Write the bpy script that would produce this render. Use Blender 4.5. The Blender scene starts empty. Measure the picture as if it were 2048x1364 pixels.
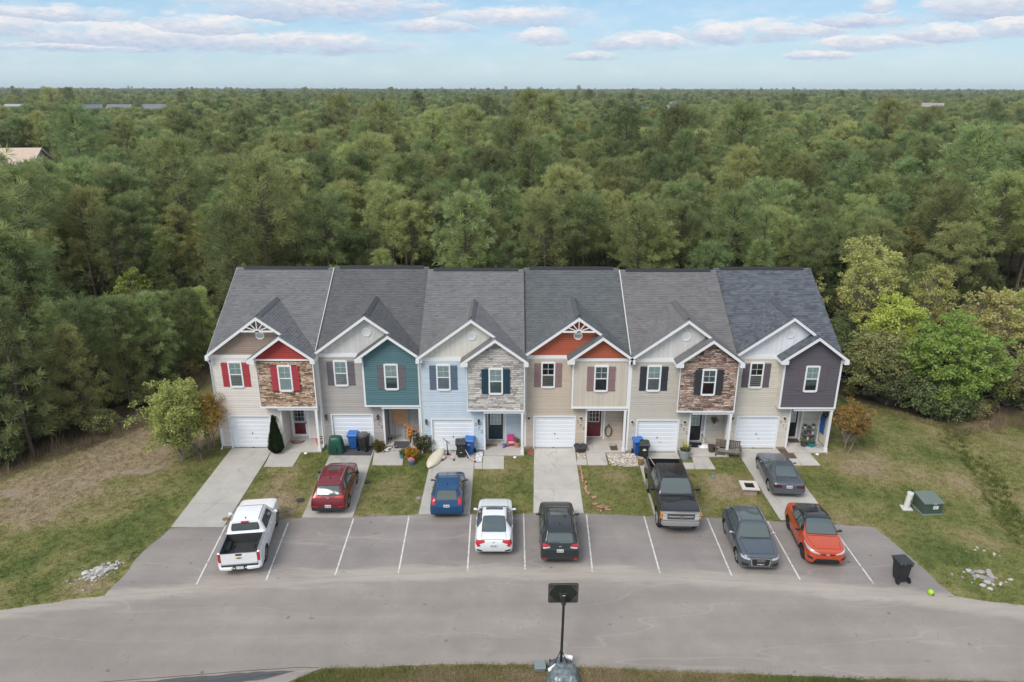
import bpy, bmesh, math, random
import numpy as np
from mathutils import Vector, Matrix, Euler, noise
from mathutils.bvhtree import BVHTree
from mathutils.geometry import tessellate_polygon

rad = math.radians
scene = bpy.context.scene
COL = scene.collection

# ------------------------------------------------------------------ camera
PITCH = 19.62
CAM = Vector((0.0, -38.65, 20.74))
cam_data = bpy.data.cameras.new("camera")
cam_data.sensor_width = 36.0
cam_data.lens = 25.0
cam_data.clip_start = 0.5
cam_data.clip_end = 12000
cam = bpy.data.objects.new("camera", cam_data)
COL.objects.link(cam)
cam.matrix_world = Matrix.Translation(CAM) @ Matrix.Rotation(rad(90 - PITCH), 4, 'X') @ Matrix.Rotation(rad(0.08), 4, 'Z')
scene.camera = cam

# ------------------------------------------------------------------ node helper
class NT:
    def __init__(s, tree):
        s.t = tree
    def n(s, typ, ins=None, **props):
        nd = s.t.nodes.new(typ)
        for k, v in props.items():
            setattr(nd, k, v)
        for k, v in (ins or {}).items():
            sock = nd.inputs[k]
            if isinstance(v, bpy.types.NodeSocket):
                s.t.links.new(v, sock)
            else:
                sock.default_value = v
        return nd
    def link(s, a, b):
        s.t.links.new(a, b)
    def math(s, op, a, b=None, c=None, clamp=False):
        d = {0: a}
        if b is not None: d[1] = b
        if c is not None: d[2] = c
        return s.n('ShaderNodeMath', d, operation=op, use_clamp=clamp).outputs[0]
    def mix(s, f, a, b, blend='MIX'):
        nd = s.n('ShaderNodeMix', {0: f, 6: a, 7: b}, data_type='RGBA', blend_type=blend)
        return nd.outputs[2]
    def ramp(s, f, stops, interp='LINEAR'):
        nd = s.n('ShaderNodeValToRGB', {0: f})
        cr = nd.color_ramp
        cr.interpolation = interp
        while len(cr.elements) < len(stops):
            cr.elements.new(0.5)
        for e, (p, c) in zip(cr.elements, stops):
            e.position = p
            e.color = (c[0], c[1], c[2], 1) if not isinstance(c, (int, float)) else (c, c, c, 1)
        return nd.outputs[0]
    def noise(s, vec, scale, detail=3, rough=0.55, dist=0.0):
        return s.n('ShaderNodeTexNoise', {'Vector': vec, 'Scale': scale, 'Detail': detail, 'Roughness': rough, 'Distortion': dist}).outputs[0]
    def mapr(s, v, a, b, c=0.0, d=1.0, smooth=False):
        return s.n('ShaderNodeMapRange', {0: v, 1: a, 2: b, 3: c, 4: d}, interpolation_type='SMOOTHSTEP' if smooth else 'LINEAR').outputs[0]

# ------------------------------------------------------------------ world
SUN_EL, SUN_AZ = 48.0, 218.0          # compass-like: degrees clockwise from +Y
SKY_STRENGTH = 0.10
world = bpy.data.worlds.new("World")
scene.world = world
world.use_nodes = True
wt = world.node_tree
for nd in list(wt.nodes):
    wt.nodes.remove(nd)
W = NT(wt)
sky = W.n('ShaderNodeTexSky', sky_type='NISHITA', sun_disc=False, sun_elevation=rad(SUN_EL), sun_rotation=rad(SUN_AZ),
          altitude=0.0, air_density=1.0, dust_density=1.2, ozone_density=2.0)
tc = W.n('ShaderNodeTexCoord').outputs['Generated']
sep = W.n('ShaderNodeSeparateXYZ', {0: tc})
dx, dy, dz = sep.outputs
az = W.math('MULTIPLY', W.math('ARCTAN2', dx, dy), 57.2958)
el = W.math('MULTIPLY', W.math('ARCSINE', dz), 57.2958)
# clouds: flat-bottomed heaps at given headings and heights (degrees), edges broken up by noise
CLOUDS = [(-13.45,5.3,7.6,0.95),(-6.71,5.44,1.9,0.25),(-30.95,4.24,5.0,0.42),(-32.95,3.42,2.2,0.8),(-21.95,3.72,4.2,0.66),(-26.5,3.02,8.5,0.8),
          (-18.4,2.85,9.5,0.62),(-6.04,4.12,3.6,0.46),(-0.15,4.70,4.9,0.6),(2.38,3.39,2.1,0.52),
          (10.17,3.0,4.2,0.5),(15.08,3.41,3.1,0.6),(19.12,3.59,3.6,0.58),(24.73,4.19,3.6,0.44),(24.91,4.97,1.1,0.5),(30.91,4.7,2.9,0.8),
          (24.95,2.77,3.9,0.44),(29.0,3.15,3.0,0.5),(32.5,3.4,1.9,0.6),(5.82,2.14,1.6,0.26),(21.92,2.06,1.8,0.26),(-30,2.38,5,0.25)]
ncoord = W.n('ShaderNodeCombineXYZ', {0: W.math('MULTIPLY', az, 0.42), 1: W.math('MULTIPLY', el, 1.25), 2: 3.7}).outputs[0]
n1 = W.noise(ncoord, 1.0, 6, 0.62, 0.3)
n2 = W.noise(ncoord, 3.1, 4, 0.6)
elw = W.math('ADD', el, W.math('MULTIPLY_ADD', n2, 0.5, -0.25))
best = None
tone = None
for (a, e, w_, h_) in CLOUDS:
    w_, h_ = w_ * 1.12, h_ * 1.5
    px = W.math('MULTIPLY_ADD', az, 1.0 / w_, -a / w_)
    dyy = W.math('MULTIPLY_ADD', elw, 1.0 / h_, -e / h_)
    dya = W.math('MAXIMUM', dyy, W.math('MULTIPLY', dyy, -1.7))
    dd = W.math('MULTIPLY_ADD', px, px, W.math('MULTIPLY', dya, dya))
    val = W.math('SUBTRACT', 1.0, dd)
    if best is None:
        best, tone = val, dyy
    else:
        gt = W.math('GREATER_THAN', val, best)
        tone = W.math('ADD', W.math('MULTIPLY', gt, dyy), W.math('MULTIPLY', W.math('SUBTRACT', 1.0, gt), tone))
        best = W.math('MAXIMUM', best, val)
best = W.math('MAXIMUM', best, -1.6)
dens = W.math('ADD', best, W.math('MULTIPLY_ADD', n1, 4.6, -2.15))
fac_low = W.mapr(dens, -0.45, 1.1, 0, 0.97, True)
# the high cloud deck the diffuse light of the photograph implies
hi = W.noise(W.n('ShaderNodeCombineXYZ', {0: W.math('DIVIDE', dx, W.math('MAXIMUM', dz, 0.05)), 1: W.math('DIVIDE', dy, W.math('MAXIMUM', dz, 0.05)), 2: 0.0}).outputs[0], 0.55, 6, 0.6)
fac_hi = W.math('MULTIPLY', W.mapr(hi, 0.36, 0.56, 0, 0.92, True), W.mapr(el, 7.0, 16.0, 0, 1, True))
veil = W.math('MULTIPLY', W.mapr(W.noise(ncoord, 0.55, 5, 0.6), 0.4, 0.75, 0, 0.55, True), W.mapr(el, 0.2, 1.2))
tone_n = W.math('ADD', tone, W.math('MULTIPLY_ADD', n2, 1.1, -0.55))
cl_col = W.ramp(W.mapr(tone_n, -0.75, 0.75), [(0.0, (0.46, 0.57, 0.78)), (0.5, (0.66, 0.72, 0.84)), (1.0, (0.97, 0.94, 0.94))])
K = 1.0 / SKY_STRENGTH
SKY_BRIGHT = 0.54
def bright(c, k):
    return W.n('ShaderNodeVectorMath', {0: c, 3: k}, operation='SCALE').outputs[0]
sky_grad = W.ramp(W.mapr(el, -0.5, 9.0), [(0.0, (0.63, 0.80, 0.87)), (0.22, (0.57, 0.77, 0.88)), (0.5, (0.42, 0.67, 0.90)), (1.0, (0.28, 0.52, 0.87))])
sky_vis = W.mix(0.22, bright(sky_grad, K * SKY_BRIGHT), sky.outputs[0])
c1 = W.mix(veil, sky_vis, bright(W.n('ShaderNodeRGB').outputs[0], 1.0))
wt.nodes[-1]
rgb_veil = [n for n in wt.nodes if n.type == 'RGB'][0]
rgb_veil.outputs[0].default_value = (0.74 * K * SKY_BRIGHT, 0.85 * K * SKY_BRIGHT, 0.94 * K * SKY_BRIGHT, 1)
c2 = W.mix(fac_low, c1, bright(cl_col, K * SKY_BRIGHT))
c3 = W.mix(fac_hi, c2, (0.92 * K * SKY_BRIGHT, 0.93 * K * SKY_BRIGHT, 0.96 * K * SKY_BRIGHT, 1))
bg = W.n('ShaderNodeBackground', {0: c3, 1: SKY_STRENGTH})
wo = W.n('ShaderNodeOutputWorld', {0: bg.outputs[0]})
try:
    world.cycles.sampling_method = 'MANUAL'
    world.cycles.sample_map_resolution = 512
except Exception:
    pass

# ------------------------------------------------------------------ sun and exposure
sun_d = bpy.data.lights.new("sun", 'SUN')
sun_d.energy = 1.5
sun_d.angle = rad(28)
sun_d.color = (1.0, 0.965, 0.92)
sun = bpy.data.objects.new("sun", sun_d)
COL.objects.link(sun)
_a, _e = rad(SUN_AZ), rad(SUN_EL)
sdir = Vector((math.sin(_a) * math.cos(_e), math.cos(_a) * math.cos(_e), math.sin(_e)))
sun.rotation_euler = sdir.to_track_quat('Z', 'Y').to_euler()
sun.location = (0, 0, 60)
scene.view_settings.view_transform = 'Standard'
scene.view_settings.look = 'None'
scene.view_settings.exposure = 0.84
scene.view_settings.gamma = 1.0
scene.view_settings.use_curve_mapping = False
try:
    scene.cycles.max_bounces = 6
    scene.cycles.transparent_max_bounces = 12
    scene.cycles.use_denoising = True
    scene.cycles.sample_clamp_indirect = 6.0
except Exception:
    pass

# ------------------------------------------------------------------ mesh helper
class MB:
    def __init__(s):
        s.v = []; s.f = []; s.mi = []; s.tint = []; s.cur = 0; s.t = 0.5
    def add(s, vs, fs):
        o = len(s.v)
        s.v.extend([tuple(v) for v in vs])
        for f in fs:
            s.f.append(tuple(o + i for i in f)); s.mi.append(s.cur); s.tint.append(s.t)
        return s
    def box(s, x0, y0, z0, x1, y1, z1):
        return s.add([(x0,y0,z0),(x1,y0,z0),(x1,y1,z0),(x0,y1,z0),(x0,y0,z1),(x1,y0,z1),(x1,y1,z1),(x0,y1,z1)],
                     [(0,3,2,1),(4,5,6,7),(0,1,5,4),(1,2,6,5),(2,3,7,6),(3,0,4,7)])
    def obox(s, c, size, M=None):
        hx, hy, hz = [q / 2 for q in size]
        vs = [Vector(q) for q in [(-hx,-hy,-hz),(hx,-hy,-hz),(hx,hy,-hz),(-hx,hy,-hz),(-hx,-hy,hz),(hx,-hy,hz),(hx,hy,hz),(-hx,hy,hz)]]
        if M is not None: vs = [M @ q for q in vs]
        c = Vector(c)
        return s.add([q + c for q in vs], [(0,3,2,1),(4,5,6,7),(0,1,5,4),(1,2,6,5),(2,3,7,6),(3,0,4,7)])
    def bar(s, a, b, w, h=None):
        a, b = Vector(a), Vector(b); d = b - a
        M = d.to_track_quat('X', 'Z').to_matrix()
        return s.obox((a + b) / 2, (d.length, w, h or w), M)
    def tube(s, pts, rads, n=6, cap=True):
        pts = [Vector(p) for p in pts]
        if not hasattr(rads, '__len__'): rads = [rads] * len(pts)
        o = len(s.v); vs = []
        for i, p in enumerate(pts):
            d = (pts[min(i + 1, len(pts) - 1)] - pts[max(i - 1, 0)]).normalized()
            u = d.orthogonal().normalized() if i == 0 else (u - d * u.dot(d)).normalized()
            w = d.cross(u)
            for k in range(n):
                a = 2 * math.pi * k / n
                vs.append(p + (u * math.cos(a) + w * math.sin(a)) * rads[i])
        fs = []
        for i in range(len(pts) - 1):
            for k in range(n):
                k2 = (k + 1) % n
                fs.append((i*n+k, i*n+k2, (i+1)*n+k2, (i+1)*n+k))
        if cap:
            fs.append(tuple(range(n))[::-1]); fs.append(tuple((len(pts)-1)*n + k for k in range(n)))
        return s.add(vs, fs)
    def lathe(s, prof, n=20, c=(0,0,0), M=None, cap=True):
        vs = []; c = Vector(c)
        for r, z in prof:
            for k in range(n):
                a = 2 * math.pi * k / n
                q = Vector((r * math.cos(a), r * math.sin(a), z))
                vs.append((M @ q if M is not None else q) + c)
        fs = []
        for i in range(len(prof) - 1):
            for k in range(n):
                k2 = (k + 1) % n
                fs.append((i*n+k, i*n+k2, (i+1)*n+k2, (i+1)*n+k))
        if cap:
            if prof[0][0] > 1e-4: fs.append(tuple(range(n))[::-1])
            if prof[-1][0] > 1e-4: fs.append(tuple((len(prof)-1)*n + k for k in range(n)))
        return s.add(vs, fs)
    def prism(s, poly, axis, a0, a1):
        """2-D polygon (CCW seen from +axis) swept along an axis; axis 'x': poly is (y,z); 'y': (x,z); 'z': (x,y)"""
        def P(q, a):
            return (a, q[0], q[1]) if axis == 'x' else (q[0], a, q[1]) if axis == 'y' else (q[0], q[1], a)
        n = len(poly)
        vs = [P(q, a0) for q in poly] + [P(q, a1) for q in poly]
        tri = tessellate_polygon([[Vector((q[0], q[1], 0)) for q in poly]])
        fs = [tuple(t) for t in tri] + [tuple(i + n for i in t)[::-1] for t in tri]
        fs += [(i, (i+1) % n, (i+1) % n + n, i + n) for i in range(n)]
        return s.add(vs, fs)
    def sheet(s, poly, z):
        tri = tessellate_polygon([[Vector((q[0], q[1], 0)) for q in poly]])
        return s.add([(q[0], q[1], z) for q in poly], [tuple(t) for t in tri])
    def ball(s, c, r, n=12, m=8, M=None):
        rx, ry, rz = (r, r, r) if not hasattr(r, '__len__') else r
        prof = []
        vs = [Vector((0,0,-rz))]
        for j in range(1, m):
            t = math.pi * j / m - math.pi / 2
            for k in range(n):
                a = 2 * math.pi * k / n
                vs.append(Vector((rx*math.cos(t)*math.cos(a), ry*math.cos(t)*math.sin(a), rz*math.sin(t))))
        vs.append(Vector((0,0,rz)))
        fs = [(0, 1 + (k+1) % n, 1 + k) for k in range(n)]
        for j in range(m - 2):
            for k in range(n):
                k2 = (k+1) % n
                fs.append((1+j*n+k, 1+j*n+k2, 1+(j+1)*n+k2, 1+(j+1)*n+k))
        top = len(vs) - 1; b = 1 + (m-2) * n
        fs += [(b + k, b + (k+1) % n, top) for k in range(n)]
        if M is not None: vs = [M @ q for q in vs]
        c = Vector(c)
        return s.add([q + c for q in vs], fs)
    def mesh(s, name, mats, smooth=False, bevel=0.0, fixn=True, tint=False, seg=1):
        me = bpy.data.meshes.new(name)
        me.from_pydata(s.v, [], s.f)
        if not isinstance(mats, (list, tuple)): mats = [mats]
        for m in mats: me.materials.append(m)
        me.polygons.foreach_set('material_index', s.mi)
        if tint:
            at = me.attributes.new('tint', 'FLOAT', 'FACE')
            at.data.foreach_set('value', s.tint)
        if fixn or bevel:
            bm = bmesh.new(); bm.from_mesh(me)
            if fixn: bmesh.ops.recalc_face_normals(bm, faces=bm.faces[:])
            if bevel:
                ed = [e for e in bm.edges if len(e.link_faces) == 2 and e.calc_face_angle(0) > rad(30)]
                bmesh.ops.bevel(bm, geom=ed, offset=bevel, segments=seg, affect='EDGES', clamp_overlap=True)
            bm.to_mesh(me); bm.free()
        if smooth:
            me.polygons.foreach_set('use_smooth', [True] * len(me.polygons))
            me.set_sharp_from_angle(angle=rad(smooth if smooth is not True else 40))
        me.update()
        return me
    def build(s, name, mats, parent=None, loc=None, rot=None, kind=None, **kw):
        return place(s.mesh(name, mats, **kw), name, parent, loc, rot, kind)

def place(me, name, parent=None, loc=None, rot=None, kind=None):
    o = bpy.data.objects.new(name, me)
    COL.objects.link(o)
    if parent is not None: o.parent = parent
    if loc is not None: o.location = loc
    if rot is not None: o.rotation_euler = rot
    if kind: o['kind'] = kind
    return o

def tag(o, label, cat=None, group=None):
    o['label'] = label
    if cat: o['category'] = cat
    if group: o['group'] = group
    return o

def thing(name, label, cat, loc=(0,0,0), rz=0.0, group=None):
    o = bpy.data.objects.new(name, None)
    o.empty_display_size = 0.3
    COL.objects.link(o)
    o.location = loc; o.rotation_euler = (0, 0, rz)
    return tag(o, label, cat, group)

# ------------------------------------------------------------------ materials
MATS = {}
def srgb(r, g, b):
    def f(c):
        c /= 255.0
        return c / 12.92 if c <= 0.04045 else ((c + 0.055) / 1.055) ** 2.4
    return (f(r), f(g), f(b))

def mat(name, col, rough=0.6, metal=0.0, var=0.08, scale=6.0, bump=0.0, bscale=60.0, coat=0.0, spec=0.5, rand=0.0, tint=0.0, emit=0.0):
    if name in MATS: return MATS[name]
    m = bpy.data.materials.new(name); m.use_nodes = True
    t = m.node_tree
    for nd in list(t.nodes): t.nodes.remove(nd)
    N = NT(t)
    co = N.n('ShaderNodeTexCoord').outputs['Object']
    c = (col[0], col[1], col[2], 1)
    val = None
    if var:
        a = N.noise(co, scale, 4, 0.6)
        val = N.mapr(a, 0.25, 0.75, 1 - var, 1 + var)
    if rand:
        r = N.n('ShaderNodeObjectInfo').outputs['Random']
        rv = N.mapr(r, 0, 1, 1 - rand, 1 + rand)
        val = N.math('MULTIPLY', val, rv) if val is not None else rv
    if tint:
        a = N.n('ShaderNodeAttribute', attribute_name='tint').outputs['Fac']
        tv = N.mapr(a, 0, 1, 1 - tint, 1 + tint)
        val = N.math('MULTIPLY', val, tv) if val is not None else tv
    pr = N.n('ShaderNodeBsdfPrincipled', {'Roughness': rough, 'Metallic': metal, 'Coat Weight': coat, 'Coat Roughness': 0.04, 'Specular IOR Level': spec})
    if val is not None:
        cc = N.n('ShaderNodeVectorMath', {0: c[:3], 3: val}, operation='SCALE').outputs[0]
        N.link(cc, pr.inputs['Base Color'])
    else:
        pr.inputs['Base Color'].default_value = c
    if bump:
        b = N.n('ShaderNodeBump', {'Strength': bump, 'Distance': 0.02, 'Height': N.noise(co, bscale, 3, 0.6)})
        N.link(b.outputs[0], pr.inputs['Normal'])
    N.n('ShaderNodeOutputMaterial', {0: pr.outputs[0]})
    MATS[name] = m
    return m

def foliage(name, c0, c1, c2=None, trans=0.35, rough=0.65, rand_hue=True):
    """leaf material: per-clump 'tint' and per-plant random pick between colours, partly translucent"""
    if name in MATS: return MATS[name]
    m = bpy.data.materials.new(name); m.use_nodes = True
    t = m.node_tree
    for nd in list(t.nodes): t.nodes.remove(nd)
    N = NT(t)
    at = N.n('ShaderNodeAttribute', attribute_name='tint').outputs['Fac']
    r = N.n('ShaderNodeObjectInfo').outputs['Random']
    a = (*c0, 1); b = (*c1, 1); c = (*(c2 or c1), 1)
    k1 = N.mix(at, a, b)
    pos = N.n('ShaderNodeNewGeometry').outputs['Position']
    big = N.noise(pos, 0.035, 2, 0.5)
    sel = N.math('MULTIPLY', N.mapr(N.math('ADD', r, N.math('MULTIPLY_ADD', big, 0.8, -0.4)), 0.35, 0.95, 0, 1), 0.75)
    k2 = N.mix(sel, k1, c)
    hs = N.n('ShaderNodeHueSaturation', {'Hue': N.mapr(N.math('FRACT', N.math('MULTIPLY', r, 7.31)), 0, 1, 0.475, 0.52),
             'Value': N.mapr(N.math('FRACT', N.math('MULTIPLY', r, 13.7)), 0, 1, 0.66, 1.34), 'Color': k2}).outputs[0]
    d = N.n('ShaderNodeBsdfPrincipled', {'Base Color': hs, 'Roughness': rough, 'Specular IOR Level': 0.25})
    tr = N.n('ShaderNodeBsdfTranslucent', {'Color': hs})
    mx = N.n('ShaderNodeMixShader', {0: trans, 1: d.outputs[0], 2: tr.outputs[0]})
    N.n('ShaderNodeOutputMaterial', {0: mx.outputs[0]})
    MATS[name] = m
    return m

def glassy(name, col=(0.02,0.03,0.035), rough=0.06, spec=0.8):
    return mat(name, col, rough=rough, var=0, spec=spec)

def thin_glass(name):
    if name in MATS: return MATS[name]
    m = bpy.data.materials.new(name); m.use_nodes = True
    t = m.node_tree
    for nd in list(t.nodes): t.nodes.remove(nd)
    N = NT(t)
    f = N.n('ShaderNodeFresnel', {0: 1.5}).outputs[0]
    f2 = N.mapr(f, 0, 1, 0.02, 1.0)
    g = N.n('ShaderNodeBsdfGlossy', {'Roughness': 0.03})
    tr = N.n('ShaderNodeBsdfTransparent', {'Color': (0.95, 0.98, 0.965, 1)})
    mx = N.n('ShaderNodeMixShader', {0: f2, 1: tr.outputs[0], 2: g.outputs[0]})
    N.n('ShaderNodeOutputMaterial', {0: mx.outputs[0]})
    MATS[name] = m
    return m

WHITE = mat('white_trim', (0.80, 0.80, 0.80), 0.45, var=0.03)
BLACK = mat('black_plastic', (0.018, 0.018, 0.02), 0.45, var=0.1)
RNG = random.Random(20)
# ================================================================== GROUND
def ground_mat(name, build):
    m = bpy.data.materials.new(name); m.use_nodes = True
    t = m.node_tree
    for nd in list(t.nodes): t.nodes.remove(nd)
    N = NT(t)
    pos = N.n('ShaderNodeNewGeometry').outputs['Position']
    col, rough, bumpv, bstr = build(N, pos)
    pr = N.n('ShaderNodeBsdfPrincipled', {'Base Color': col, 'Roughness': rough, 'Specular IOR Level': 0.3})
    if bumpv is not None:
        b = N.n('ShaderNodeBump', {'Strength': bstr, 'Distance': 0.03, 'Height': bumpv})
        N.link(b.outputs[0], pr.inputs['Normal'])
    N.n('ShaderNodeOutputMaterial', {0: pr.outputs[0]})
    MATS[name] = m
    return m

def smooth(a, b, x):
    t = max(0.0, min(1.0, (x - a) / (b - a)))
    return t * t * (3 - 2 * t)

# forest edge on the left and right of the clearing, as polylines in plan
EDGE_L = [(-44, -14), (-36, -8), (-30.5, -4.6), (-28.2, -1.8), (-26.4, 0.4), (-24.6, 2.6), (-24.2, 7), (-23.3, 11.5), (-21, 18)]
EDGE_R = [(22.0, 18), (22.6, 9), (23.6, 6.6), (26, 5.0), (27.6, 3.7), (29.5, 2.9), (34, 4.0), (42, 4.2), (60, 3)]
def edge_y_right(x):
    for (x0, y0), (x1, y1) in zip(EDGE_R, EDGE_R[1:]):
        if x0 <= x <= x1 and x1 > x0: return y0 + (y1 - y0) * (x - x0) / (x1 - x0)
    return 18.0 if x < 22 else 3.0
def edge_x_left(y):
    for (x0, y0), (x1, y1) in zip(EDGE_L, EDGE_L[1:]):
        if y0 <= y <= y1: return x0 + (x1 - x0) * (y - y0) / (y1 - y0)
    return -44 - (-14 - y) * 1.3 if y < -14 else -21
def forest_depth(x, y):
    """metres inside the forest (negative: out on the lawn)"""
    d = y - 18.0
    if y < 18: 
        d = max(d if abs(x) < 22 else -9, edge_x_left(y) - x, (y - edge_y_right(x)) if x > 21.5 else -9)
    return d

DRY = [(-24.8, 1.8, 2.6, 6.0, 0.6), (-26, -4, 4.5, 2.2, 0.3), (-22.5, -2.2, 3.4, 1.8, 0.35), (-23, -8.0, 4, .9, .25), (-21.5, 5, 3.0, 6, 0.55), (-24, -6.5, 5, 1.8, 0.35), (21, -1.5, 2.6, 2.2, 0.4),
       (24, -4.2, 2.6, 1.6, 0.35), (33, -2, 5, 4, 0.45), (-13, -4.5, 1.0, 1.6, 0.42), (-12.2, -6.6, 1.0, 0.9, 0.5), (-6.6, -4.6, 1.0, 1.2, 0.5),
       (-1.2, -4.7, 1.0, 0.8, 0.3), (5.8, -3.2, 1.0, 0.5, 0.6), (12.2, -3.6, 1.2, 0.7, 0.55), (12.0, -4.9, 1.0, 0.6, 0.5), (19.2, -3, 2.5, 1.6, 0.35),
       (23, -9.5, 2, 1, 0.35), (-18.3, -12.8, 1.2, 0.5, 0.7), (2.5, -17.8, 6, 0.6, 0.75), (-5, -17.8, 1.2, 0.5, -0.3), (12, -18, 1.0, 0.5, -0.2),
       (-17.5, -3.5, 1.6, 1.2, -0.2), (-20.5, -9.0, 4.5, 1.8, -0.2), (-19, -7.0, 1.5, 2.0, -0.2), (20, -4.8, 3, 1.2, -0.3), (25, -0.5, 2.6, 1.5, -0.2), (5, -5.7, 2, 0.8, -0.25),
       (-0.6, -4.2, 1.3, 2.2, -0.15), (20.5, -10.5, 2.5, 1.0, -0.25), (17, -3.5, 1.3, 1.3, -0.3), (-5.9, -3.0, 1.0, 1.0, -0.15)]
BARE = [(-21.6, -2.9, 1.1, 0.45, 0.75), (-23.6, -4.2, 1.2, 0.4, 0.7), (-20.4, -2.3, 0.7, 0.5, 0.6), (-27.2, -5.2, 1.8, 0.8, 0.6), (-4.9, -5.6, 0.38, 0.22, 1.0), (-7.0, -7.1, 1.0, 0.22, 0.7),
        (20.2, -0.9, 0.9, 0.4, 0.45), (20.8, 1.2, 0.8, 0.6, 0.5), (-15.7, -1.8, 0.7, 0.4, 0.45), (5.6, -6.95, 1.6, 0.15, 0.6), (-18.6, -12.2, 1.1, 0.35, 0.6), (21.4, -14.1, 1.2, 0.3, 0.6),
        (5.9, -3.1, 0.7, 0.25, 0.5), (12.4, -3.4, 0.5, 0.35, 0.5), (23.8, -3.0, 0.9, 0.4, 0.4), (17.6, -1.3, 0.5, 0.3, 0.4), (-19.9, -13.9, 2.0, 0.25, 0.4)]
def fbm(x, y, s, o=4):
    return noise.fractal(Vector((x * s, y * s, 1.7)), 0.9, 2.0, o)
def lawn_masks(x, y):
    d = 0.40 + 0.34 * fbm(x, y, 0.22) + 0.34 * fbm(x + 40, y, 0.75, 4)
    for (cx, cy, rx, ry, a) in DRY:
        q = ((x - cx) / rx) ** 2 + ((y - cy) / ry) ** 2
        if q < 6: d += a * math.exp(-q)
    b = 0.0
    for (cx, cy, rx, ry, a) in BARE:
        q = ((x - cx) / rx) ** 2 + ((y - cy) / ry) ** 2
        if q < 6: b += a * math.exp(-q)
    b += max(0, fbm(x - 70, y + 11, 1.3, 4) - 0.55) * 0.8 * max(0, min(1, d))
    return max(0, min(1, d)), max(0, min(1, b))
DITCH = [(29.4, 3.2), (27.5, 1.6), (27.6, -0.4), (27.0, -3.6), (25.6, -7.0), (25.2, -9.0), (27.0, -12)]
def dist_poly(x, y, pl):
    best = 1e9
    for (x0, y0), (x1, y1) in zip(pl, pl[1:]):
        vx, vy = x1 - x0, y1 - y0
        t = max(0, min(1, ((x - x0) * vx + (y - y0) * vy) / (vx * vx + vy * vy)))
        best = min(best, math.hypot(x - x0 - t * vx, y - y0 - t * vy))
    return best
def lawn_z(x, y):
    if x > 21:
        return -0.32 * math.exp(-(dist_poly(x, y, DITCH) / 0.75) ** 2)
    if x < -21.5:
        return 0.05 * fbm(x, y, 0.3) * smooth(-21.5, -24, x)
    return 0.0

def _lawn(N, pos):
    dry = N.n('ShaderNodeAttribute', attribute_name='dry').outputs['Fac']
    bare = N.n('ShaderNodeAttribute', attribute_name='bare').outputs['Fac']
    wood = N.n('ShaderNodeAttribute', attribute_name='wood').outputs['Fac']
    fine = N.noise(pos, 9.0, 5, 0.7)
    mid = N.noise(pos, 1.6, 4, 0.65)
    streak = N.noise(N.n('ShaderNodeVectorMath', {0: pos, 1: (1.0, 2.6, 1.0)}, operation='MULTIPLY').outputs[0], 2.2, 5, 0.7)
    d = N.math('ADD', dry, N.math('MULTIPLY_ADD', streak, 0.9, -0.45))
    d = N.math('ADD', d, N.math('MULTIPLY_ADD', fine, 0.5, -0.25), clamp=True)
    g = N.ramp(d, [(0.0, (0.096, 0.126, 0.034)), (0.35, (0.170, 0.176, 0.054)), (0.62, (0.235, 0.208, 0.088)), (0.85, (0.285, 0.235, 0.130)), (1.0, (0.310, 0.240, 0.155))])
    g = N.n('ShaderNodeVectorMath', {0: g, 3: N.mapr(fine, 0.25, 0.75, 0.72, 1.28)}, operation='SCALE').outputs[0]
    b = N.math('ADD', bare, N.math('MULTIPLY_ADD', mid, 0.8, -0.4))
    b = N.math('ADD', b, N.math('MULTIPLY_ADD', fine, 0.7, -0.35))
    bf = N.mapr(b, 0.32, 0.62, 0, 0.85, True)
    soil = N.mix(N.noise(pos, 3.0, 3), (0.36, 0.30, 0.25, 1), (0.24, 0.17, 0.12, 1))
    c = N.mix(bf, g, soil)
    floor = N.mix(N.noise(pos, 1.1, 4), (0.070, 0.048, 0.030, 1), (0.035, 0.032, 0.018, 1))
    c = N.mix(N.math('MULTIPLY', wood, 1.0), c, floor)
    return c, 0.9, N.math('ADD', fine, N.noise(pos, 24.0, 3)), 0.7
LAWN_M = ground_mat('lawn_turf', _lawn)

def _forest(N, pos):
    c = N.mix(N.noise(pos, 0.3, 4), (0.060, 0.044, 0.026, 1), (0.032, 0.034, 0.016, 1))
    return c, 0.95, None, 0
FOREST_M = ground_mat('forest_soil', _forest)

# one sheet to the horizon
g = MB()
ringr = [30, 70, 150, 400, 1000, 2500, 6000, 9000]
prev = None
vs = [(0, 0, -0.5)]; fs = []
NS = 48
for i, r in enumerate(ringr):
    for k in range(NS):
        a = 2 * math.pi * k / NS
        vs.append((r * math.cos(a), r * math.sin(a), -0.5 if i < 2 else -0.2))
    for k in range(NS):
        k2 = (k + 1) % NS
        if i == 0: fs.append((0, 1 + k, 1 + k2))
        else: fs.append((1 + (i-1)*NS + k, 1 + i*NS + k, 1 + i*NS + k2, 1 + (i-1)*NS + k2))
g.add(vs, fs)
tag(g.build('ground', FOREST_M, kind='structure'), 'dark forest floor under the pines out to the horizon')

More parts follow.
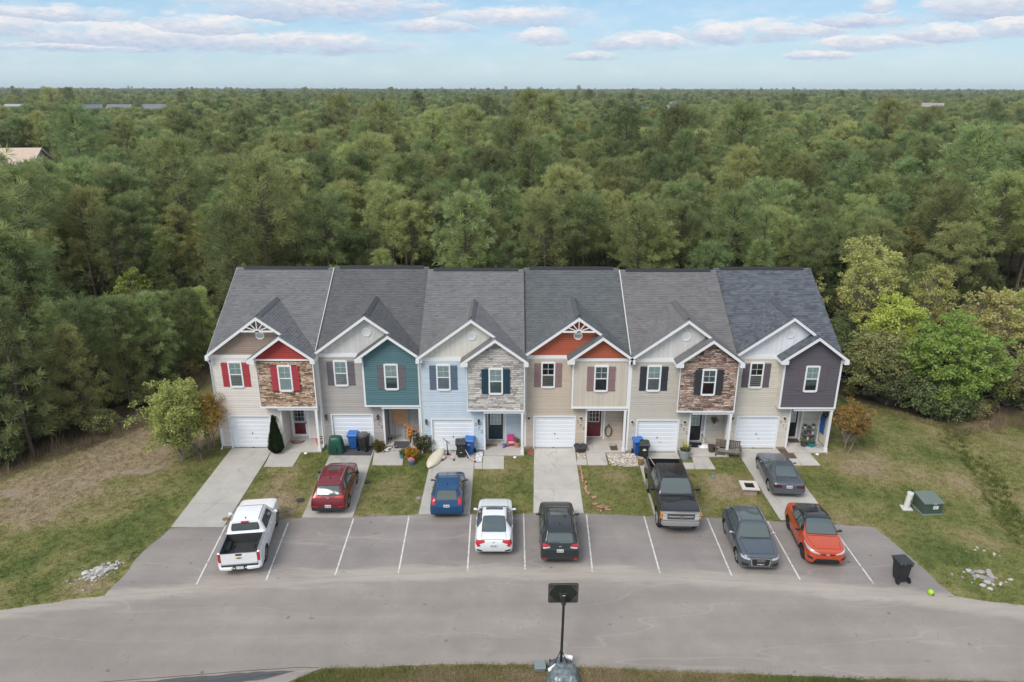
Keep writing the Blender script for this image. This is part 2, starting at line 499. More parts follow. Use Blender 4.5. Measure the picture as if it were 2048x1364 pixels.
# lawn sheet: fine grid, carries how dry, bare or wooded each spot is
xs = np.arange(-64, 64.01, 0.4); ys = np.arange(-30, 26.01, 0.4)
vv = []; dv = []; bv = []; wv = []
for y in ys:
    for x in xs:
        near = -34 < x < 40 and y < 12
        if near: d, b = lawn_masks(x, y)
        else: d, b = 0.4, 0.0
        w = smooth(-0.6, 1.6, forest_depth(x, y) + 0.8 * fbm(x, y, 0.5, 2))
        vv.append((x, y, lawn_z(x, y))); dv.append(d); bv.append(b); wv.append(w)
nx, ny = len(xs), len(ys)
ff = [(j*nx+i, j*nx+i+1, (j+1)*nx+i+1, (j+1)*nx+i) for j in range(ny-1) for i in range(nx-1)]
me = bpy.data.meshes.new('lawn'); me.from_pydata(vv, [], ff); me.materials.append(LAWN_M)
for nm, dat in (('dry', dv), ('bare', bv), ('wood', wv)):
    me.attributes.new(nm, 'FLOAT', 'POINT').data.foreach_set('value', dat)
me.polygons.foreach_set('use_smooth', [True] * len(me.polygons))
tag(place(me, 'lawn', kind='structure'), 'patchy spring lawn, green and straw coloured, round the houses')

# ------------------------------------------------------------------ asphalt
def seam_dist(N, pos):
    sp = N.n('ShaderNodeSeparateXYZ', {0: pos})
    x, y = sp.outputs[0], sp.outputs[1]
    s = N.math('SUBTRACT', y, N.math('MULTIPLY_ADD', N.math('MULTIPLY', x, x), -0.0056, -11.75))
    return s, x, y
def asphalt(base, dark):
    def f(N, pos):
        s, x, y = seam_dist(N, pos)
        fine = N.noise(pos, 30.0, 3, 0.7)
        mid = N.noise(pos, 0.9, 5, 0.65, 0.4)
        big = N.noise(pos, 0.22, 4, 0.6)
        c = N.mix(N.mapr(big, 0.3, 0.7), (*dark, 1), (*base, 1))
        c = N.n('ShaderNodeVectorMath', {0: c, 3: N.mapr(N.math('ADD', N.math('MULTIPLY', fine, 0.6), N.math('MULTIPLY', mid, 0.9)), 0.4, 1.1, 0.86, 1.14)}, operation='SCALE').outputs[0]
        # sand washed along the seam, long streaks following the road
        st = N.noise(N.n('ShaderNodeVectorMath', {0: pos, 1: (0.35, 2.2, 1)}, operation='MULTIPLY').outputs[0], 1.0, 5, 0.65)
        band = N.math('POWER', 2.718, N.math('MULTIPLY', N.math('MULTIPLY', s, s), -1.6))
        sand = N.mapr(N.math('ADD', N.math('MULTIPLY', band, 0.62), N.math('MULTIPLY_ADD', st, 1.1, -0.66)), 0.10, 0.55, 0, 0.7, True)
        c = N.mix(sand, c, (0.43, 0.38, 0.325, 1))
        # oil spots, tar blots
        sp = N.n('ShaderNodeTexVoronoi', {'Vector': N.n('ShaderNodeVectorMath', {0: pos, 1: (1.0, 1.5, 1)}, operation='MULTIPLY').outputs[0], 'Scale': 1.1, 'Randomness': 1.0}).outputs['Distance']
        spn = N.math('ADD', sp, N.math('MULTIPLY_ADD', N.noise(pos, 6.0, 4, 0.7), 0.5, -0.25))
        pick = N.mapr(N.noise(pos, 0.35, 2, 0.5), 0.46, 0.66)
        oil = N.math('MULTIPLY', N.mapr(spn, 0.03, 0.13, 0.75, 0.0), pick)
        c = N.mix(oil, c, (0.055, 0.05, 0.05, 1))
        # small tar specks, hairline cracks and a pale old trench line
        s2 = N.n('ShaderNodeTexVoronoi', {'Vector': pos, 'Scale': 3.2, 'Randomness': 1.0}).outputs['Distance']
        c = N.mix(N.math('MULTIPLY', N.mapr(s2, 0.03, 0.075, 0.6, 0.0), N.mapr(N.noise(pos, 0.6, 3, 0.6), 0.50, 0.62)), c, (0.07, 0.062, 0.058, 1))
        w1 = N.math('ABSOLUTE', N.math('SUBTRACT', N.noise(pos, 0.55, 5, 0.62, 0.6), 0.5))
        c = N.mix(N.math('MULTIPLY', N.mapr(w1, 0.0, 0.0035, 0.55, 0.0), N.mapr(mid, 0.45, 0.6)), c, (0.085, 0.075, 0.07, 1))
        w2 = N.math('ABSOLUTE', N.math('SUBTRACT', N.noise(N.n('ShaderNodeVectorMath', {0: pos, 1: (0.16, 1.0, 1)}, operation='MULTIPLY').outputs[0], 0.5, 2, 0.4), 0.47))
        c = N.mix(N.mapr(w2, 0.0, 0.006, 0.35, 0.0), c, (0.42, 0.375, 0.33, 1))
        # tyre-darkened lanes
        tl = N.noise(N.n('ShaderNodeVectorMath', {0: pos, 1: (0.10, 0.9, 1)}, operation='MULTIPLY').outputs[0], 1.0, 3, 0.5)
        c = N.n('ShaderNodeVectorMath', {0: c, 3: N.mapr(tl, 0.3, 0.7, 0.90, 1.08)}, operation='SCALE').outputs[0]
        return c, 0.85, N.math('ADD', fine, N.noise(pos, 90.0, 2)), 0.35
    return f
ROAD_M = ground_mat('road_asphalt', asphalt((0.315, 0.276, 0.245), (0.268, 0.235, 0.210)))
LOT_M = ground_mat('lot_asphalt', asphalt((0.300, 0.268, 0.245), (0.238, 0.212, 0.196)))

def rough_edge(poly, step=0.35, amp=0.07, seed=0):
    out = []
    n = len(poly)
    for i in range(n):
        a, b = Vector(poly[i]), Vector(poly[(i+1) % n])
        d = b - a; L = d.length
        k = max(1, int(L / step)) if L < 30 else 1
        nrm = Vector((-d.y, d.x)).normalized()
        for j in range(k):
            p = a + d * (j / k)
            w = amp * noise.noise(Vector((p.x * 1.7 + seed, p.y * 1.7, 0.3))) + amp * 0.6 * noise.noise(Vector((p.x * 5 + seed, p.y * 5, 2.3)))
            out.append((p + nrm * w).to_tuple(5))
    return out
road_top = [(-120, -52), (-70, -28.5), (-45, -19.6), (-32, -16.4), (-24, -14.8), (-21.5, -14.28), (-17.6, -13.33), (-13.7, -12.83), (-11, -12.42), (-7.3, -11.96), (-2.8, -11.6), (1.75, -11.59), (6.3, -11.86),
            (10.7, -12.27), (14.9, -12.77), (18.6, -13.25), (21.8, -13.94), (27, -15.2), (34, -17.4), (46, -22), (70, -32), (120, -56)]
road_bot = [(120, -63), (70, -38), (46, -27.6), (34, -22.2), (26, -19.6), (19, -18.1), (12.6, -17.9), (7.1, -17.62), (3, -17.38), (0.7, -17.26), (-2.35, -17.27), (-7.24, -17.5), (-7.8, -17.85), (-9, -18.6), (-14, -19.6), (-24, -21),
            (-32, -22.8), (-45, -26.3), (-70, -35.5), (-120, -60)]
m_ = MB(); m_.sheet(rough_edge(road_top + road_bot, amp=0.08), 0.014)
road = tag(m_.build('road', ROAD_M, kind='structure'), 'pale worn asphalt street curving past the parking bays')
lot = [(-17.62, -13.33), (-17.45, -12.0), (-17.5, -10.4), (-17.2, -9.2), (-17.03, -8.44), (-14.37, -8.09), (-14.0, -7.87), (-10.7, -7.5), (-8.28, -7.41), (-4.8, -7.17), (1.1, -7.07), (3.7, -7.05), (7.3, -7.3), (9.65, -7.36), (13.7, -7.75), (16.5, -8.0),
       (18.1, -8.25), (18.5, -9.47), (18.8, -11.19), (19.05, -12.93), (19.2, -13.3)]
low = [(x, y - 0.12) for x, y in road_top if -17.6 <= x <= 18.7][::-1]
m_ = MB(); m_.sheet(rough_edge(lot + low, amp=0.07, seed=9), 0.022)
parking = tag(m_.build('parking_lot', LOT_M, kind='structure'), 'strip of grey asphalt parking bays in front of the driveways')

def worn_paint():
    def f(N, pos):
        a = N.noise(pos, 4.0, 5, 0.7); b = N.noise(pos, 26.0, 3, 0.7)
        k = N.mapr(N.math('ADD', N.math('MULTIPLY', a, 0.7), N.math('MULTIPLY', b, 0.5)), 0.44, 0.60, 0, 1, True)
        return N.mix(k, (0.20, 0.18, 0.175, 1), (0.66, 0.64, 0.61, 1)), 0.8, None, 0
    return f
PAINT_M = ground_mat('worn_white_paint', worn_paint())
LT = [(-14.34,-8.17),(-11.29,-7.86),(-8.07,-7.54),(-5.27,-7.31),(-2.1,-7.17),(0.61,-7.07),(3.85,-7.15),(6.79,-7.32),(9.99,-7.44),(12.98,-7.72),(16.06,-8.2)]
LB = [(-13.94,-12.66),(-10.95,-12.39),(-7.96,-12.03),(-5.13,-11.85),(-2.01,-11.71),(0.61,-11.7),(3.67,-11.76),(6.72,-11.83),(9.92,-12.0),(12.9,-12.27),(16.06,-12.53)]
for a, b in zip(LT, LB):
    a, b = Vector(a), Vector(b); d = (b - a).normalized(); nr = Vector((-d.y, d.x)) * 0.034
    m_ = MB(); m_.sheet([(a + nr).to_tuple(), (a - nr).to_tuple(), (b - nr).to_tuple(), (b + nr).to_tuple()], 0.027)
    m_.build('parking_line', PAINT_M, parking, kind='structure')

# damp gutter and standing water by the verge
m_ = MB(); m_.sheet(rough_edge([(-16.0, -18.35), (-13.2, -18.05), (-10.5, -17.72), (-8.6, -17.55), (-8.1, -17.6), (-9.2, -17.98), (-11.5, -18.45), (-15, -18.9)], 0.25, 0.06, 3), 0.020)
tag(m_.build('wet_gutter', ground_mat('damp_silt', lambda N, p: (N.mix(N.noise(p, 2.0, 4), (0.07, 0.066, 0.06, 1), (0.13, 0.12, 0.11, 1)), 0.35, None, 0)), kind='structure'), 'damp dark silt in the road gutter')
m_ = MB(); m_.sheet(rough_edge([(-13.2, -18.3), (-11.2, -17.98), (-9.3, -17.72), (-8.7, -17.72), (-9.6, -17.95), (-11.4, -18.3), (-12.9, -18.6)], 0.2, 0.05, 5), 0.026)
tag(m_.build('puddle', mat('puddle_water', (0.05, 0.055, 0.06), 0.03, var=0, spec=0.9), kind='structure'), 'shallow puddle reflecting the sky at the road edge')
m_ = MB(); m_.tube([(x, y, 0.012) for x, y in [(-15.4, -18.15), (-12.5, -17.85), (-10, -17.58), (-8, -17.4), (-7.3, -17.42)]], 0.012, 4)
m_.build('gutter_joint', mat('dark_joint', (0.03, 0.028, 0.026), 0.9), road, kind='structure')

# ------------------------------------------------------------------ concrete
def _conc(base):
    def f(N, pos):
        a = N.noise(pos, 1.1, 5, 0.65, 0.5); b = N.noise(pos, 22.0, 3, 0.65)
        r = N.n('ShaderNodeObjectInfo').outputs['Random']
        st = N.noise(N.n('ShaderNodeVectorMath', {0: pos, 1: (1.4, 0.55, 1)}, operation='MULTIPLY').outputs[0], 0.8, 5, 0.7, 0.8)
        k = N.math('ADD', N.math('MULTIPLY', a, 0.6), N.math('MULTIPLY', b, 0.3))
        c = N.n('ShaderNodeVectorMath', {0: (*base,), 3: N.math('MULTIPLY', N.mapr(k, 0.25, 0.65, 0.82, 1.12), N.mapr(r, 0, 1, 0.93, 1.06))}, operation='SCALE').outputs[0]
        c = N.mix(N.mapr(st, 0.56, 0.72, 0, 0.42, True), c, (0.20, 0.18, 0.16, 1))
        return c, 0.85, b, 0.2
    return f
CONC = ground_mat('driveway_concrete', _conc((0.45, 0.425, 0.385)))
CONC2 = ground_mat('pale_concrete', _conc((0.51, 0.48, 0.44)))

def slab_strip(name, label, xl0, xr0, xl1, xr1, y0, y1, cuts, m=CONC, z=0.045):
    root = thing(name, label, None, ((xl0 + xr0) / 2, y0, 0))
    root['kind'] = 'structure'
    ys_ = [y0] + cuts + [y1]
    for a, b in zip(ys_, ys_[1:]):
        ta, tb = (a - y0) / (y1 - y0), (b - y0) / (y1 - y0)
        g_ = 0.012
        ya, yb = a - g_, b + g_
        P = [(xl0 + (xl1 - xl0) * ta, ya), (xl0 + (xl1 - xl0) * tb, yb), (xr0 + (xr1 - xr0) * tb, yb), (xr0 + (xr1 - xr0) * ta, ya)]
        P = [(x - root.location.x, y - root.location.y) for x, y in P]
        mb = MB(); mb.prism(P, 'z', -0.06, z)
        mb.build('concrete_slab', m, root, bevel=0.008, kind='structure')
    return root
UX = [-17.55 + 6.1 * i for i in range(6)]
UY = [0.0, 0.22, -0.4, 0.0, -0.5, 0.0]
UN = ['301', '303', '305', '307', '309', '311']
slab_strip('driveway', 'long stained concrete driveway left of the white pickup', -17.05, -14.52, -17.03, -14.40, -0.02, -8.30, [-2.05, -4.05, -6.15])
slab_strip('driveway', 'concrete driveway under the dark red hatch-backed car', -10.9, -8.35, -10.73, -8.12, 0.14, -7.46, [-2.0, -4.6])
slab_strip('driveway', 'concrete driveway under the blue hatchback', -4.78, -2.22, -4.80, -2.15, -0.42, -7.14, [-2.45, -4.75])
slab_strip('driveway', 'empty concrete driveway behind the dark green estate car', 1.36, 3.84, 1.12, 3.72, -0.02, -7.03, [-2.05, -4.7], CONC2)
slab_strip('driveway', 'narrow-looking concrete driveway under the black pickup', 7.48, 9.98, 7.34, 9.82, -0.52, -7.28, [-2.8, -5.0])
slab_strip('driveway', 'concrete driveway under the grey coupe', 13.62, 16.15, 13.67, 16.24, -0.02, -7.62, [-2.3, -4.9])
slab_strip('walkway', 'short concrete path from the conical evergreen to the porch', -14.49, -12.68, -14.36, -12.7, -0.57, -2.3, [], CONC2)
slab_strip('walkway', 'concrete path beside the yellow-leaved shrub', -8.32, -6.5, -8.12, -6.36, -0.35, -2.1, [], CONC2)
slab_strip('walkway', 'concrete path below the pale blue wall', -1.7, -0.46, -1.7, -0.45, -0.98, -2.5, [-1.75], CONC2)
slab_strip('walkway', 'concrete path past the round black pot', 4.46, 5.62, 4.44, 5.60, -0.57, -2.05, [], CONC2)
slab_strip('walkway', 'concrete path between the grey planter and the bench', 10.72, 11.7, 10.6, 11.76, -1.08, -2.5, [], CONC2)
slab_strip('walkway', 'concrete path in front of the plant shelf', 16.98, 17.95, 16.9, 17.98, -0.57, -2.05, [], CONC2)
# the piece joining path and drive, and the small beds they leave
for (a, b, c, d, lab) in [(-14.39, -14.50, -1.5, -2.3, 0)]: pass
slab_strip('walkway', 'small concrete apron joining the path to the blue hatchback driveway', -2.2, -1.72, -2.15, -1.72, -1.75, -2.5, [], CONC2)
slab_strip('walkway', 'small concrete apron below the gravel square with the black pot', 3.87, 4.42, 3.78, 4.40, -1.3, -2.05, [], CONC2)
slab_strip('walkway', 'small concrete apron below the grey planter', 10.02, 10.66, 10.0, 10.56, -1.75, -2.5, [], CONC2)
slab_strip('walkway', 'small concrete apron below the dark mulch bed', 16.20, 16.95, 16.22, 16.86, -1.25, -2.05, [], CONC2)
slab_strip('walkway', 'small concrete apron below the round clipped shrub', -8.32, -7.5, -8.1, -7.5, -1.2, -2.1, [], CONC2) if False else None

# ------------------------------------------------------------------ short turf standing on the lawn
def pip(x, y, poly):
    c = False; n = len(poly); j = n - 1
    for i in range(n):
        xi, yi = poly[i]; xj, yj = poly[j]
        if (yi > y) != (yj > y) and x < (xj - xi) * (y - yi) / (yj - yi) + xi: c = not c
        j = i
    return c
PAVED = [(x0 - .03, x1 + .03, y1 - .03, y0) for (x0, x1, y0, y1) in
         [(-17.08, -14.42, 1, -8.3), (-10.9, -8.13, 1, -7.46), (-4.8, -2.15, 0, -7.14), (1.15, 3.84, 0.3, -7.03), (7.36, 9.97, 0, -7.28), (13.63, 16.23, 0.3, -7.62),
          (-14.45, -12.68, 0.3, -2.3), (-8.32, -6.4, 0.5, -2.1), (-2.2, -0.45, 0, -2.5), (3.8, 5.61, 0.3, -2.05), (10.0, 11.74, 0, -2.5), (16.2, 17.97, 0.3, -2.05), (5.7, 7.5, 0, -2.1)]]
ROADP = road_top + road_bot
LOTP = lot + low
def on_grass(x, y):
    if -17.7 < x < 19.2 and y > -0.55 and y < 13: return False
    for (x0, x1, y0, y1) in PAVED:
        if x0 < x < x1 and y0 < y < y1: return False
    return not (pip(x, y, LOTP) or pip(x, y, ROADP))

def proto_collection(name, objs):
    c = bpy.data.collections.new(name)
    for o in objs: c.objects.link(o)
    return c
def scatter(name, pts, protos, label, floats=()):
    """pts: (x,y,z, scale, rz, tilt, index) -> ONE object that instances its prototypes on its own points"""
    me = bpy.data.meshes.new(name)
    me.from_pydata([p[:3] for p in pts], [], [])
    def fa(nm, typ, dat, fld):
        a = me.attributes.new(nm, typ, 'POINT'); a.data.foreach_set(fld, dat)
    fa('size', 'FLOAT', [p[3] for p in pts], 'value')
    fa('turn', 'FLOAT_VECTOR', [c for p in pts for c in (p[5], 0.0, p[4])], 'vector')
    fa('pick', 'INT', [int(p[6]) for p in pts], 'value')
    for nm, dat in floats: fa(nm, 'FLOAT', dat, 'value')
    o = place(me, name, kind='stuff')
    o['label'] = label
    ng = bpy.data.node_groups.new(name + '_nodes', 'GeometryNodeTree')
    ng.interface.new_socket('Geometry', in_out='INPUT', socket_type='NodeSocketGeometry')
    ng.interface.new_socket('Geometry', in_out='OUTPUT', socket_type='NodeSocketGeometry')
    gi = ng.nodes.new('NodeGroupInput'); go = ng.nodes.new('NodeGroupOutput')
    ci = ng.nodes.new('GeometryNodeCollectionInfo')
    ci.inputs['Collection'].default_value = protos
    ci.inputs['Separate Children'].default_value = True
    ci.inputs['Reset Children'].default_value = True
    ip = ng.nodes.new('GeometryNodeInstanceOnPoints')
    ip.inputs['Pick Instance'].default_value = True
    def na(nm, typ):
        q = ng.nodes.new('GeometryNodeInputNamedAttribute'); q.data_type = typ; q.inputs['Name'].default_value = nm
        return [s for s in q.outputs if s.enabled][0]
    ng.links.new(gi.outputs[0], ip.inputs['Points'])
    ng.links.new(ci.outputs[0], ip.inputs['Instance'])
    ng.links.new(na('pick', 'INT'), ip.inputs['Instance Index'])
    e2r = ng.nodes.new('FunctionNodeEulerToRotation')
    ng.links.new(na('turn', 'FLOAT_VECTOR'), e2r.inputs[0])
    ng.links.new(e2r.outputs[0], ip.inputs['Rotation'])
    ng.links.new(na('size', 'FLOAT'), ip.inputs['Scale'])
    ng.links.new(ip.outputs[0], go.inputs[0])
    md = o.modifiers.new('scatter', 'NODES'); md.node_group = ng
    return o

def grass_mat():
    m = bpy.data.materials.new('grass_blade'); m.use_nodes = True
    t = m.node_tree
    for nd in list(t.nodes): t.nodes.remove(nd)
    N = NT(t)
    d = N.n('ShaderNodeAttribute', attribute_name='dry', attribute_type='INSTANCER').outputs['Fac']
    r = N.n('ShaderNodeObjectInfo').outputs['Random']
    dd = N.math('ADD', d, N.math('MULTIPLY_ADD', r, 0.5, -0.25), clamp=True)
    c = N.ramp(dd, [(0.0, (0.110, 0.148, 0.038)), (0.4, (0.195, 0.205, 0.064)), (0.7, (0.290, 0.252, 0.110)), (1.0, (0.36, 0.28, 0.18))])
    p = N.n('ShaderNodeBsdfPrincipled', {'Base Color': c, 'Roughness': 0.7, 'Specular IOR Level': 0.2})
    tr = N.n('ShaderNodeBsdfTranslucent', {'Color': c})
    N.n('ShaderNodeOutputMaterial', {0: N.n('ShaderNodeMixShader', {0: 0.3, 1: p.outputs[0], 2: tr.outputs[0]}).outputs[0]})
    return m
GRASS_M = grass_mat()
def tuft(nb, h, spread, seed, w=0.012):
    r = random.Random(seed); mb = MB()
    for _ in range(nb):
        x, y = r.gauss(0, spread), r.gauss(0, spread); a = r.uniform(0, 6.28); hh = h * r.uniform(0.5, 1.2)
        lx, ly = math.cos(a) * hh * r.uniform(0.3, 0.9), math.sin(a) * hh * r.uniform(0.3, 0.9)
        px, py = -math.sin(a) * w, math.cos(a) * w
        mb.add([(x - px, y - py, -0.01), (x + px, y + py, -0.01), (x + lx, y + ly, hh)], [(0, 1, 2)])
    return bpy.data.objects.new('grass_tuft', mb.mesh('grass_tuft', GRASS_M, fixn=False))
gp = proto_collection('grass_tufts', [tuft(14, 0.055, 0.07, 1), tuft(16, 0.045, 0.09, 2), tuft(12, 0.07, 0.06, 3), tuft(18, 0.16, 0.09, 4, 0.016)])
r_ = random.Random(4)
pts = []; drys = []
for _ in range(90000):
    if r_.random() < 0.82:
        x = r_.uniform(-31, 36); y = r_.uniform(-14.6, 8)
    else:
        x = r_.uniform(-8, 24); y = r_.uniform(-18.6, -17.2)
    if not on_grass(x, y) or forest_depth(x, y) > 0.3: continue
    d, b = lawn_masks(x, y)
    if b > 0.45 and r_.random() < 0.8: continue
    tall = False
    dd_ = dist_poly(x, y, DITCH) if x > 22 else 9
    if dd_ < 0.7 and r_.random() < 0.5: tall = True; d = min(1, d * 0.4)
    if forest_depth(x, y) > -0.8 and r_.random() < 0.5: tall = True; d = min(1, d + 0.35)
    pts.append((x, y, lawn_z(x, y), r_.uniform(0.7, 1.3), r_.uniform(0, 6.28), 0, 3 if tall else r_.randrange(3))); drys.append(d)
scatter('grass', pts, gp, 'short patchy grass over the lawns and verge', [('dry', drys)])
# ================================================================== TOWNHOUSES
def siding_mat(name, rgb, var=0.05):
    return mat(name, srgb(*rgb), 0.55, var=var, scale=1.2, tint=0.06)
def shingle_mat(name, rgb, tint=0.3):
    return mat(name, srgb(*rgb), 0.92, var=0.10, scale=0.9, tint=tint, bump=0.5, bscale=120, spec=0.3)

WW = 6.09
MAIN_T = 0.60            # slope of the main roof
GT = 0.73                # slope of the front gables
def zmain(y): return 6.05 + MAIN_T * (y + 0.3)
def zbig(x): return 8.50 - GT * abs(x - 3.05)
def zsmall(x): return 7.50 - GT * abs(x - 4.40)

def intervals(a, b, holes):
    out = [(a, b)]
    for (h0, h1) in holes:
        nxt = []
        for (p, q) in out:
            if h1 <= p or h0 >= q: nxt.append((p, q)); continue
            if h0 > p: nxt.append((p, h0))
            if h1 < q: nxt.append((h1, q))
        out = nxt
    return out

def lap(mb, xl, xr, z0, z1, y, holes=(), exp=0.116, axis='x', sgn=-1, r=None):
    """lap siding courses on a wall; xl/xr are functions of z. axis 'x': wall runs along x and faces sgn*y; axis 'y': runs along y, faces sgn*x"""
    r = r or random.Random(1)
    n = max(1, round((z1 - z0) / exp)); e = (z1 - z0) / n
    for i in range(n):
        za, zb = z0 + i * e, z0 + (i + 1) * e; zm = (za + zb) / 2
        a0, a1, b0, b1 = xl(za + 0.001), xl(zb), xr(za + 0.001), xr(zb)
        hs = [(h[0], h[1]) for h in holes if h[2] < zm < h[3]]
        for (p, q) in intervals(min(a0, a1) if not hs else a0, max(b0, b1) if not hs else b0, hs):
            pa, pb = (a0, a1) if abs(p - min(a0, a1)) < 1e-6 else (p, p)
            qa, qb = (b0, b1) if abs(q - max(b0, b1)) < 1e-6 else (q, q)
            if qa - pa < 0.02: continue
            mb.t = r.random()
            k = 0.60
            zk = za + (zb - za) * k
            pk, qk = pa + (pb - pa) * k, qa + (qb - qa) * k
            o0, o1 = y + sgn * 0.032, y + sgn * 0.006
            if axis == 'x':
                V = [(pa, o0, za), (qa, o0, za), (qk, o0, zk), (pk, o0, zk), (qb, o1, zb), (pb, o1, zb), (pa, o1, za), (qa, o1, za)]
            else:
                V = [(o0, pa, za), (o0, qa, za), (o0, qk, zk), (o0, pk, zk), (o1, qb, zb), (o1, pb, zb), (o1, pa, za), (o1, qa, za)]
            mb.add(V, [(0, 1, 2, 3), (3, 2, 4, 5), (6, 7, 1, 0)])

def batten(mb, x0, x1, zlo, zhi, y, w=0.135):
    n = max(1, round((x1 - x0) / w)); w = (x1 - x0) / n
    for i in range(n):
        a, b = x0 + i * w, x0 + (i + 1) * w
        ta, tb = zhi(a), zhi(b)
        if max(ta, tb) - zlo < 0.03: continue
        ta, tb = max(ta, zlo + 0.01), max(tb, zlo + 0.01)
        mb.t = RNG.random()
        c = a + 0.030
        tc_ = max(zlo + 0.01, zhi(c))
        mb.add([(a, y - 0.018, zlo), (c, y - 0.018, zlo), (c, y - 0.018, tc_), (a, y - 0.018, ta)], [(0, 1, 2, 3)])
        mb.add([(c, y - 0.018, zlo), (c, y - 0.003, zlo), (c, y - 0.003, tc_), (c, y - 0.018, tc_)], [(0, 1, 2, 3)])
        mb.add([(c, y - 0.003, zlo), (b, y - 0.003, zlo), (b, y - 0.003, tb), (c, y - 0.003, tc_)], [(0, 1, 2, 3)])
        mb.add([(a, y - 0.018, zlo), (a, y - 0.003, zlo), (a, y - 0.003, ta), (a, y - 0.018, ta)], [(0, 1, 2, 3)])

def shingle_rows(mb, base, up, run, nrm, length, lo, hi, exp=0.142, tab=0.30, seed=0, cut=None):
    """courses of overlapping shingles. base + up*v + run*u ; lo(v), hi(v) give the ends of each course"""
    r = random.Random(seed)
    n = int(length / exp)
    e = length / n
    for i in range(n):
        v0, v1 = i * e - 0.015, (i + 1) * e
        a, b = lo((v0 + v1) / 2), hi((v0 + v1) / 2)
        if b - a < 0.04: continue
        u = a - r.random() * tab
        while u < b:
            w = tab * r.uniform(0.6, 1.35)
            p, q = max(a, u), min(b, u + w); u += w
            if q - p < 0.02: continue
            if cut and cut((p + q) / 2, (v0 + v1) / 2): continue
            h0 = 0.016 + r.uniform(0, 0.012); h1 = 0.004
            P = [base + run * p + up * v0 + nrm * h0, base + run * q + up * v0 + nrm * h0, base + run * q + up * v1 + nrm * h1, base + run * p + up * v1 + nrm * h1,
                 base + run * p + up * v0 - nrm * 0.002, base + run * q + up * v0 - nrm * 0.002]
            mb.t = max(0, min(1, r.gauss(0.5, 0.27)))
            mb.add(P, [(0, 1, 2, 3), (4, 5, 1, 0)])

GLASS = thin_glass('window_glass')
BLIND = mat('window_blind', (0.80, 0.90, 0.84), 0.8, var=0.05)
ROOMDARK = mat('dark_room', (0.035, 0.042, 0.045), 0.9, var=0.3, scale=3)
CURTAIN = mat('pale_curtain', (0.72, 0.76, 0.73), 0.9, var=0.15, scale=8)

def window(par, xc, zb, y, w=0.80, h=1.60, upper='blind', lower='blind', grid=True):
    x0, x1, z0, z1 = xc - w/2, xc + w/2, zb, zb + h
    t = 0.075; f0, f1 = y - 0.085, y + 0.02
    mb = MB()
    mb.box(x0 - .01, f0, z0, x0 + t, f1, z1); mb.box(x1 - t, f0, z0, x1 + .01, f1, z1)
    mb.box(x0 + t, f0 - .005, z1 - t, x1 - t, f1, z1 + .02); mb.box(x0 + t, f0 - .02, z0 - .03, x1 - t, f1, z0 + t)
    zm = (z0 + z1) / 2
    mb.box(x0 + t, y - 0.068, zm - 0.028, x1 - t, f1, zm + 0.028)
    wn = mb.build('window', WHITE, par)
    for (a, b, yy, kind) in ((zm + .028, z1 - t, y - .055, upper), (z0 + t, zm - .028, y - .040, lower)):
        MB().add([(x0 + t, yy, a), (x1 - t, yy, a), (x1 - t, yy, b), (x0 + t, yy, b)], [(0, 1, 2, 3)]).build('pane', GLASS, wn, fixn=False)
        bk = MB()
        if kind == 'blind':
            n = 14
            for k in range(n):
                c0, c1 = a + (b - a) * k / n, a + (b - a) * (k + 1) / n
                bk.add([(x0 + t, yy + .012, c0), (x1 - t, yy + .012, c0), (x1 - t, yy + .015, c1), (x0 + t, yy + .015, c1)], [(0, 1, 2, 3)])
            bk.build('blind', BLIND, wn, fixn=False)
        elif kind == 'half':
            m_ = a + (b - a) * 0.42
            bk.box(x0 + t, yy + .012, m_, x1 - t, yy + .02, b); bk.build('blind', BLIND, wn)
            MB().box(x0 + t, yy + .022, a, x1 - t, yy + .03, m_).build('room_shade', ROOMDARK, wn)
        elif kind == 'curtain':
            bk.box(x0 + t, yy + .012, a, x1 - t, yy + .02, b); bk.build('curtain', CURTAIN, wn)
        elif kind == 'screen':
            bk.box(x0 + t, yy + .012, a, x1 - t, yy + .02, b); bk.build('insect_screen', mat('grey_screen', (0.29, 0.335, 0.32), 0.9, var=0.12, scale=2), wn)
        else:
            bk.box(x0 + t, yy + .012, a, x1 - t, yy + .02, b); bk.build('room_shade', ROOMDARK, wn)
    if grid:
        g_ = MB(); zq = (zm + z1 - t) / 2 + .01
        g_.box(xc - .009, y - .062, zm + .028, xc + .009, y - .045, z1 - t)
        g_.box(x0 + t, y - .060, zq - .009, x1 - t, y - .047, zq + .009)
        g_.build('muntin', WHITE if upper not in ('blind',) else mat('muntin_behind_blind', (0.66, 0.70, 0.66), 0.5, var=0), wn)
    return wn

def shutter(par, xc, zb, y, m, w=0.40, h=1.52):
    mb = MB(); n = 3
    for k in range(n):
        a = xc - w/2 + w * k / n
        mb.box(a + .006, y - .050, zb, a + w / n - .006, y - .018, zb + h)
    mb.box(xc - w/2 + .003, y - .040, zb + .005, xc + w/2 - .003, y - .020, zb + h - .005)
    for f in (0.06, 0.50, 0.90):
        mb.box(xc - w/2 - .004, y - .068, zb + h * f - .035, xc + w/2 + .004, y - .045, zb + h * f + .035)
    return mb.build('shutter', m, par)

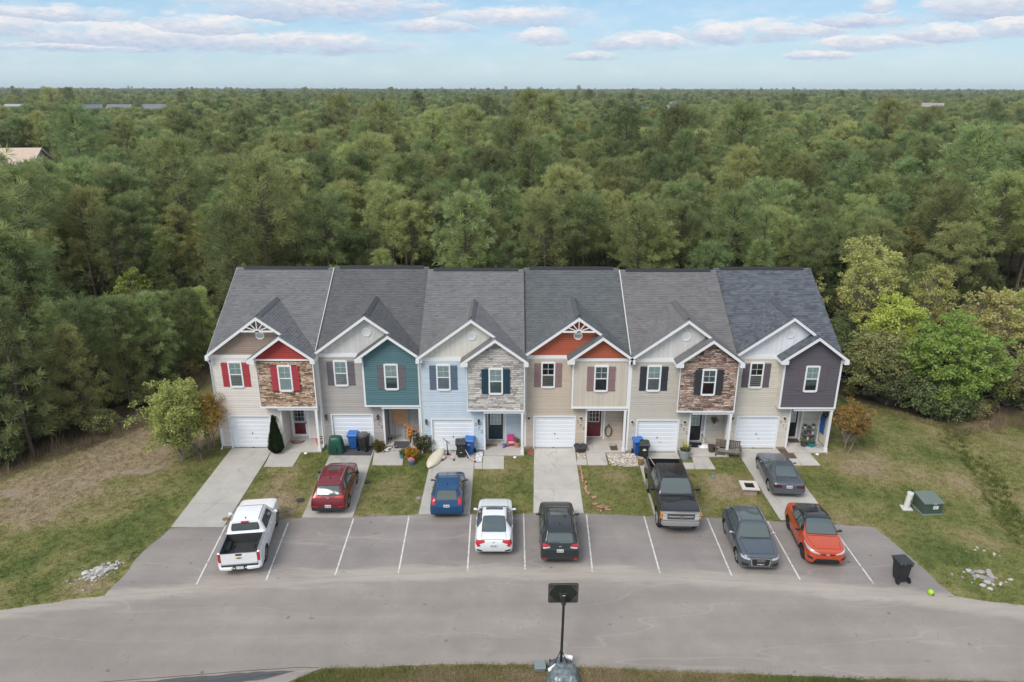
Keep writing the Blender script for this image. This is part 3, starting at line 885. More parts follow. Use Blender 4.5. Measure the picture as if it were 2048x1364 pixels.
LANTERN_B = mat('lantern_black', (0.015, 0.015, 0.015), 0.4, metal=0.3, var=0)
LAMPGLASS = mat('lantern_glass', (0.55, 0.52, 0.45), 0.25, var=0.1)
def lantern(par, x, z, y, style):
    if style == 'black':
        mb = MB(); mb.box(x - .035, y - .03, z - .10, x + .035, y, z + .12)
        mb.lathe([(.02, .15), (.085, .05), (.075, .04)], 6, (x, y - .13, z)); mb.bar((x, y - .02, z + .12), (x, y - .13, z + .16), .02)
        mb.lathe([(.05, -.17), (.065, -.15), (.02, -.20)], 6, (x, y - .13, z))
        o = mb.build('wall_lantern', LANTERN_B, par)
        MB().lathe([(.045, -.15), (.068, .045)], 6, (x, y - .13, z)).build('lantern_glass', mat('dark_lantern_glass', (.08, .08, .08), .15, var=0), o)
    else:
        mb = MB(); mb.box(x - .075, y - .025, z - .14, x + .075, y, z + .14)
        o = mb.build('wall_lantern', WHITE, par)
        b = MB(); b.lathe([(.03, .12), (.07, .06), (.055, -.02), (.02, -.03)], 8, (x, y - .10, z)); b.bar((x, y, z + .06), (x, y - .10, z + .10), .025)
        b.build('lantern_body', LANTERN_B, o)
        MB().lathe([(.0, -.13), (.045, -.10), (.05, -.02)], 8, (x, y - .10, z)).build('lantern_glass', LAMPGLASS, o)

NUM_M = mat('number_black', (0.01, 0.01, 0.012), 0.4, var=0)
def digit(par, ch, x, z, y, size=0.25):
    cu = bpy.data.curves.new('house_number', 'FONT'); cu.body = ch; cu.size = size; cu.extrude = 0.008; cu.align_x = 'CENTER'; cu.resolution_u = 3; cu.offset = 0.012
    tmp = bpy.data.objects.new('house_number', cu); COL.objects.link(tmp)
    dg = bpy.context.evaluated_depsgraph_get()
    me = bpy.data.meshes.new_from_object(tmp.evaluated_get(dg))
    bpy.data.objects.remove(tmp); bpy.data.curves.remove(cu)
    me.name = 'house_number'; me.materials.clear(); me.materials.append(NUM_M)
    return place(me, 'house_number', par, (x, y, z), (rad(90), 0, 0))

# a few rough stone shapes shared by every stone on the facings
def stone_mesh(seed, rough, mats):
    r = random.Random(seed)
    mb = MB(); nx, nz = 4, 2
    def j(a): return r.uniform(-a, a)
    top = [[None] * (nz + 1) for _ in range(nx + 1)]
    vs = []; idx = {}
    for i in range(nx + 1):
        for k in range(nz + 1):
            edge = i in (0, nx) or k in (0, nz)
            x = -0.5 + i / nx; z = -0.5 + k / nz
            vs.append((x + (0 if i in (0, nx) else j(.06)), -(0.55 if edge else 1.0) + j(rough) * (0.5 if edge else 1), z + (0 if k in (0, nz) and i in (0, nx) else j(.10 * rough * 3) if k in (0, nz) else j(.1)))); idx[i, k] = len(vs) - 1
    fs = [(idx[i, k], idx[i+1, k], idx[i+1, k+1], idx[i, k+1]) for i in range(nx) for k in range(nz)]
    b0 = len(vs)
    loop = [idx[i, 0] for i in range(nx + 1)] + [idx[nx, k] for k in range(1, nz + 1)] + [idx[i, nz] for i in range(nx - 1, -1, -1)] + [idx[0, k] for k in range(nz - 1, 0, -1)]
    for q in loop: vs.append((vs[q][0], 0.3, vs[q][2]))
    L = len(loop)
    fs += [(loop[i], b0 + i, b0 + (i + 1) % L, loop[(i + 1) % L]) for i in range(L)]
    mb.add(vs, fs)
    return mb.mesh('stone', mats, fixn=True)
def stone_mat(name, stops, rough=0.85):
    m = bpy.data.materials.new(name); m.use_nodes = True
    t = m.node_tree
    for nd in list(t.nodes): t.nodes.remove(nd)
    N = NT(t)
    r = N.n('ShaderNodeObjectInfo').outputs['Random']
    pos = N.n('ShaderNodeNewGeometry').outputs['Position']
    a = N.noise(pos, 7.0, 4, 0.7)
    f = N.math('ADD', r, N.math('MULTIPLY_ADD', a, 0.7, -0.35), clamp=True)
    c = N.ramp(f, stops)
    p = N.n('ShaderNodeBsdfPrincipled', {'Base Color': c, 'Roughness': rough, 'Specular IOR Level': 0.3})
    b = N.n('ShaderNodeBump', {'Strength': 0.5, 'Distance': 0.02, 'Height': N.noise(pos, 30, 3, .7)}); N.link(b.outputs[0], p.inputs['Normal'])
    N.n('ShaderNodeOutputMaterial', {0: p.outputs[0]})
    return m
S_BROWN = stone_mat('tan_ledge_stone', [(0, srgb(104, 84, 72)), (.25, srgb(158, 130, 110)), (.55, srgb(188, 160, 136)), (.85, srgb(216, 194, 170)), (1, srgb(140, 102, 88))])
S_GREY = stone_mat('grey_cut_stone', [(0, srgb(146, 142, 139)), (.25, srgb(182, 177, 173)), (.55, srgb(204, 198, 191)), (.8, srgb(214, 203, 192)), (1, srgb(158, 157, 159))])
S_RED = stone_mat('russet_ledge_stone', [(0, srgb(98, 80, 74)), (.3, srgb(150, 124, 113)), (.6, srgb(178, 153, 139)), (.85, srgb(208, 186, 170)), (1, srgb(116, 100, 95))])
MORTAR = mat('stone_bed', (0.10, 0.082, 0.068), 0.95, var=0.2)
MORTAR_G = mat('grey_stone_bed', (0.24, 0.225, 0.21), 0.95, var=0.2)

def stone_facing(par, x0, x1, z0, ztop, y, m, rough, rows, lens, seed, skip, bed):
    r = random.Random(seed)
    meshes = [stone_mesh(seed * 10 + k, rough, m) for k in range(7)]
    zmax = max(ztop(x0 + (x1 - x0) * k / 40) for k in range(41))
    bd = MB(); n = 24
    for k in range(n):
        a, b = x0 + (x1 - x0) * k / n, x0 + (x1 - x0) * (k + 1) / n
        bd.add([(a, y - .004, z0), (b, y - .004, z0), (b, y - .004, ztop(b)), (a, y - .004, ztop(a))], [(0, 1, 2, 3)])
    bd.build('stone_bed', bed, par, fixn=False)
    z = z0; cnt = 0; spare = []
    while z < zmax - 0.03:
        h = r.uniform(*rows)
        x = x0 - r.random() * 0.2
        while x < x1:
            L = r.uniform(*lens)
            hh = h * r.uniform(.88, 1.0) 
            a, b = max(x0, x), min(x1, x + L); x += L
            zt = z + hh
            # trim to the roof line
            while b - a > 0.05 and ztop(a) < zt - 0.01: a += 0.03
            while b - a > 0.05 and ztop(b) < zt - 0.01: b -= 0.03
            if b - a < 0.06: continue
            if any(a > s0 and b < s1 and z > q0 and zt < q1 for (s0, s1, q0, q1) in skip): continue
            me = meshes[r.randrange(7)]
            if cnt < 300:
                o = place(me, 'stone', par, ((a + b) / 2, y, (z + zt) / 2), (0, r.uniform(-.02, .02) * (1 + 3 * rough), 0))
                o.scale = (b - a - 0.010, r.uniform(.022, .062), hh - 0.008)
                cnt += 1
            else: spare.append(((a + b) / 2, (z + zt) / 2, b - a - .01, r.uniform(.022, .06), hh - .008, me))
        z += h
    if spare:
        mb = MB()
        for (cx, cz, sx, sy, sz, me) in spare:
            mb.add([(cx + v.co.x * sx, y + v.co.y * sy, cz + v.co.z * sz) for v in me.vertices], [tuple(p.vertices) for p in me.polygons])
        mb.build('small_stones', m, par, kind='stuff')

def slope_board(mb, x0, x1, zf, h0, h1, y0, y1):
    """board following zf between x0 and x1: from zf-h0 down to zf-h1"""
    P = [(x0, zf(x0) - h1), (x1, zf(x1) - h1), (x1, zf(x1) - h0), (x0, zf(x0) - h0)]
    mb.prism(P, 'y', y0, y1)

def townhouse(i, cfg):
    X, Y = UX[i], UY[i]
    H = thing('townhouse', cfg['label'], 'townhouse', (X, Y, 0), 0, 'attached townhouses in the row')
    num = UN[i]
    sid = siding_mat('siding_' + cfg['sid'], cfg['c_sid']); core = mat('wall_' + cfg['sid'], srgb(*cfg['c_sid']), 0.6, var=0.03)
    shm = shingle_mat('shingles_' + cfg['roofname'], cfg['c_roof'], cfg.get('roof_tint', 0.13))
    edge_l, edge_r = cfg.get('edge') == 'l', cfg.get('edge') == 'r'
    # --- carcass
    mb = MB()
    mb.box(0, .12, 0, 3.72, 12, 2.95); mb.box(3.72, 1.42, 0, WW, 12, 2.95); mb.box(4.95, 1.12, 0, WW, 1.42, 2.95)
    mb.box(0, .02, 2.95, WW, 12, 6.05)
    mb.box(2.76, -.49, 2.95, WW - .005, .02, 6.05)
    mb.prism([(0, 6.05), (WW, 6.05), (3.05, 8.27)], 'y', .03, 4.0)
    mb.prism([(2.76, 6.05), (WW - .005, 6.05), (4.40, 7.27)], 'y', -.485, .03)
    mb.prism([(0.0, 6.05), (12.0, 6.05), (6.0, 9.60)], 'x', 0.0, WW)
    mb.build('wall', core, H)
    for fx0, fx1 in ((-.012, .5), (3.1, 3.73)): MB().box(fx0, -.012, 0, fx1, .1, .16).build('foundation', mat('foundation_block', srgb(150, 145, 138), .9, var=.15), H)
    # --- siding on the front
    sd = MB(); rs = random.Random(i)
    lap(sd, lambda z: 0.0, lambda z: 3.70, .16, 2.95, 0.0, holes=[(.53, 3.09, 0, 2.24)], r=rs)
    # side strips beside the garage opening stop at its casing
    lap(sd, lambda z: 0.0, lambda z: 2.76, 2.95, 5.88, 0.0, r=rs)
    lap(sd, lambda z: 5.0, lambda z: WW, .12, 2.80, 1.10, r=rs)
    lap(sd, lambda z: 0.02, lambda z: 1.40, .12, 2.90, 3.72, axis='y', sgn=1, r=rs)
    lap(sd, lambda z: -.47, lambda z: 0.0, 2.97, 6.0, 2.76, axis='y', sgn=-1, r=rs)
    lap(sd, lambda z: -.47, lambda z: 0.0, 2.97, 6.0, WW - .005, axis='y', sgn=1, r=rs)
    lap(sd, lambda z: 0.05, lambda z: 11.95, .16, 6.0, 0.0, axis='y', sgn=-1, r=rs) if edge_l else None
    lap(sd, lambda z: 0.05, lambda z: 11.95, .16, 6.0, WW, axis='y', sgn=1, r=rs) if edge_r else None
    sd.build('siding', sid, H, kind='stuff', fixn=False, tint=True)
    # --- big gable
    gb = MB(); zg = lambda x: zbig(x) - .23
    gm = siding_mat('gable_' + cfg['gab'], cfg['c_gab'])
    if cfg['gab_style'] == 'lap':
        lap(gb, lambda z: max(0.0, 3.05 - (8.27 - z) / GT), lambda z: min(WW, 3.05 + (8.27 - z) / GT), 6.11, 8.22, 0.0, r=rs)
    else:
        batten(gb, 0.0, WW, 6.11, zg, 0.0)
    gb.build('gable_siding', gm, H, kind='stuff', fixn=False, tint=True)
    # --- bay
    zs = lambda x: zsmall(x) - .23
    bx0, bx1 = 2.83, WW - .07
    st = cfg['bay']
    skipw = [(3.5, 5.34, 3.98, 5.70)]
    if st == 'stone_low':
        stone_facing(H, bx0, bx1, 3.03, lambda x: 5.92, -.5, S_BROWN, 0.7, (.065, .105), (.16, .46), 5, skipw, MORTAR)
        b2 = MB(); lap(b2, lambda z: max(2.76, 4.40 - (7.27 - z) / GT), lambda z: min(WW, 4.40 + (7.27 - z) / GT), 6.04, 7.22, -.5, r=rs)
        b2.build('small_gable_siding', siding_mat('gable_' + cfg['gab2'], cfg['c_gab2']), H, kind='stuff', fixn=False, tint=True)
    elif st == 'stone':
        red = cfg['stone'] == 'red'
        stone_facing(H, bx0, bx1, 3.03, lambda x: zs(x) - .01, -.5, S_RED if red else S_GREY, 0.5 if red else 0.2, (.075, .125) if red else (.09, .16), (.18, .50) if red else (.20, .58), 7 + i, skipw, MORTAR if red else MORTAR_G)
    elif st == 'lap':
        b2 = MB()
        lap(b2, lambda z: max(bx0 - .02, 4.40 - (7.27 - z) / GT), lambda z: min(bx1 + .02, 4.40 + (7.27 - z) / GT), 3.03, 7.22, -.5, r=rs)
        b2.build('bay_siding', siding_mat('bay_' + cfg['bayname'], cfg['c_bay']), H, kind='stuff', fixn=False, tint=True)
    elif st == 'batten':
        b2 = MB(); batten(b2, bx0 - .02, bx1 + .02, 3.03, lambda x: 5.92, -.5, .125)
        b2.build('bay_siding', siding_mat('bay_' + cfg['bayname'], cfg['c_bay']), H, kind='stuff', fixn=False, tint=True)
        b3 = MB(); lap(b3, lambda z: max(2.76, 4.40 - (7.27 - z) / GT), lambda z: min(WW, 4.40 + (7.27 - z) / GT), 6.11, 7.22, -.5, r=rs)
        b3.build('small_gable_siding', siding_mat('gable_' + cfg['gab2'], cfg['c_gab2']), H, kind='stuff', fixn=False, tint=True)
    # --- white trim
    tw = .05 if st.startswith('stone') else .10
    tr = MB()
    tr.box(-.008, -.040, 0.16, .095, .06, 6.0)                                 # left corner
    tr.box(3.66, -.040, .10, 3.765, .04, 2.82)                                 # porch corner
    tr.box(2.74, -.535, 2.96, 2.74 + tw, -.44, 6.0); tr.box(WW - tw - .01, -.535, 2.96, WW + .004, -.44, 6.0)
    tr.box(2.735, -.545, 2.93, WW + .008, -.43, 3.03)                          # foot of the bay
    tr.box(3.70, -.46, 2.76, WW - .002, -.36, 2.925)                           # porch header
    tr.box(4.905, 1.07, .10, 5.0, 1.44, 2.92)
    if st in ('stone_low',): tr.box(2.76, -.56, 5.92, WW, -.48, 6.03)
    if st == 'batten': tr.box(2.76, -.56, 5.92, WW, -.48, 6.10)
    tr.build('corner_trim', WHITE, H)
    MB().box(0, -.042, 5.885, 2.60, .02, 6.105).build('frieze_board', WHITE, H)
    MB().box(2.74, -.43, 2.90, WW - .01, 1.12, 2.945).build('porch_ceiling', mat('soffit_white', (.72, .72, .71), .6, var=.03), H)
    # garage: casing, four panels, handle
    c_ = MB(); c_.box(.53, -.05, 0.03, .615, .10, 2.235); c_.box(3.005, -.05, 0.03, 3.09, .10, 2.235); c_.box(.615, -.052, 2.15, 3.005, .10, 2.237)
    c_.build('garage_casing', WHITE, H)
    GD = mat('garage_door_white', (0.76, 0.785, 0.82), 0.45, var=0.03)
    gd = MB().box(.615, .075, .02, 3.005, .115, 2.15).build('garage_door', GD, H)
    for k in range(4):
        z0, z1 = .045 + k * .527, .045 + (k + 1) * .527 - .012
        p = MB()
        for q in range(2):
            a, b = z0 + (z1 - z0) * q / 2, z0 + (z1 - z0) * (q + 1) / 2
            p.prism([(.075, a), (.052, a + .004), (.046, b - .028), (.060, b - .006), (.075, b)][::-1], 'x', .62, 3.0)
        p.build('panel', GD, gd)
    hx = 1.85
    MB().box(hx - .02, .028, .93, hx + .02, .05, 1.06).build('lock_handle', LANTERN_B, gd)
    MB().box(hx + .12, .036, .66, hx + .26, .05, .685).build('lift_handle', mat('grey_metal', (.35, .35, .36), .4, metal=.6, var=0), gd)
    MB().box(1.72, .02, .03, 1.86, .05, .06).build('bottom_bracket', LANTERN_B, gd)
    # front door
    door(H, cfg['door'])
    # windows
    ul, ll, ur, lr = cfg['win']
    window(H, 1.37, 4.07, 0.0, upper=ul, lower=ll, grid=True)
    window(H, 4.42, 4.05, -.5 - (.03 if st.startswith('stone') else 0), upper=ur, lower=lr, grid=True)
    shl = mat('shutter_' + cfg['shn'], srgb(*cfg['c_sh']), .5, var=.06); shr = mat('shutter_' + cfg.get('shn2', cfg['shn']), srgb(*cfg.get('c_sh2', cfg['c_sh'])), .5, var=.06)
    for sx in (-.615, .615): shutter(H, 1.37 + sx, 4.09, 0.0, shl)
    for sx in (-.615, .615): shutter(H, 4.42 + sx, 4.07, -.5 - (.035 if st.startswith('stone') else 0), shr)
    # lanterns, numbers
    lantern(H, .27, 2.06, -.015, cfg['lamp']) if i else None
    lantern(H, 3.38, 2.06, -.015, cfg['lamp'])
    for k, ch in enumerate(num): digit(H, ch, 3.22 + .175 * k, 1.72 - .235 * k, -.022)
    # porch
    PC = CONC2
    MB().box(3.70, -.56, 0, WW, 1.42, .10).build('porch_slab', PC, H, bevel=.01)
    po = MB(); po.box(WW - .20, -.47, .10, WW - .06, -.35, 2.78); po.box(WW - .225, -.49, .10, WW - .035, -.33, .30); po.build('porch_post', WHITE, H)
    # --- roofs
    dk = MB(); a0 = -.13 if edge_l else 0.0; a1 = WW + (.13 if edge_r else 0.0)
    dk.prism([(.06, 6.06), (.06, zmain(.06) - .015), (6.0, zmain(6.0) - .015), (12.3, 6.035), (12.3, 5.90), (6.0, zmain(6.0) - .15)], 'x', a0, a1)
    roof = dk.build('roof', mat('roof_edge_' + cfg['roofname'], srgb(*[c * .8 for c in cfg['c_roof']]), .9, var=.1), H)
    sl = math.hypot(1, MAIN_T)
    up = Vector((0, 1 / sl, MAIN_T / sl)); nr = Vector((0, -MAIN_T / sl, 1 / sl))
    sh = MB()
    def under(u, v):      # shingles buried beneath the front gable are left out
        y = .05 + v / sl; z = zmain(y)
        return z < zbig(u) - .10
    shingle_rows(sh, Vector((0, .05, zmain(.05) - .005)), up, Vector((1, 0, 0)), nr, 5.95 * sl, lambda v: a0, lambda v: a1, seed=i * 3, cut=under)
    sh.add([(a0, 6.0, zmain(6) - .005), (a1, 6.0, zmain(6) - .005), (a1, 12.3, 6.05), (a0, 12.3, 6.05)], [(0, 1, 2, 3)])
    # big gable slopes
    gl = math.hypot(1, GT)
    yint = lambda z: (z - 6.05) / MAIN_T - .3
    xl0, xr0 = -.14, 6.22
    upl = Vector((1 / gl, 0, GT / gl)); nl = Vector((-GT / gl, 0, 1 / gl))
    upr = Vector((-1 / gl, 0, GT / gl)); nrr = Vector((GT / gl, 0, 1 / gl))
    zl0 = zbig(xl0)
    shingle_rows(sh, Vector((xl0, 0, zl0)), upl, Vector((0, 1, 0)), nl, (3.05 - xl0) * gl, lambda v: -.39, lambda v: yint(zl0 + v * GT / gl) + .12, seed=i * 3 + 1)
    zr0 = zbig(xr0)
    shingle_rows(sh, Vector((xr0, 0, zr0)), upr, Vector((0, 1, 0)), nrr, (xr0 - 3.05) * gl, lambda v: -.39, lambda v: yint(zr0 + v * GT / gl) + .12, seed=i * 3 + 2)
    # small gable slopes
    xa, xb = 2.44, 6.27
    za = zsmall(xa)
    shingle_rows(sh, Vector((xa, 0, za)), upl, Vector((0, 1, 0)), nl, (4.40 - xa) * gl, lambda v: -.89, lambda v: .04, seed=i * 5 + 1)
    zb_ = zsmall(xb)
    shingle_rows(sh, Vector((xb, 0, zb_)), upr, Vector((0, 1, 0)), nrr, (xb - 4.40) * gl, lambda v: -.89, lambda v: -.385, seed=i * 5 + 2)
    sh.build('shingles', shm, roof, kind='stuff', fixn=False, tint=True)
    # decks below the gable shingles
    d2 = MB()
    d2.prism([(xl0, zbig(xl0) - .15), (3.05, 8.5 - .15), (xr0, zbig(xr0) - .15), (xr0, zbig(xr0) - .012), (3.05, 8.5 - .012), (xl0, zbig(xl0) - .012)], 'y', -.375, 3.6)
    d2.prism([(xa, zsmall(xa) - .15), (4.40, 7.35), (xb, zsmall(xb) - .15), (xb, zsmall(xb) - .012), (4.40, 7.488), (xa, zsmall(xa) - .012)], 'y', -.875, -.376)
    d2.prism([(xa, zsmall(xa) - .15), (4.40, 7.35), (4.40, 7.488), (xa, zsmall(xa) - .012)], 'y', -.376, .02)
    d2.build('gable_soffit', mat('soffit_white', (.72, .72, .71), .6, var=.03), roof)
    # white rake boards and eave returns
    rk = MB()
    slope_board(rk, xl0 - .01, 3.05, zbig, .0, .185, -.405, -.372); slope_board(rk, 3.05, 4.50, zbig, .0, .185, -.405, -.372)
    slope_board(rk, xa - .01, 4.40, zsmall, .0, .185, -.905, -.872); slope_board(rk, 4.40, xb + .01, zsmall, .0, .185, -.905, -.872)
    for (q0, q1, ya, yb) in ((xl0 - .02, .04, -.40, .02), (xa - .02, 2.84, -.90, .02), (6.02, xb + .02, -.90, -.02)):
        rk.box(q0, ya, 5.86, q1, yb, 6.02)
        rk.prism([(q0, 6.02), (q1, 6.02), (q1, 6.12 if q0 < 5 else 6.05), (q0, 6.05 if q0 < 5 else 6.12)], 'y', ya, yb)
    rk.build('rake_board', WHITE, roof)
    mr = MB()
    for xx0, xx1 in ((a0 - .028, a0 - .002), (a1 + .002, a1 + .026)):
        if xx0 > 3 and not cfg.get('rake_r', edge_r): continue
        if xx0 < 3 and not cfg.get('rake_l', edge_l): continue
        tp = -.03 if (edge_l and xx0 < 3) or (edge_r and xx0 > 3) else .012
        mr.prism([(.0, 6.03), (.0, zmain(0) + tp), (6.0, zmain(6) + tp), (12.3, 6.06), (12.3, 5.88), (6.0, zmain(6) - .19)], 'x', xx0, xx1)
    if mr.v: mr.build('main_rake', WHITE, roof)
    if edge_l or edge_r:
        gx = -.14 if edge_l else WW + .02
        MB().box(gx, -.42, 5.93, gx + .12, -.30, 6.05).build('gutter_end', WHITE, roof)
    # ridge vents
    RV = mat('ridge_vent_' + cfg['roofname'], srgb(*[c * .86 for c in cfg['c_roof']]), .9, var=.15)
    v = MB()
    v.prism([(5.80, zmain(5.8) + .005), (5.82, zmain(5.82) + .045), (6.0, zmain(6) + .085), (6.18, zmain(5.82) + .045), (6.20, zmain(5.8) + .005)], 'x', .35, WW - .35)
    v.build('ridge_vent', mat('ridge_vent_black', (.022, .023, .026), .8, var=.2), roof)
    v = MB()
    x_ = lambda q: zbig(3.05 + q)
    yy = -.10
    while yy < 3.45:
        y2 = min(3.5, yy + .58); j = RNG.uniform(-.006, .006)
        v.prism([(3.05 - .20, x_(.20) + .02), (3.05, 8.5 + .055 + j), (3.05 + .20, x_(.20) + .02), (3.05 + .19, x_(.19) + .055 + j), (3.05, 8.5 + .10 + j), (3.05 - .19, x_(.19) + .055 + j)], 'y', yy, y2 - .01)
        yy = y2
    v.build('gable_ridge_cap', RV, roof)
    # octagonal louvre in the big gable
    vz = 7.42 if not cfg.get('sunburst') else 7.30
    oc = MB(); Mx = Matrix.Rotation(rad(90), 3, 'X') @ Matrix.Rotation(rad(22.5), 3, 'Z')
    oc.lathe([(.20, .0), (.27, .0), (.27, .05), (.20, .05), (.20, 0)], 8, (3.05, 0, vz), Mx, cap=False)
    ov = oc.build('gable_vent', WHITE, H)
    lv = MB()
    for k in range(5):
        zz = vz - .15 + k * .075; wv = .185 - abs(zz - vz) * .35
        lv.prism([(-.010, zz - .03), (-.042, zz - .034), (-.022, zz + .03), (-.010, zz + .03)], 'x', 3.05 - wv, 3.05 + wv)
    lv.build('louvre', mat('louvre_white', (.66, .66, .66), .5, var=.03), ov)
    if cfg.get('sunburst'):
        sb = MB(); zb2 = 7.66; yb = -.385
        w2 = (8.5 - .17 - zb2) / GT
        sb.box(3.05 - w2, yb - .03, zb2 - .05, 3.05 + w2, yb + .03, zb2 + .04)
        for ang in (22, 52, 90, 128, 158):
            L = .92 if ang in (22, 158) else .66 if ang == 90 else .68
            c_, s_ = math.cos(rad(ang)), math.sin(rad(ang))
            e = Vector((3.05 + c_ * L, yb, zb2 + s_ * L))
            while e.z > zbig(e.x) - .15: e = e.lerp(Vector((3.05, yb, zb2)), .04)
            sb.bar((3.05, yb, zb2), e, .045, .045)
        sb.lathe([(.0, -.03), (.11, -.03), (.11, .03), (0, .03)], 10, (3.05, yb, zb2 + .02), Matrix.Rotation(rad(90), 3, 'X'))
        sb.build('gable_bracket', WHITE, H)
    # downspout
    if cfg.get('spout'):
        sx = cfg['spout']
        sp = MB(); sp.tube([(sx, -.34, 5.95), (sx, -.30, 5.80), (sx, -.10, 5.55), (sx, -.09, .25), (sx, -.13, .14), (sx, -.32, .07)], .042, 6)
        sp.build('downspout', WHITE, H, smooth=True)
    return H

def door(H, d):
    y = 1.40; x0, x1 = 3.90, 4.80
    fr_ = MB(); fr_.box(x0 - .10, y - .05, .10, x0, y + .03, 2.22); fr_.box(x1, y - .05, .10, x1 + .10, y + .03, 2.22); fr_.box(x0, y - .05, 2.14, x1, y + .03, 2.22); fr_.box(x0, y - .07, .10, x1, y + .02, .135)
    fr_.build('door_frame', WHITE, H)
    m = mat('door_' + d['n'], srgb(*d['c']), .35, var=.03)
    dm = MB(); dm.box(x0 + .005, y - .025, .14, x1 - .005, y + .02, 2.14)
    for (a, b) in ((.12, .40), (.50, .78)): dm.box(x0 + a, y - .035, .30, x0 + b, y - .02, .95)
    D = dm.build('front_door', m, H, bevel=.004)
    gx0, gx1, gz0, gz1 = x0 + .15, x1 - .15, 1.18, 2.02
    if d.get('lite', True):
        lf = MB(); 
        lf.box(gx0 - .04, y - .045, gz0 - .04, gx0, y - .02, gz1 + .04); lf.box(gx1, y - .045, gz0 - .04, gx1 + .04, y - .02, gz1 + .04)
        lf.box(gx0, y - .045, gz1, gx1, y - .02, gz1 + .04); lf.box(gx0, y - .045, gz0 - .04, gx1, y - .02, gz0)
        for k in (1, 2):
            xx = gx0 + (gx1 - gx0) * k / 3; zz = gz0 + (gz1 - gz0) * k / 3
            lf.box(xx - .011, y - .043, gz0, xx + .011, y - .026, gz1); lf.box(gx0, y - .042, zz - .011, gx1, y - .027, zz + .011)
        lf.build('lite_frame', WHITE, D)
        MB().box(gx0, y - .036, gz0, gx1, y - .030, gz1).build('door_glass', glassy('door_glass_' + ('dark' if d.get('dark', 1) else 'pale'), (.03, .035, .04) if d.get('dark', 1) else (.42, .46, .44), .1), D)
    k = MB(); k.ball((x0 + .07, y - .06, 1.02), .035, 8, 6); k.ball((x0 + .07, y - .04, 1.18), .028, 8, 6); k.build('door_knob', mat('brushed_nickel', (.42, .40, .37), .3, metal=.9, var=0), D, smooth=True)
    if d.get('storm'):
        s = MB(); ys = y - .085
        s.box(x0 - .02, ys - .02, .14, x0 + .10, ys + .015, 2.15); s.box(x1 - .10, ys - .02, .14, x1 + .02, ys + .015, 2.15); s.box(x0 + .10, ys - .02, 2.06, x1 - .10, ys + .015, 2.15); s.box(x0 + .10, ys - .02, .14, x1 - .10, ys + .015, .30); s.box(x0 + .10, ys - .02, 1.10, x1 - .10, ys + .015, 1.15)
        S = s.build('storm_door', WHITE, H)
        MB().box(x1 - .08, ys - .05, 1.02, x1 - .04, ys - .02, 1.2).build('storm_handle', LANTERN_B, S)
        MB().add([(x0 + .10, ys, .30), (x1 - .10, ys, .30), (x1 - .10, ys, 2.06), (x0 + .10, ys, 2.06)], [(0, 1, 2, 3)]).build('storm_pane', GLASS, S, fixn=False)

CFG = [
 dict(label='left end townhouse numbered 301 with brown stone bay and red shutters', sid='pinkish_beige', c_sid=(216, 207, 200), gab='taupe', c_gab=(152, 132, 118), gab_style='lap', gab2='red', c_gab2=(162, 50, 44), bay='stone_low', shn='red', c_sh=(172, 62, 72),
      roofname='mid_grey', c_roof=(113, 113, 114), door=dict(n='red', c=(150, 44, 52), storm=True), win=('blind', 'screen', 'blind', 'blind'), lamp='black', sunburst=True, edge='l', rake_r=True, spout=-.03),
 dict(label='townhouse numbered 303 with a teal bay and grey-brown walls', sid='grey_brown', c_sid=(170, 164, 159), gab='pale_grey', c_gab=(212, 210, 206), gab_style='batten', bay='lap', bayname='teal', c_bay=(78, 113, 119), shn='dark_grey', c_sh=(108, 103, 108),
      roofname='charcoal', c_roof=(96, 96, 97), door=dict(n='white', c=(216, 216, 214), lite=False), win=('blind', 'blind', 'blind', 'half'), lamp='black', spout=-.02),
 dict(label='townhouse numbered 305 with pale blue walls and grey stone bay', sid='pale_blue', c_sid=(188, 200, 210), gab='cream', c_gab=(222, 219, 208), gab_style='batten', bay='stone', stone='grey', shn='slate_blue', c_sh=(92, 108, 124), shn2='deep_blue', c_sh2=(34, 62, 78),
      roofname='warm_grey', c_roof=(114, 113, 113), door=dict(n='deep_teal', c=(30, 54, 66), dark=0), win=('blind', 'screen', 'blind', 'screen'), lamp='black', spout=-.02),
 dict(label='townhouse numbered 307 with orange gables and a cream vertical-boarded bay', sid='tan', c_sid=(192, 178, 161), gab='orange', c_gab=(172, 86, 58), gab_style='lap', gab2='orange', c_gab2=(172, 86, 58), bay='batten', bayname='cream', c_bay=(204, 194, 180), shn='mauve_brown', c_sh=(142, 116, 114),
      roofname='slate', c_roof=(96, 99, 100), door=dict(n='maroon', c=(112, 34, 44)), win=('dark', 'dark', 'screen', 'dark'), lamp='white', sunburst=True),
 dict(label='townhouse numbered 309 with a russet stone bay and black shutters', sid='khaki', c_sid=(190, 183, 172), gab='grey_white', c_gab=(214, 211, 207), gab_style='batten', bay='stone', stone='red', shn='charcoal', c_sh=(54, 58, 62),
      roofname='brown_grey', c_roof=(113, 111, 111), door=dict(n='black', c=(40, 42, 45), dark=0), win=('blind', 'screen', 'screen', 'dark'), lamp='white', rake_l=True),
 dict(label='right end townhouse numbered 311 with a dark slate-purple bay', sid='beige', c_sid=(205, 197, 184), gab='white', c_gab=(226, 227, 230), gab_style='batten', bay='lap', bayname='slate_purple', c_bay=(92, 86, 94), shn='dark_mauve', c_sh=(100, 92, 98), shn2='dark_mauve',
      roofname='blue_slate', c_roof=(92, 96, 102), roof_tint=.28, door=dict(n='black', c=(44, 44, 46), dark=0), win=('dark', 'dark', 'blind', 'half'), lamp='white', edge='r', rake_r=False),
]
HOUSES = [townhouse(i, c) for i, c in enumerate(CFG)]

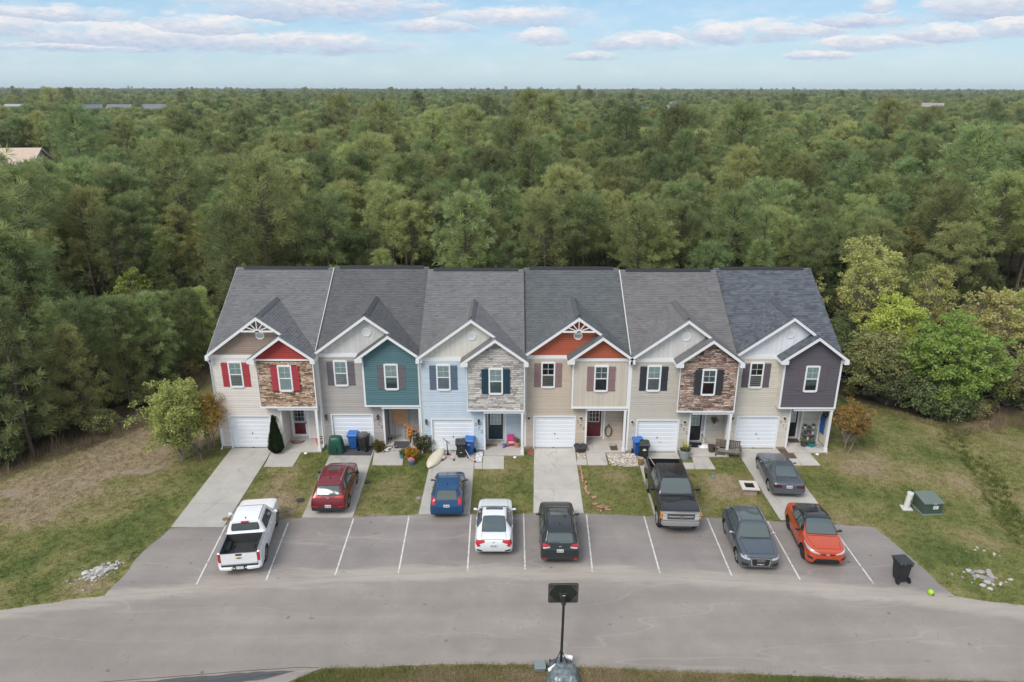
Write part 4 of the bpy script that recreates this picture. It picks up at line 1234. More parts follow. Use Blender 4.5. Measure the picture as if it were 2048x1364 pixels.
# ---- houses seen far off above the trees
def far_house(X, Y, W_, D_, he, hr, rz, wallc, roofc, label, n=3):
    H = thing('far_house', label, 'house', (X, Y, 0), rz)
    wm = mat('far_wall_%d_%d_%d' % wallc, srgb(*wallc), .7, var=.05); rm = mat('far_roof_%d_%d_%d' % roofc, srgb(*roofc), .9, var=.15, scale=2)
    MB().box(-W_/2, -D_/2, 0, W_/2, D_/2, he).prism([(-D_/2, he), (D_/2, he), (0, hr - .2)], 'x', -W_/2, W_/2).build('wall', wm, H)
    k = (hr - he) / (D_ / 2)
    r = MB(); o = .4
    r.prism([(-D_/2 - o, he - o * k), (0, hr), (0, hr + .22), (-D_/2 - o, he - o * k + .22)], 'x', -W_/2 - o, W_/2 + o)
    r.prism([(0, hr), (D_/2 + o, he - o * k), (D_/2 + o, he - o * k + .22), (0, hr + .22)], 'x', -W_/2 - o, W_/2 + o)
    R_ = r.build('roof', rm, H)
    f = MB()
    for sx in (-W_/2 - o - .06, W_/2 + o):
        f.prism([(-D_/2 - o, he - o * k - .1), (0, hr - .15), (D_/2 + o, he - o * k - .1), (D_/2 + o, he - o * k + .24), (0, hr + .24), (-D_/2 - o, he - o * k + .24)], 'x', sx, sx + .06)
    f.build('rake_board', WHITE, R_)
    for a in range(n):
        xx = -W_/2 + W_ * (a + .5) / n
        w = MB().box(xx - .55, -D_/2 - .06, he - 2.0, xx + .55, -D_/2 + .02, he - .6).build('window', WHITE, H)
        MB().box(xx - .42, -D_/2 - .08, he - 1.9, xx + .42, -D_/2 - .05, he - .7).build('pane', glassy('far_pane'), w)
    for sx in (-1, 1):
        w = MB().box(sx * (W_/2 + .03) - .05, -.5, he - 1.6, sx * (W_/2 + .03) + .05, .5, he - .2).build('window', WHITE, H)
    return H
far_house(-121, 131, 22, 12, 3.4, 7.2, 0.12, (215, 205, 190), (196, 176, 158), 'tan-roofed house among the pines at the left border')
far_house(-103, 118, 9, 8, 3.2, 5.2, -0.4, (228, 228, 228), (150, 152, 156), 'small pale house half hidden below the tan-roofed one', 2)
for k, (xx, yy, lab, wc, rc) in enumerate([(-372, 440, 'grey roof farthest left in the distant row', (220, 214, 206), (156, 160, 168)), (-352, 434, 'tan gable in the distant row of roofs at the left', (212, 190, 162), (160, 154, 150)),
                                   (-336, 442, 'grey-blue roof between two pale gables in the distant left row', (232, 232, 232), (150, 158, 168)), (-317, 440, 'last grey roof of the distant row at the left', (222, 216, 206), (152, 158, 166)),
                                   (-266, 430, 'long blue-grey roof with white gable seen over the pines', (234, 234, 236), (104, 110, 122)), (-249, 436, 'tan-walled house beside the long blue-grey roof', (212, 194, 170), (112, 116, 124)),
                                   (-229, 441, 'white gable end showing above the pines right of the blue-grey roof', (238, 238, 238), (120, 124, 130))]):
    far_house(xx, yy, 15, 11, 6.0, 10.2, 0.5 if k in (1, 4, 6) else -0.15, wc, rc, lab)
far_house(97, 415, 12, 11, 7.5, 12.6, 1.2, (222, 222, 228), (120, 122, 128), 'white gabled house standing above the pines at right of centre')
far_house(78, 428, 13, 9, 5.6, 9.6, 0.1, (186, 186, 184), (96, 102, 110), 'dark grey roof left of the white gabled house in the woods')
far_house(277, 455, 12, 10, 6.8, 11.4, -0.6, (226, 224, 220), (150, 140, 140), 'pale house peeping over the pines at far right')
# ================================================================== TREES
PINE_M = foliage('pine_needles', (0.180, 0.245, 0.112), (0.395, 0.465, 0.185), (0.450, 0.460, 0.185), 0.52)
CANDLE_M = foliage('pine_candles', (0.24, 0.19, 0.10), (0.20, 0.18, 0.07), None, 0.2)
BARK_M = mat('pine_bark', (0.105, 0.080, 0.062), 0.9, var=0.3, scale=3)
GREYBARK = mat('grey_bark', (0.20, 0.18, 0.16), 0.9, var=0.25, scale=4)
DECID_M = foliage('spring_leaves', (0.15, 0.20, 0.050), (0.29, 0.34, 0.11), (0.34, 0.335, 0.12), 0.4)
YELLOW_M = foliage('yellow_green_leaves', (0.36, 0.37, 0.095), (0.62, 0.62, 0.25), None, 0.4)
BRIGHT_M = foliage('bright_leaves', (0.26, 0.34, 0.060), (0.46, 0.56, 0.15), None, 0.4)
BROWN_M = foliage('brown_green_leaves', (0.18, 0.19, 0.07), (0.33, 0.32, 0.13), None, 0.3)
DARKG_M = foliage('dark_evergreen_leaves', (0.085, 0.115, 0.045), (0.18, 0.22, 0.085), None, 0.2)
RUST_M = foliage('rust_leaves', (0.42, 0.22, 0.065), (0.62, 0.33, 0.095), (0.36, 0.31, 0.09), 0.35)
TWIG_M = mat('bare_twigs', (0.17, 0.145, 0.125), 0.9, var=0.2, scale=5)

def rvec(r):
    while True:
        v = Vector((r.uniform(-1, 1), r.uniform(-1, 1), r.uniform(-1, 1)))
        if 0.05 < v.length < 1: return v.normalized()

def pine(seed, h, R, z0f, nbr=68, open_=1.0, blades=20, tufts=9, bl=0.60, candles=0.12, lean=0.3, ex=0.6):
    """loblolly-like pine: trunk + whorled limbs ending in bottle-brush tufts. returns (trunk mesh, crown mesh)"""
    r = random.Random(seed)
    tr = MB(); cr = MB()
    ax, ay = r.uniform(-lean, lean), r.uniform(-lean, lean)
    def axis(z): 
        t = z / h
        return Vector((ax * t * t + 0.12 * math.sin(3 * t + seed), ay * t * t + 0.12 * math.cos(2.3 * t + seed), z))
    tr.tube([axis(h * k / 8 - (0.3 if k == 0 else 0)) for k in range(9)], [0.17 * (1 - 0.9 * k / 8) * h / 13 + 0.012 for k in range(9)], 7)
    z0 = h * z0f
    def env(z):
        t = (z - z0) / (h - z0)
        return R * (max(0.0, 1 - t) ** ex) * (0.45 + 0.55 * min(1, t * 3.2)) + 0.18
    def brush(p, d, s, top):
        cr.t = max(0, min(1, r.gauss(0.5, 0.28)))
        for k in range(blades):
            q = rvec(r); q = (q + d * 0.75 + Vector((0, 0, 0.35))).normalized()
            L = bl * s * r.uniform(0.7, 1.15)
            side = q.cross(rvec(r)).normalized() * (0.034 * s)
            b = p + q * 0.03
            cr.add([b - side * 0.6, b + q * L * 0.55 + side, b + q * L + Vector((0, 0, -0.05 * L))], [(0, 1, 2)])
        if r.random() < candles * 1.1:
            cr.cur = 1
            for k in range(3):
                q = (Vector((0, 0, 1)) + rvec(r) * 0.35).normalized(); side = q.cross(rvec(r)).normalized() * 0.035
                b = p + q * 0.2 * s
                cr.add([b - side, b + side, b + q * 0.42 * s], [(0, 1, 2)])
            cr.cur = 0
    ga = 2.39996
    for i in range(nbr):
        t = (i + r.random()) / nbr
        z = z0 + (h - z0) * (t ** 0.9) * 0.985
        L = env(z) * r.uniform(0.62, 1.12) * open_
        a = ga * i + r.uniform(-0.5, 0.5)
        up = 0.12 + 0.75 * t + r.uniform(-0.15, 0.15)
        d = Vector((math.cos(a), math.sin(a), up)).normalized()
        b0 = axis(z)
        pts_ = [b0]
        for k in range(1, 4):
            f = k / 3
            pts_.append(b0 + d * L * f + Vector((0, 0, -0.22 * L * f * (1 - t) + 0.16 * L * f * f)))
        tr.tube(pts_, [0.045 * (1.1 - 0.5 * t), 0.03, 0.02, 0.008], 3, cap=False)
        n = max(3, int(tufts * (0.45 + 0.6 * L / R)))
        for k in range(n):
            f = 1.0 if k == 0 else r.uniform(0.30, 1.0) ** 0.75
            j = min(2, int(f * 3)); u = f * 3 - j
            p = pts_[j].lerp(pts_[j + 1], min(1, u))
            off = rvec(r) * r.uniform(0.1, 0.42) * (0.5 + 0.6 * f) * min(1.2, L * 0.6 + 0.25)
            off.z = off.z * 0.5 + 0.06
            brush(p + off, (d + rvec(r) * 0.4).normalized(), r.uniform(0.8, 1.2), min(1, 0.6 * f + 0.5 * t))
    brush(axis(h), Vector((0, 0, 1)), 1.0, 1); brush(axis(h - 0.35), Vector((0, 0, 1)), 1.1, 1)
    return tr.mesh('trunk', BARK_M, fixn=False, smooth=60), cr.mesh('crown', [PINE_M, CANDLE_M], fixn=False, tint=True)

def broadleaf(seed, h, R, z0, leafm, bark=GREYBARK, nleaf=5200, leaf=0.11, clumps=150, stems=1, flat=1.0, open_=0.0, upright=0.5, trunk_r=0.10):
    """broad-leaved tree or shrub: forked limbs, leaves gathered in clumps at the twig ends"""
    r = random.Random(seed)
    tr = MB(); cr = MB()
    ends = []
    def grow(p, d, L, rad_, lev):
        pts_ = [p]; q = p.copy(); dd = d.copy()
        for k in range(3):
            dd = (dd + rvec(r) * 0.22 + Vector((0, 0, 0.10 * upright))).normalized()
            q = q + dd * L / 3; pts_.append(q.copy())
        tr.tube(pts_, [rad_, rad_ * 0.85, rad_ * 0.7, rad_ * 0.5], 5 if lev < 2 else 3, cap=False)
        if lev >= 3 or L < 0.3:
            ends.append((q, dd)); return
        ends.append((q, dd)) if lev == 2 else None
        for k in range(r.randint(2, 4) if lev else r.randint(4, 6)):
            nd = (dd * 0.75 + rvec(r) * 0.85 + Vector((0, 0, upright * 0.4))).normalized()
            grow(pts_[r.choice((2, 3))], nd, L * r.uniform(0.6, 0.85), rad_ * 0.55, lev + 1)
    for k in range(stems):
        d = Vector((r.uniform(-.3, .3), r.uniform(-.3, .3), 1)).normalized() if stems > 1 else Vector((r.uniform(-.08, .08), r.uniform(-.08, .08), 1))
        grow(Vector((r.uniform(-.15, .15) * (stems > 1), r.uniform(-.15, .15) * (stems > 1), -0.15)), d, max(z0 * 1.15, h * 0.33), trunk_r, 0)
    # clump centres: uneven shell + volume of the crown, some pulled to limb ends
    cs = []
    zc = (h + z0) / 2; rz = (h - z0) / 2
    while len(cs) < clumps:
        v = rvec(r); q = r.uniform(0.45, 1.0) ** 0.6
        lump = 0.78 + 0.36 * noise.noise(v * 1.6 + Vector((seed * 3.1, 0, 0)))
        p = Vector((v.x * R * q * lump, v.y * R * q * lump, zc + v.z * rz * q * lump * (flat if v.z > 0 else 1.0)))
        if p.z < z0 * 0.75: continue
        if open_ and noise.noise(p * 0.9 + Vector((seed, 3, 1))) < -0.25 + open_ * 0.5: 
            if r.random() < 0.8: continue
        cs.append(p)
    sc = [q for q, _ in ends if q.z > z0 * 0.7]
    scale_fix = 1.0
    for q in r.sample(sc, min(len(sc), clumps // 4)):
        if (q - Vector((0, 0, zc))).length < max(R, rz) * 1.1: cs.append(q)
    for p in r.sample(cs, min(len(cs), 70)):
        b = Vector((p.x * 0.25, p.y * 0.25, max(z0 * 0.5, p.z - 0.35 * rz - 0.3)))
        tr.tube([b, b.lerp(p, 0.55) + Vector((0, 0, 0.08)), p], [0.022, 0.014, 0.006], 3, cap=False)
    per = max(4, nleaf // len(cs))
    for p in cs:
        outer = min(1, ((p.x / R) ** 2 + (p.y / R) ** 2 + ((p.z - zc) / rz) ** 2))
        base = r.uniform(0.1, 0.8)
        cr_ = r.uniform(0.25, 0.52) * min(1.0, R * 0.42 + 0.12)
        for k in range(per):
            o = rvec(r) * cr_ * r.random() ** 0.4
            o.z *= 0.7
            c = p + o
            nrm = (rvec(r) + Vector((0, 0, 0.6))).normalized()
            u = nrm.orthogonal().normalized(); a = r.uniform(0, 6.28)
            u = (u * math.cos(a) + nrm.cross(u) * math.sin(a)); w = nrm.cross(u)
            s = leaf * r.uniform(0.7, 1.3)
            cr.t = max(0, min(1, base + r.uniform(-0.15, 0.15)))
            cr.add([c - u * s, c + w * s * 0.45, c + u * s, c - w * s * 0.45], [(0, 1, 2, 3)])
    return tr.mesh('trunk', bark, fixn=False, smooth=60), cr.mesh('crown', leafm, fixn=False, tint=True)

def bare_tree(seed, h, R, m=TWIG_M):
    r = random.Random(seed); tr = MB(); tw = MB()
    def grow(p, d, L, rr, lev, mb):
        q = p + d * L
        (tr if lev < 2 else tw).tube([p, p.lerp(q, .5) + rvec(r) * 0.06 * L, q], [rr, rr * .8, rr * .55], 4 if lev < 2 else 3, cap=False)
        if lev >= 5: return
        for k in range(r.randint(2, 4)):
            grow(p.lerp(q, r.uniform(.5, 1)), (d + rvec(r) * 0.75 + Vector((0, 0, .25))).normalized(), L * r.uniform(.55, .8), rr * .55, lev + 1, mb)
    grow(Vector((0, 0, -.2)), Vector((0, 0, 1)), h * .36, .09, 0, tr)
    return tr.mesh('trunk', m, fixn=False), tw.mesh('twigs', m, fixn=False)

def plant_tree(name, meshes, label, cat, loc, rz=0, s=1.0, group=None, sz=None):
    root = thing(name, label, cat, loc, rz, group)
    root.scale = (s, s, sz or s)
    for me in meshes: place(me, me.name.split('.')[0], root)
    return root

PINES = [pine(11, 13.2, 3.6, 0.52, nbr=60, ex=.48), pine(12, 12.2, 3.4, 0.20, nbr=72, ex=.5), pine(13, 14.0, 3.9, 0.56, nbr=62, ex=.42), pine(14, 11.0, 3.3, 0.10), pine(15, 12.8, 3.1, 0.50, nbr=48, open_=1.1, ex=.5),
         pine(16, 10.0, 3.1, 0.08, candles=0.3), pine(17, 13.4, 4.1, 0.54, nbr=66, candles=0.45, ex=.44), pine(18, 12.8, 3.5, 0.58, nbr=52, candles=0.05, ex=.40), pine(19, 12.6, 3.8, 0.48, nbr=64, candles=0.4, ex=.46)]
DEC = [broadleaf(31, 9.0, 2.6, 2.4, DECID_M, nleaf=4600, leaf=0.13, clumps=120, open_=0.2), broadleaf(32, 8.2, 2.9, 1.6, YELLOW_M, nleaf=4400, leaf=0.12, clumps=120, open_=0.3), broadleaf(33, 7.0, 2.4, 1.2, BRIGHT_M, nleaf=4600, leaf=0.13, clumps=110)]
BARE_T = [bare_tree(41, 8.5, 2.4), bare_tree(42, 7.0, 2.2)]
SCRUB = [broadleaf(51, 3.2, 2.0, 0.15, DARKG_M, nleaf=3400, leaf=0.12, clumps=90, stems=3), broadleaf(52, 2.6, 1.8, 0.1, BROWN_M, nleaf=3000, leaf=0.11, clumps=80, stems=3, open_=0.2)]

# views used only to tell which trees of the wood show largest
_cm = cam.matrix_world.inverted()
def view(p):
    q = _cm @ Vector(p)
    if q.z > -1: return None
    k = 1422.0 / 1024.0
    return q.x / -q.z * k, q.y / -q.z * k, -q.z          # x in -1..1, y in -0.666..0.666

CLEAR = [(-121, 131, 14, 14), (-103, 118, 8, 10), (-248, 435, 34, 22), (-345, 438, 42, 22), (97, 415, 11, 14), (78, 428, 9, 10), (277, 455, 12, 14)]
# young, lower stands on the camera side of those houses: (x, y, half width, lowest height seen)
LOW = [(-121, 131, 6, 6.5), (-103, 118, 2, 4.9), (-266, 430, 7, 7.6), (-249, 436, 5, 8.2), (-229, 441, 4, 7.4), (-352, 434, 5, 8.0), (-336, 442, 4, 8.6), (-317, 440, 4, 8.6), (-372, 440, 5, 8.6), (97, 415, 6, 8.4), (78, 428, 4, 8.0), (277, 455, 4, 8.8), (-33, 21, 1.6, 4.0)]
def lower(c, ht):
    dc = math.hypot(c[0] - CAM.x, c[1] - CAM.y); ac = math.atan2(c[0] - CAM.x, c[1] - CAM.y)
    for hx, hy, hw, hz in LOW:
        dh = math.hypot(hx - CAM.x, hy - CAM.y)
        if dc < dh and abs(ac - math.atan2(hx - CAM.x, hy - CAM.y)) < (hw + 2) / dh + 2.2 / dc:
            mx = CAM.z + (hz - CAM.z) * dc / dh - .4
            if ht * c[4] > mx: c[4] = mx / ht   # openings round the far houses (cx, cy, rx, ry), mostly on the camera side
def blocked(x, y):
    if forest_depth(x, y) < 0.8 or (21 < x < 50 and y < 17.5): return True
    for cx, cy, rx, ry in CLEAR:
        if ((x - cx) / rx) ** 2 + ((y - cy) / ry) ** 2 < 1: return True
    return False
fr = random.Random(77)
cand = []
def patch_mix(x, y):
    return noise.fractal(Vector((x * 0.012, y * 0.012, 5.0)), 1.0, 2.0, 3)
def add_band(y0, y1, step, smul):
    y = y0
    while y < y1:
        half = (y + 38.65) * 0.80 + 14
        x = -half
        while x < half:
            px_, py_ = x + fr.uniform(-.48, .48) * step, y + fr.uniform(-.48, .48) * step
            x += step
            if py_ < 20 and (px_ < -75 or px_ > 75): continue
            if blocked(px_, py_): continue
            pm = patch_mix(px_, py_)
            u = fr.random()
            if u < 0.05 + 0.32 * max(0, pm - .05): kind, idx, s = 'dec', fr.randrange(3), fr.uniform(0.8, 1.25)
            elif u < 0.085: kind, idx, s = 'bare', fr.randrange(2), fr.uniform(0.8, 1.2)
            else:
                idx = fr.choice((0, 0, 1, 2, 2, 3, 4, 4, 5, 6, 6, 7, 7, 8, 8)); s = fr.uniform(0.74, 1.12) * (1 + 0.14 * pm)
                kind = 'pine'
            if kind == 'pine' and fr.random() < (0.07 if y < 150 else 0.02): s *= 1.36
            cand.append([px_, py_, kind, idx, s * smul, fr.uniform(0, 6.28)])
        y += step * 0.93
add_band(-16, 60, 4.0, 0.86)
add_band(60, 150, 4.5, 0.90)
add_band(150, 330, 4.7, 0.86)
add_band(330, 700, 6.2, 0.90)
add_band(700, 1500, 10.0, 0.98)
add_band(1500, 3600, 22.0, 1.12)
for (x0, y0), (x1, y1) in zip(EDGE_L, EDGE_L[1:]):      # the wall of young pines at the left border of the lawn
    for k in range(max(1, int(math.hypot(x1 - x0, y1 - y0) / 1.5))):
        t_ = fr.random(); dpt = fr.uniform(0.7, 3.6)
        cand.append([x0 + (x1 - x0) * t_ - dpt * .93, y0 + (y1 - y0) * t_ + dpt * .35, 'pine', fr.choice((3, 5, 3, 1)), fr.uniform(.62, .98), fr.uniform(0, 6.28)])
for c in cand:      # a few taller stands on the horizon to the left and lower trees at the edges of the wood
    if c[1] > 250 and c[0] < -0.30 * c[1] and noise.noise(Vector((c[0] * .004, c[1] * .004, 9))) > 0.1: c[4] *= 1.08
    if c[1] > 500: c[4] *= 0.82 + 0.30 * max(0, noise.noise(Vector((c[0] * .02, c[1] * .006, 3)))) + 0.12 * fr.random() ** 3
    fd = forest_depth(c[0], c[1])
    if fd < 3.0 and c[0] > -20: c[4] *= 0.60 + 0.13 * fd
    if c[0] < -20 and c[1] < 22 and c[2] == 'dec' and fr.random() < .7: c[2], c[3] = 'pine', fr.randrange(9)
HT = {'pine': [13.2, 12.2, 14.0, 11, 12.8, 10, 13.4, 12.8, 12.6], 'dec': [9, 8.2, 7], 'bare': [8.5, 7]}
for c in cand: lower(c, HT[c[2]][c[3]])
cand = [c for c in cand if c[4] > 0.3]
def seen_size(c):
    x, y, k, i, s, _ = c
    ht = HT[k][i] * s
    v = view((x, y, ht)); 
    if v is None or abs(v[0]) > 1.03 or v[1] > 0.70 or v[1] < -0.66: return 0
    if -16.5 < x < 18.2 and y > 12:       # hidden by the row of houses?
        t = (6.3 + 38.65) / (y + 38.65)
        if CAM.z + (ht * 0.93 - CAM.z) * t < 9.9: return 0
    return ht / v[2]
for c in cand: c.append(seen_size(c))
order = sorted(range(len(cand)), key=lambda i: -cand[i][6])
PICK = {'pine': 296, 'dec': 30, 'bare': 14}
single = []; rest = []
for i in order:
    c = cand[i]
    if PICK[c[2]] > 0 and c[6] > 0: PICK[c[2]] -= 1; single.append(c)
    else: rest.append(c)
for c in single:
    x, y, k, i, s, rz = c[:6]
    side = 'left of the townhouses' if x < -18 and y < 24 else 'right of the townhouses' if x > 19 and y < 26 else 'behind the townhouses'
    grp = {'pine': 'pines of the wood ', 'dec': 'fresh leafed trees in the wood ', 'bare': 'bare grey trees in the wood '}[k] + side
    lab = {'pine': 'tall green pine standing in the dense wood ', 'dec': 'light green broad-leaved tree among the dark pines ', 'bare': 'leafless grey-brown tree among the pines '}[k] + side
    plant_tree({'pine': 'pine_tree', 'dec': 'broadleaf_tree', 'bare': 'bare_tree'}[k], {'pine': PINES, 'dec': DEC, 'bare': BARE_T}[k][i], lab, 'tree', (x, y, -0.1), rz, s, grp)
# everything deeper in the wood: one mass
def joined(name, meshes):
    vs, fs, mi, tn, ms = [], [], [], [], []
    for me in meshes:
        o = len(vs); mo = len(ms)
        vs += [tuple(v.co) for v in me.vertices]
        fs += [tuple(o + i for i in p.vertices) for p in me.polygons]
        mi += [mo + p.material_index for p in me.polygons]
        ms += list(me.materials)
        a = me.attributes.get('tint')
        tn += [d.value for d in a.data] if a else [0.5] * len(me.polygons)
    me = bpy.data.meshes.new(name); me.from_pydata(vs, [], fs)
    for m in ms: me.materials.append(m)
    me.polygons.foreach_set('material_index', mi)
    me.attributes.new('tint', 'FLOAT', 'FACE').data.foreach_set('value', tn)
    return bpy.data.objects.new(name, me)
protos = [joined('wood_tree', p) for p in PINES + DEC + BARE_T + SCRUB]
names = sorted(range(len(protos)), key=lambda i: protos[i].name)
rank = {i: k for k, i in enumerate(names)}
off = {'pine': 0, 'dec': 9, 'bare': 12}
pts = [(c[0], c[1], -0.15, c[4], c[5], 0, rank[off[c[2]] + c[3]]) for c in rest]
scatter('forest', pts, proto_collection('wood_trees', protos), 'pine forest stretching unbroken to the horizon')
# undergrowth along the edges of the wood and under the first rows
pts = []
for _ in range(9000):
    x, y = fr.uniform(-50, 55), fr.uniform(-14, 55)
    d = forest_depth(x, y)
    if d < 0.6 or fr.random() > (0.75 if d < 4 else 0.16): continue
    if x > 21 and y < 14 and d < 5 and fr.random() < 0.6: continue
    if x < -20 and d < 4 and fr.random() < .75: continue
    pts.append((x, y, -0.1, fr.uniform(0.35, 0.8) if d < 4 else fr.uniform(.5, 1.0), fr.uniform(0, 6.28), 0, rank[14 + (fr.random() < 0.45)]))
scatter('undergrowth', pts[:1500], bpy.data.collections['wood_trees'], 'low dark undergrowth along the edge of the wood')
# dead brown grass at the foot of the wood
def reed(seed):
    r = random.Random(seed); mb = MB()
    for _ in range(40):
        x, y = r.gauss(0, .28), r.gauss(0, .28); hh = r.uniform(.4, 1.1); a = r.uniform(0, 6.28)
        mb.add([(x - .012, y, 0), (x + .012, y, 0), (x + math.cos(a) * hh * .3, y + math.sin(a) * hh * .3, hh)], [(0, 1, 2)])
    return bpy.data.objects.new('dead_grass_clump', mb.mesh('dead_grass_clump', mat('dead_grass', (0.22, 0.155, 0.095), 0.9, var=0.2, rand=0.3), fixn=False))
rp = proto_collection('dead_grass_clumps', [reed(1), reed(2)])
pts = []
for _ in range(9000):
    x, y = fr.uniform(-40, 50), fr.uniform(-14, 14)
    d = forest_depth(x, y)
    if -1.2 < d < 0.9 and (x < -20 or x > 28.5) and fr.random() < 0.55: pts.append((x, y, lawn_z(x, y) - .02, fr.uniform(.5, 1.15), fr.uniform(0, 6.28), 0, fr.randrange(2)))
scatter('dry_grass', pts, rp, 'dead brown grass along the foot of the wood')

# ---- trees and shrubs one can tell apart
plant_tree('leafy_tree', broadleaf(61, 5.5, 1.8, 0.35, foliage('fresh_leaves', (0.22, 0.28, 0.07), (0.43, 0.49, 0.17), None, 0.4), nleaf=13000, leaf=0.08, clumps=270), 'yellow-green young tree on the lawn beside the left end house', 'tree', (-19.35, -1.5, 0), 0.4)
plant_tree('crepe_myrtle', broadleaf(62, 3.9, 1.45, 1.3, RUST_M, bark=mat('smooth_tan_bark', (0.27, 0.20, 0.15), 0.8, var=0.2), nleaf=6500, leaf=0.06, clumps=180, stems=3, upright=1.2, trunk_r=0.045), 'rust-coloured small tree against the corner of the left end house', 'tree', (-18.25, -0.35, 0), 1.0)
plant_tree('crepe_myrtle', broadleaf(63, 3.3, 1.15, 1.25, RUST_M, bark=MATS['smooth_tan_bark'], nleaf=9500, leaf=0.065, clumps=180, stems=3, upright=1.3, trunk_r=0.05), 'rust and olive small tree alone on the lawn right of the last house', 'tree', (20.15, -0.55, 0), 2.1)
plant_tree('leafy_tree', broadleaf(64, 7.2, 3.9, 0.3, BRIGHT_M, nleaf=17000, leaf=0.12, clumps=300, stems=2, trunk_r=0.14), 'big round bright green tree at the edge of the right lawn', 'tree', (29.6, 5.6, 0), 0.2)
plant_tree('leafy_tree', broadleaf(65, 10.9, 2.7, 2.4, YELLOW_M, nleaf=9500, leaf=0.10, clumps=210, open_=0.3, upright=1.1), 'tallest pale yellow-green tree just right of the last roof', 'tree', (27.4, 14.5, 0), 0.9)
plant_tree('leafy_tree', broadleaf(66, 9.2, 2.2, 2.2, YELLOW_M, nleaf=5200, leaf=0.10, clumps=120, open_=0.45, upright=1.2), 'half-bare pale tree with grey branches showing through, beside the tall yellow-green one', 'tree', (32.0, 13.5, 0), 2.9)
plant_tree('leafy_tree', broadleaf(67, 7.4, 2.6, 1.2, BRIGHT_M, nleaf=8200, leaf=0.11, clumps=170, stems=2, upright=1), 'mid-height fresh green tree behind the brown-green thicket', 'tree', (27.9, 10.6, 0), 1.9)
plant_tree('leafy_tree', broadleaf(68, 7.7, 3.0, 1.2, YELLOW_M, nleaf=8600, leaf=0.11, clumps=170, stems=2), 'rounded yellow-green tree above and behind the big bright green one', 'tree', (36.0, 11.8, 0), 3.3)
plant_tree('leafy_tree', broadleaf(69, 8.3, 3.2, 1.2, BRIGHT_M, nleaf=8600, leaf=0.12, clumps=170, stems=2), 'rich green tree at the far right border of the wood', 'tree', (41.5, 13.5, 0), 4.0)
plant_tree('leafy_tree', broadleaf(85, 6.6, 2.6, .8, BRIGHT_M, nleaf=8000, leaf=0.12, clumps=170, stems=2), 'bright green tree right of the big round one, against the frame edge', 'tree', (38.2, 7.6, 0), 0.7)
plant_tree('leafy_tree', broadleaf(86, 6.9, 2.3, 1.0, YELLOW_M, nleaf=7000, leaf=0.11, clumps=150, stems=2), 'yellow-green tree filling the gap behind the brown-green thicket and the big green tree', 'tree', (31.4, 9.6, 0), 2.2)
plant_tree('thicket_shrub', broadleaf(70, 5.6, 3.1, 0.1, BROWN_M, nleaf=11000, leaf=0.10, clumps=240, stems=4), 'large brown-green thicket left of the big bright green tree', 'shrub', (25.9, 8.0, 0), 0.5)
plant_tree('thicket_shrub', broadleaf(71, 2.9, 2.2, 0.05, DARKG_M, nleaf=7200, leaf=0.09, clumps=150, stems=4), 'low dark evergreen bush at the foot of the big bright green tree', 'shrub', (28.2, 4.5, 0), 1.5)
plant_tree('thicket_shrub', broadleaf(72, 4.6, 2.3, 0.1, DARKG_M, nleaf=8000, leaf=0.10, clumps=150, stems=4), 'dark shrub close behind the right corner of the last house', 'shrub', (23.9, 11.5, 0), 2.5)
plant_tree('thicket_shrub', broadleaf(73, 4.4, 2.6, 0.1, BROWN_M, nleaf=8000, leaf=0.10, clumps=150, stems=4, open_=0.1), 'brownish shrub right of the big bright green tree', 'shrub', (34.4, 6.4, 0), 3.5)
plant_tree('thicket_shrub', broadleaf(74, 3.4, 2.3, 0.05, DARKG_M, nleaf=7000, leaf=0.09, clumps=140, stems=4), 'dark green bush between the thicket and the lawn', 'shrub', (26.2, 6.6, 0), 4.4)
plant_tree('leafy_tree', broadleaf(75, 6.8, 1.7, 1.6, BRIGHT_M, nleaf=4200, leaf=0.13, clumps=90), 'single vivid green young tree among the pines left of the roofs', 'tree', (-33, 21, 0), 1.4)
plant_tree('bare_shrub', bare_tree(76, 2.4, 1.0), 'leafless brown shrub under the yellow-green young tree', 'shrub', (-18.3, -1.5, 0), 0.3, 0.8)
# ================================================================== CARS
def paint(name, col, metal=0.0, rough=0.28):
    return mat(name, col, rough=rough, metal=metal, var=0.02, scale=3, coat=0.8, spec=0.5)
TYRE = mat('tyre_rubber', (0.016, 0.016, 0.017), 0.85, var=0.15)
RIM = mat('alloy_rim', (0.50, 0.51, 0.53), 0.3, metal=0.8, var=0.05)
RIM_D = mat('dark_rim', (0.07, 0.07, 0.075), 0.35, metal=0.6, var=0.05)
CHROME = mat('chrome', (0.68, 0.69, 0.70), 0.18, metal=0.9, var=0)
CARGLASS = glassy('car_glass', (0.075, 0.098, 0.098), 0.05, 1.0)
SEAM = mat('panel_gap', (0.008, 0.008, 0.009), 0.8, var=0)
REDL = mat('tail_lamp_red', (0.46, 0.022, 0.028), 0.2, var=0.05, coat=0.6)
DARKRED = mat('tail_lamp_smoked', (0.065, 0.014, 0.017), 0.2, var=0.05, coat=0.6)
CLEARL = mat('head_lamp_clear', (0.62, 0.64, 0.67), 0.15, metal=0.35, var=0.1, scale=14)
AMBER = mat('amber_lamp', (0.62, 0.23, 0.03), 0.25, var=0.05)
PLATE = mat('number_plate', (0.62, 0.62, 0.60), 0.5, var=0.16, scale=22)
CLAD = mat('dark_cladding', (0.032, 0.034, 0.037), 0.6, var=0.1)

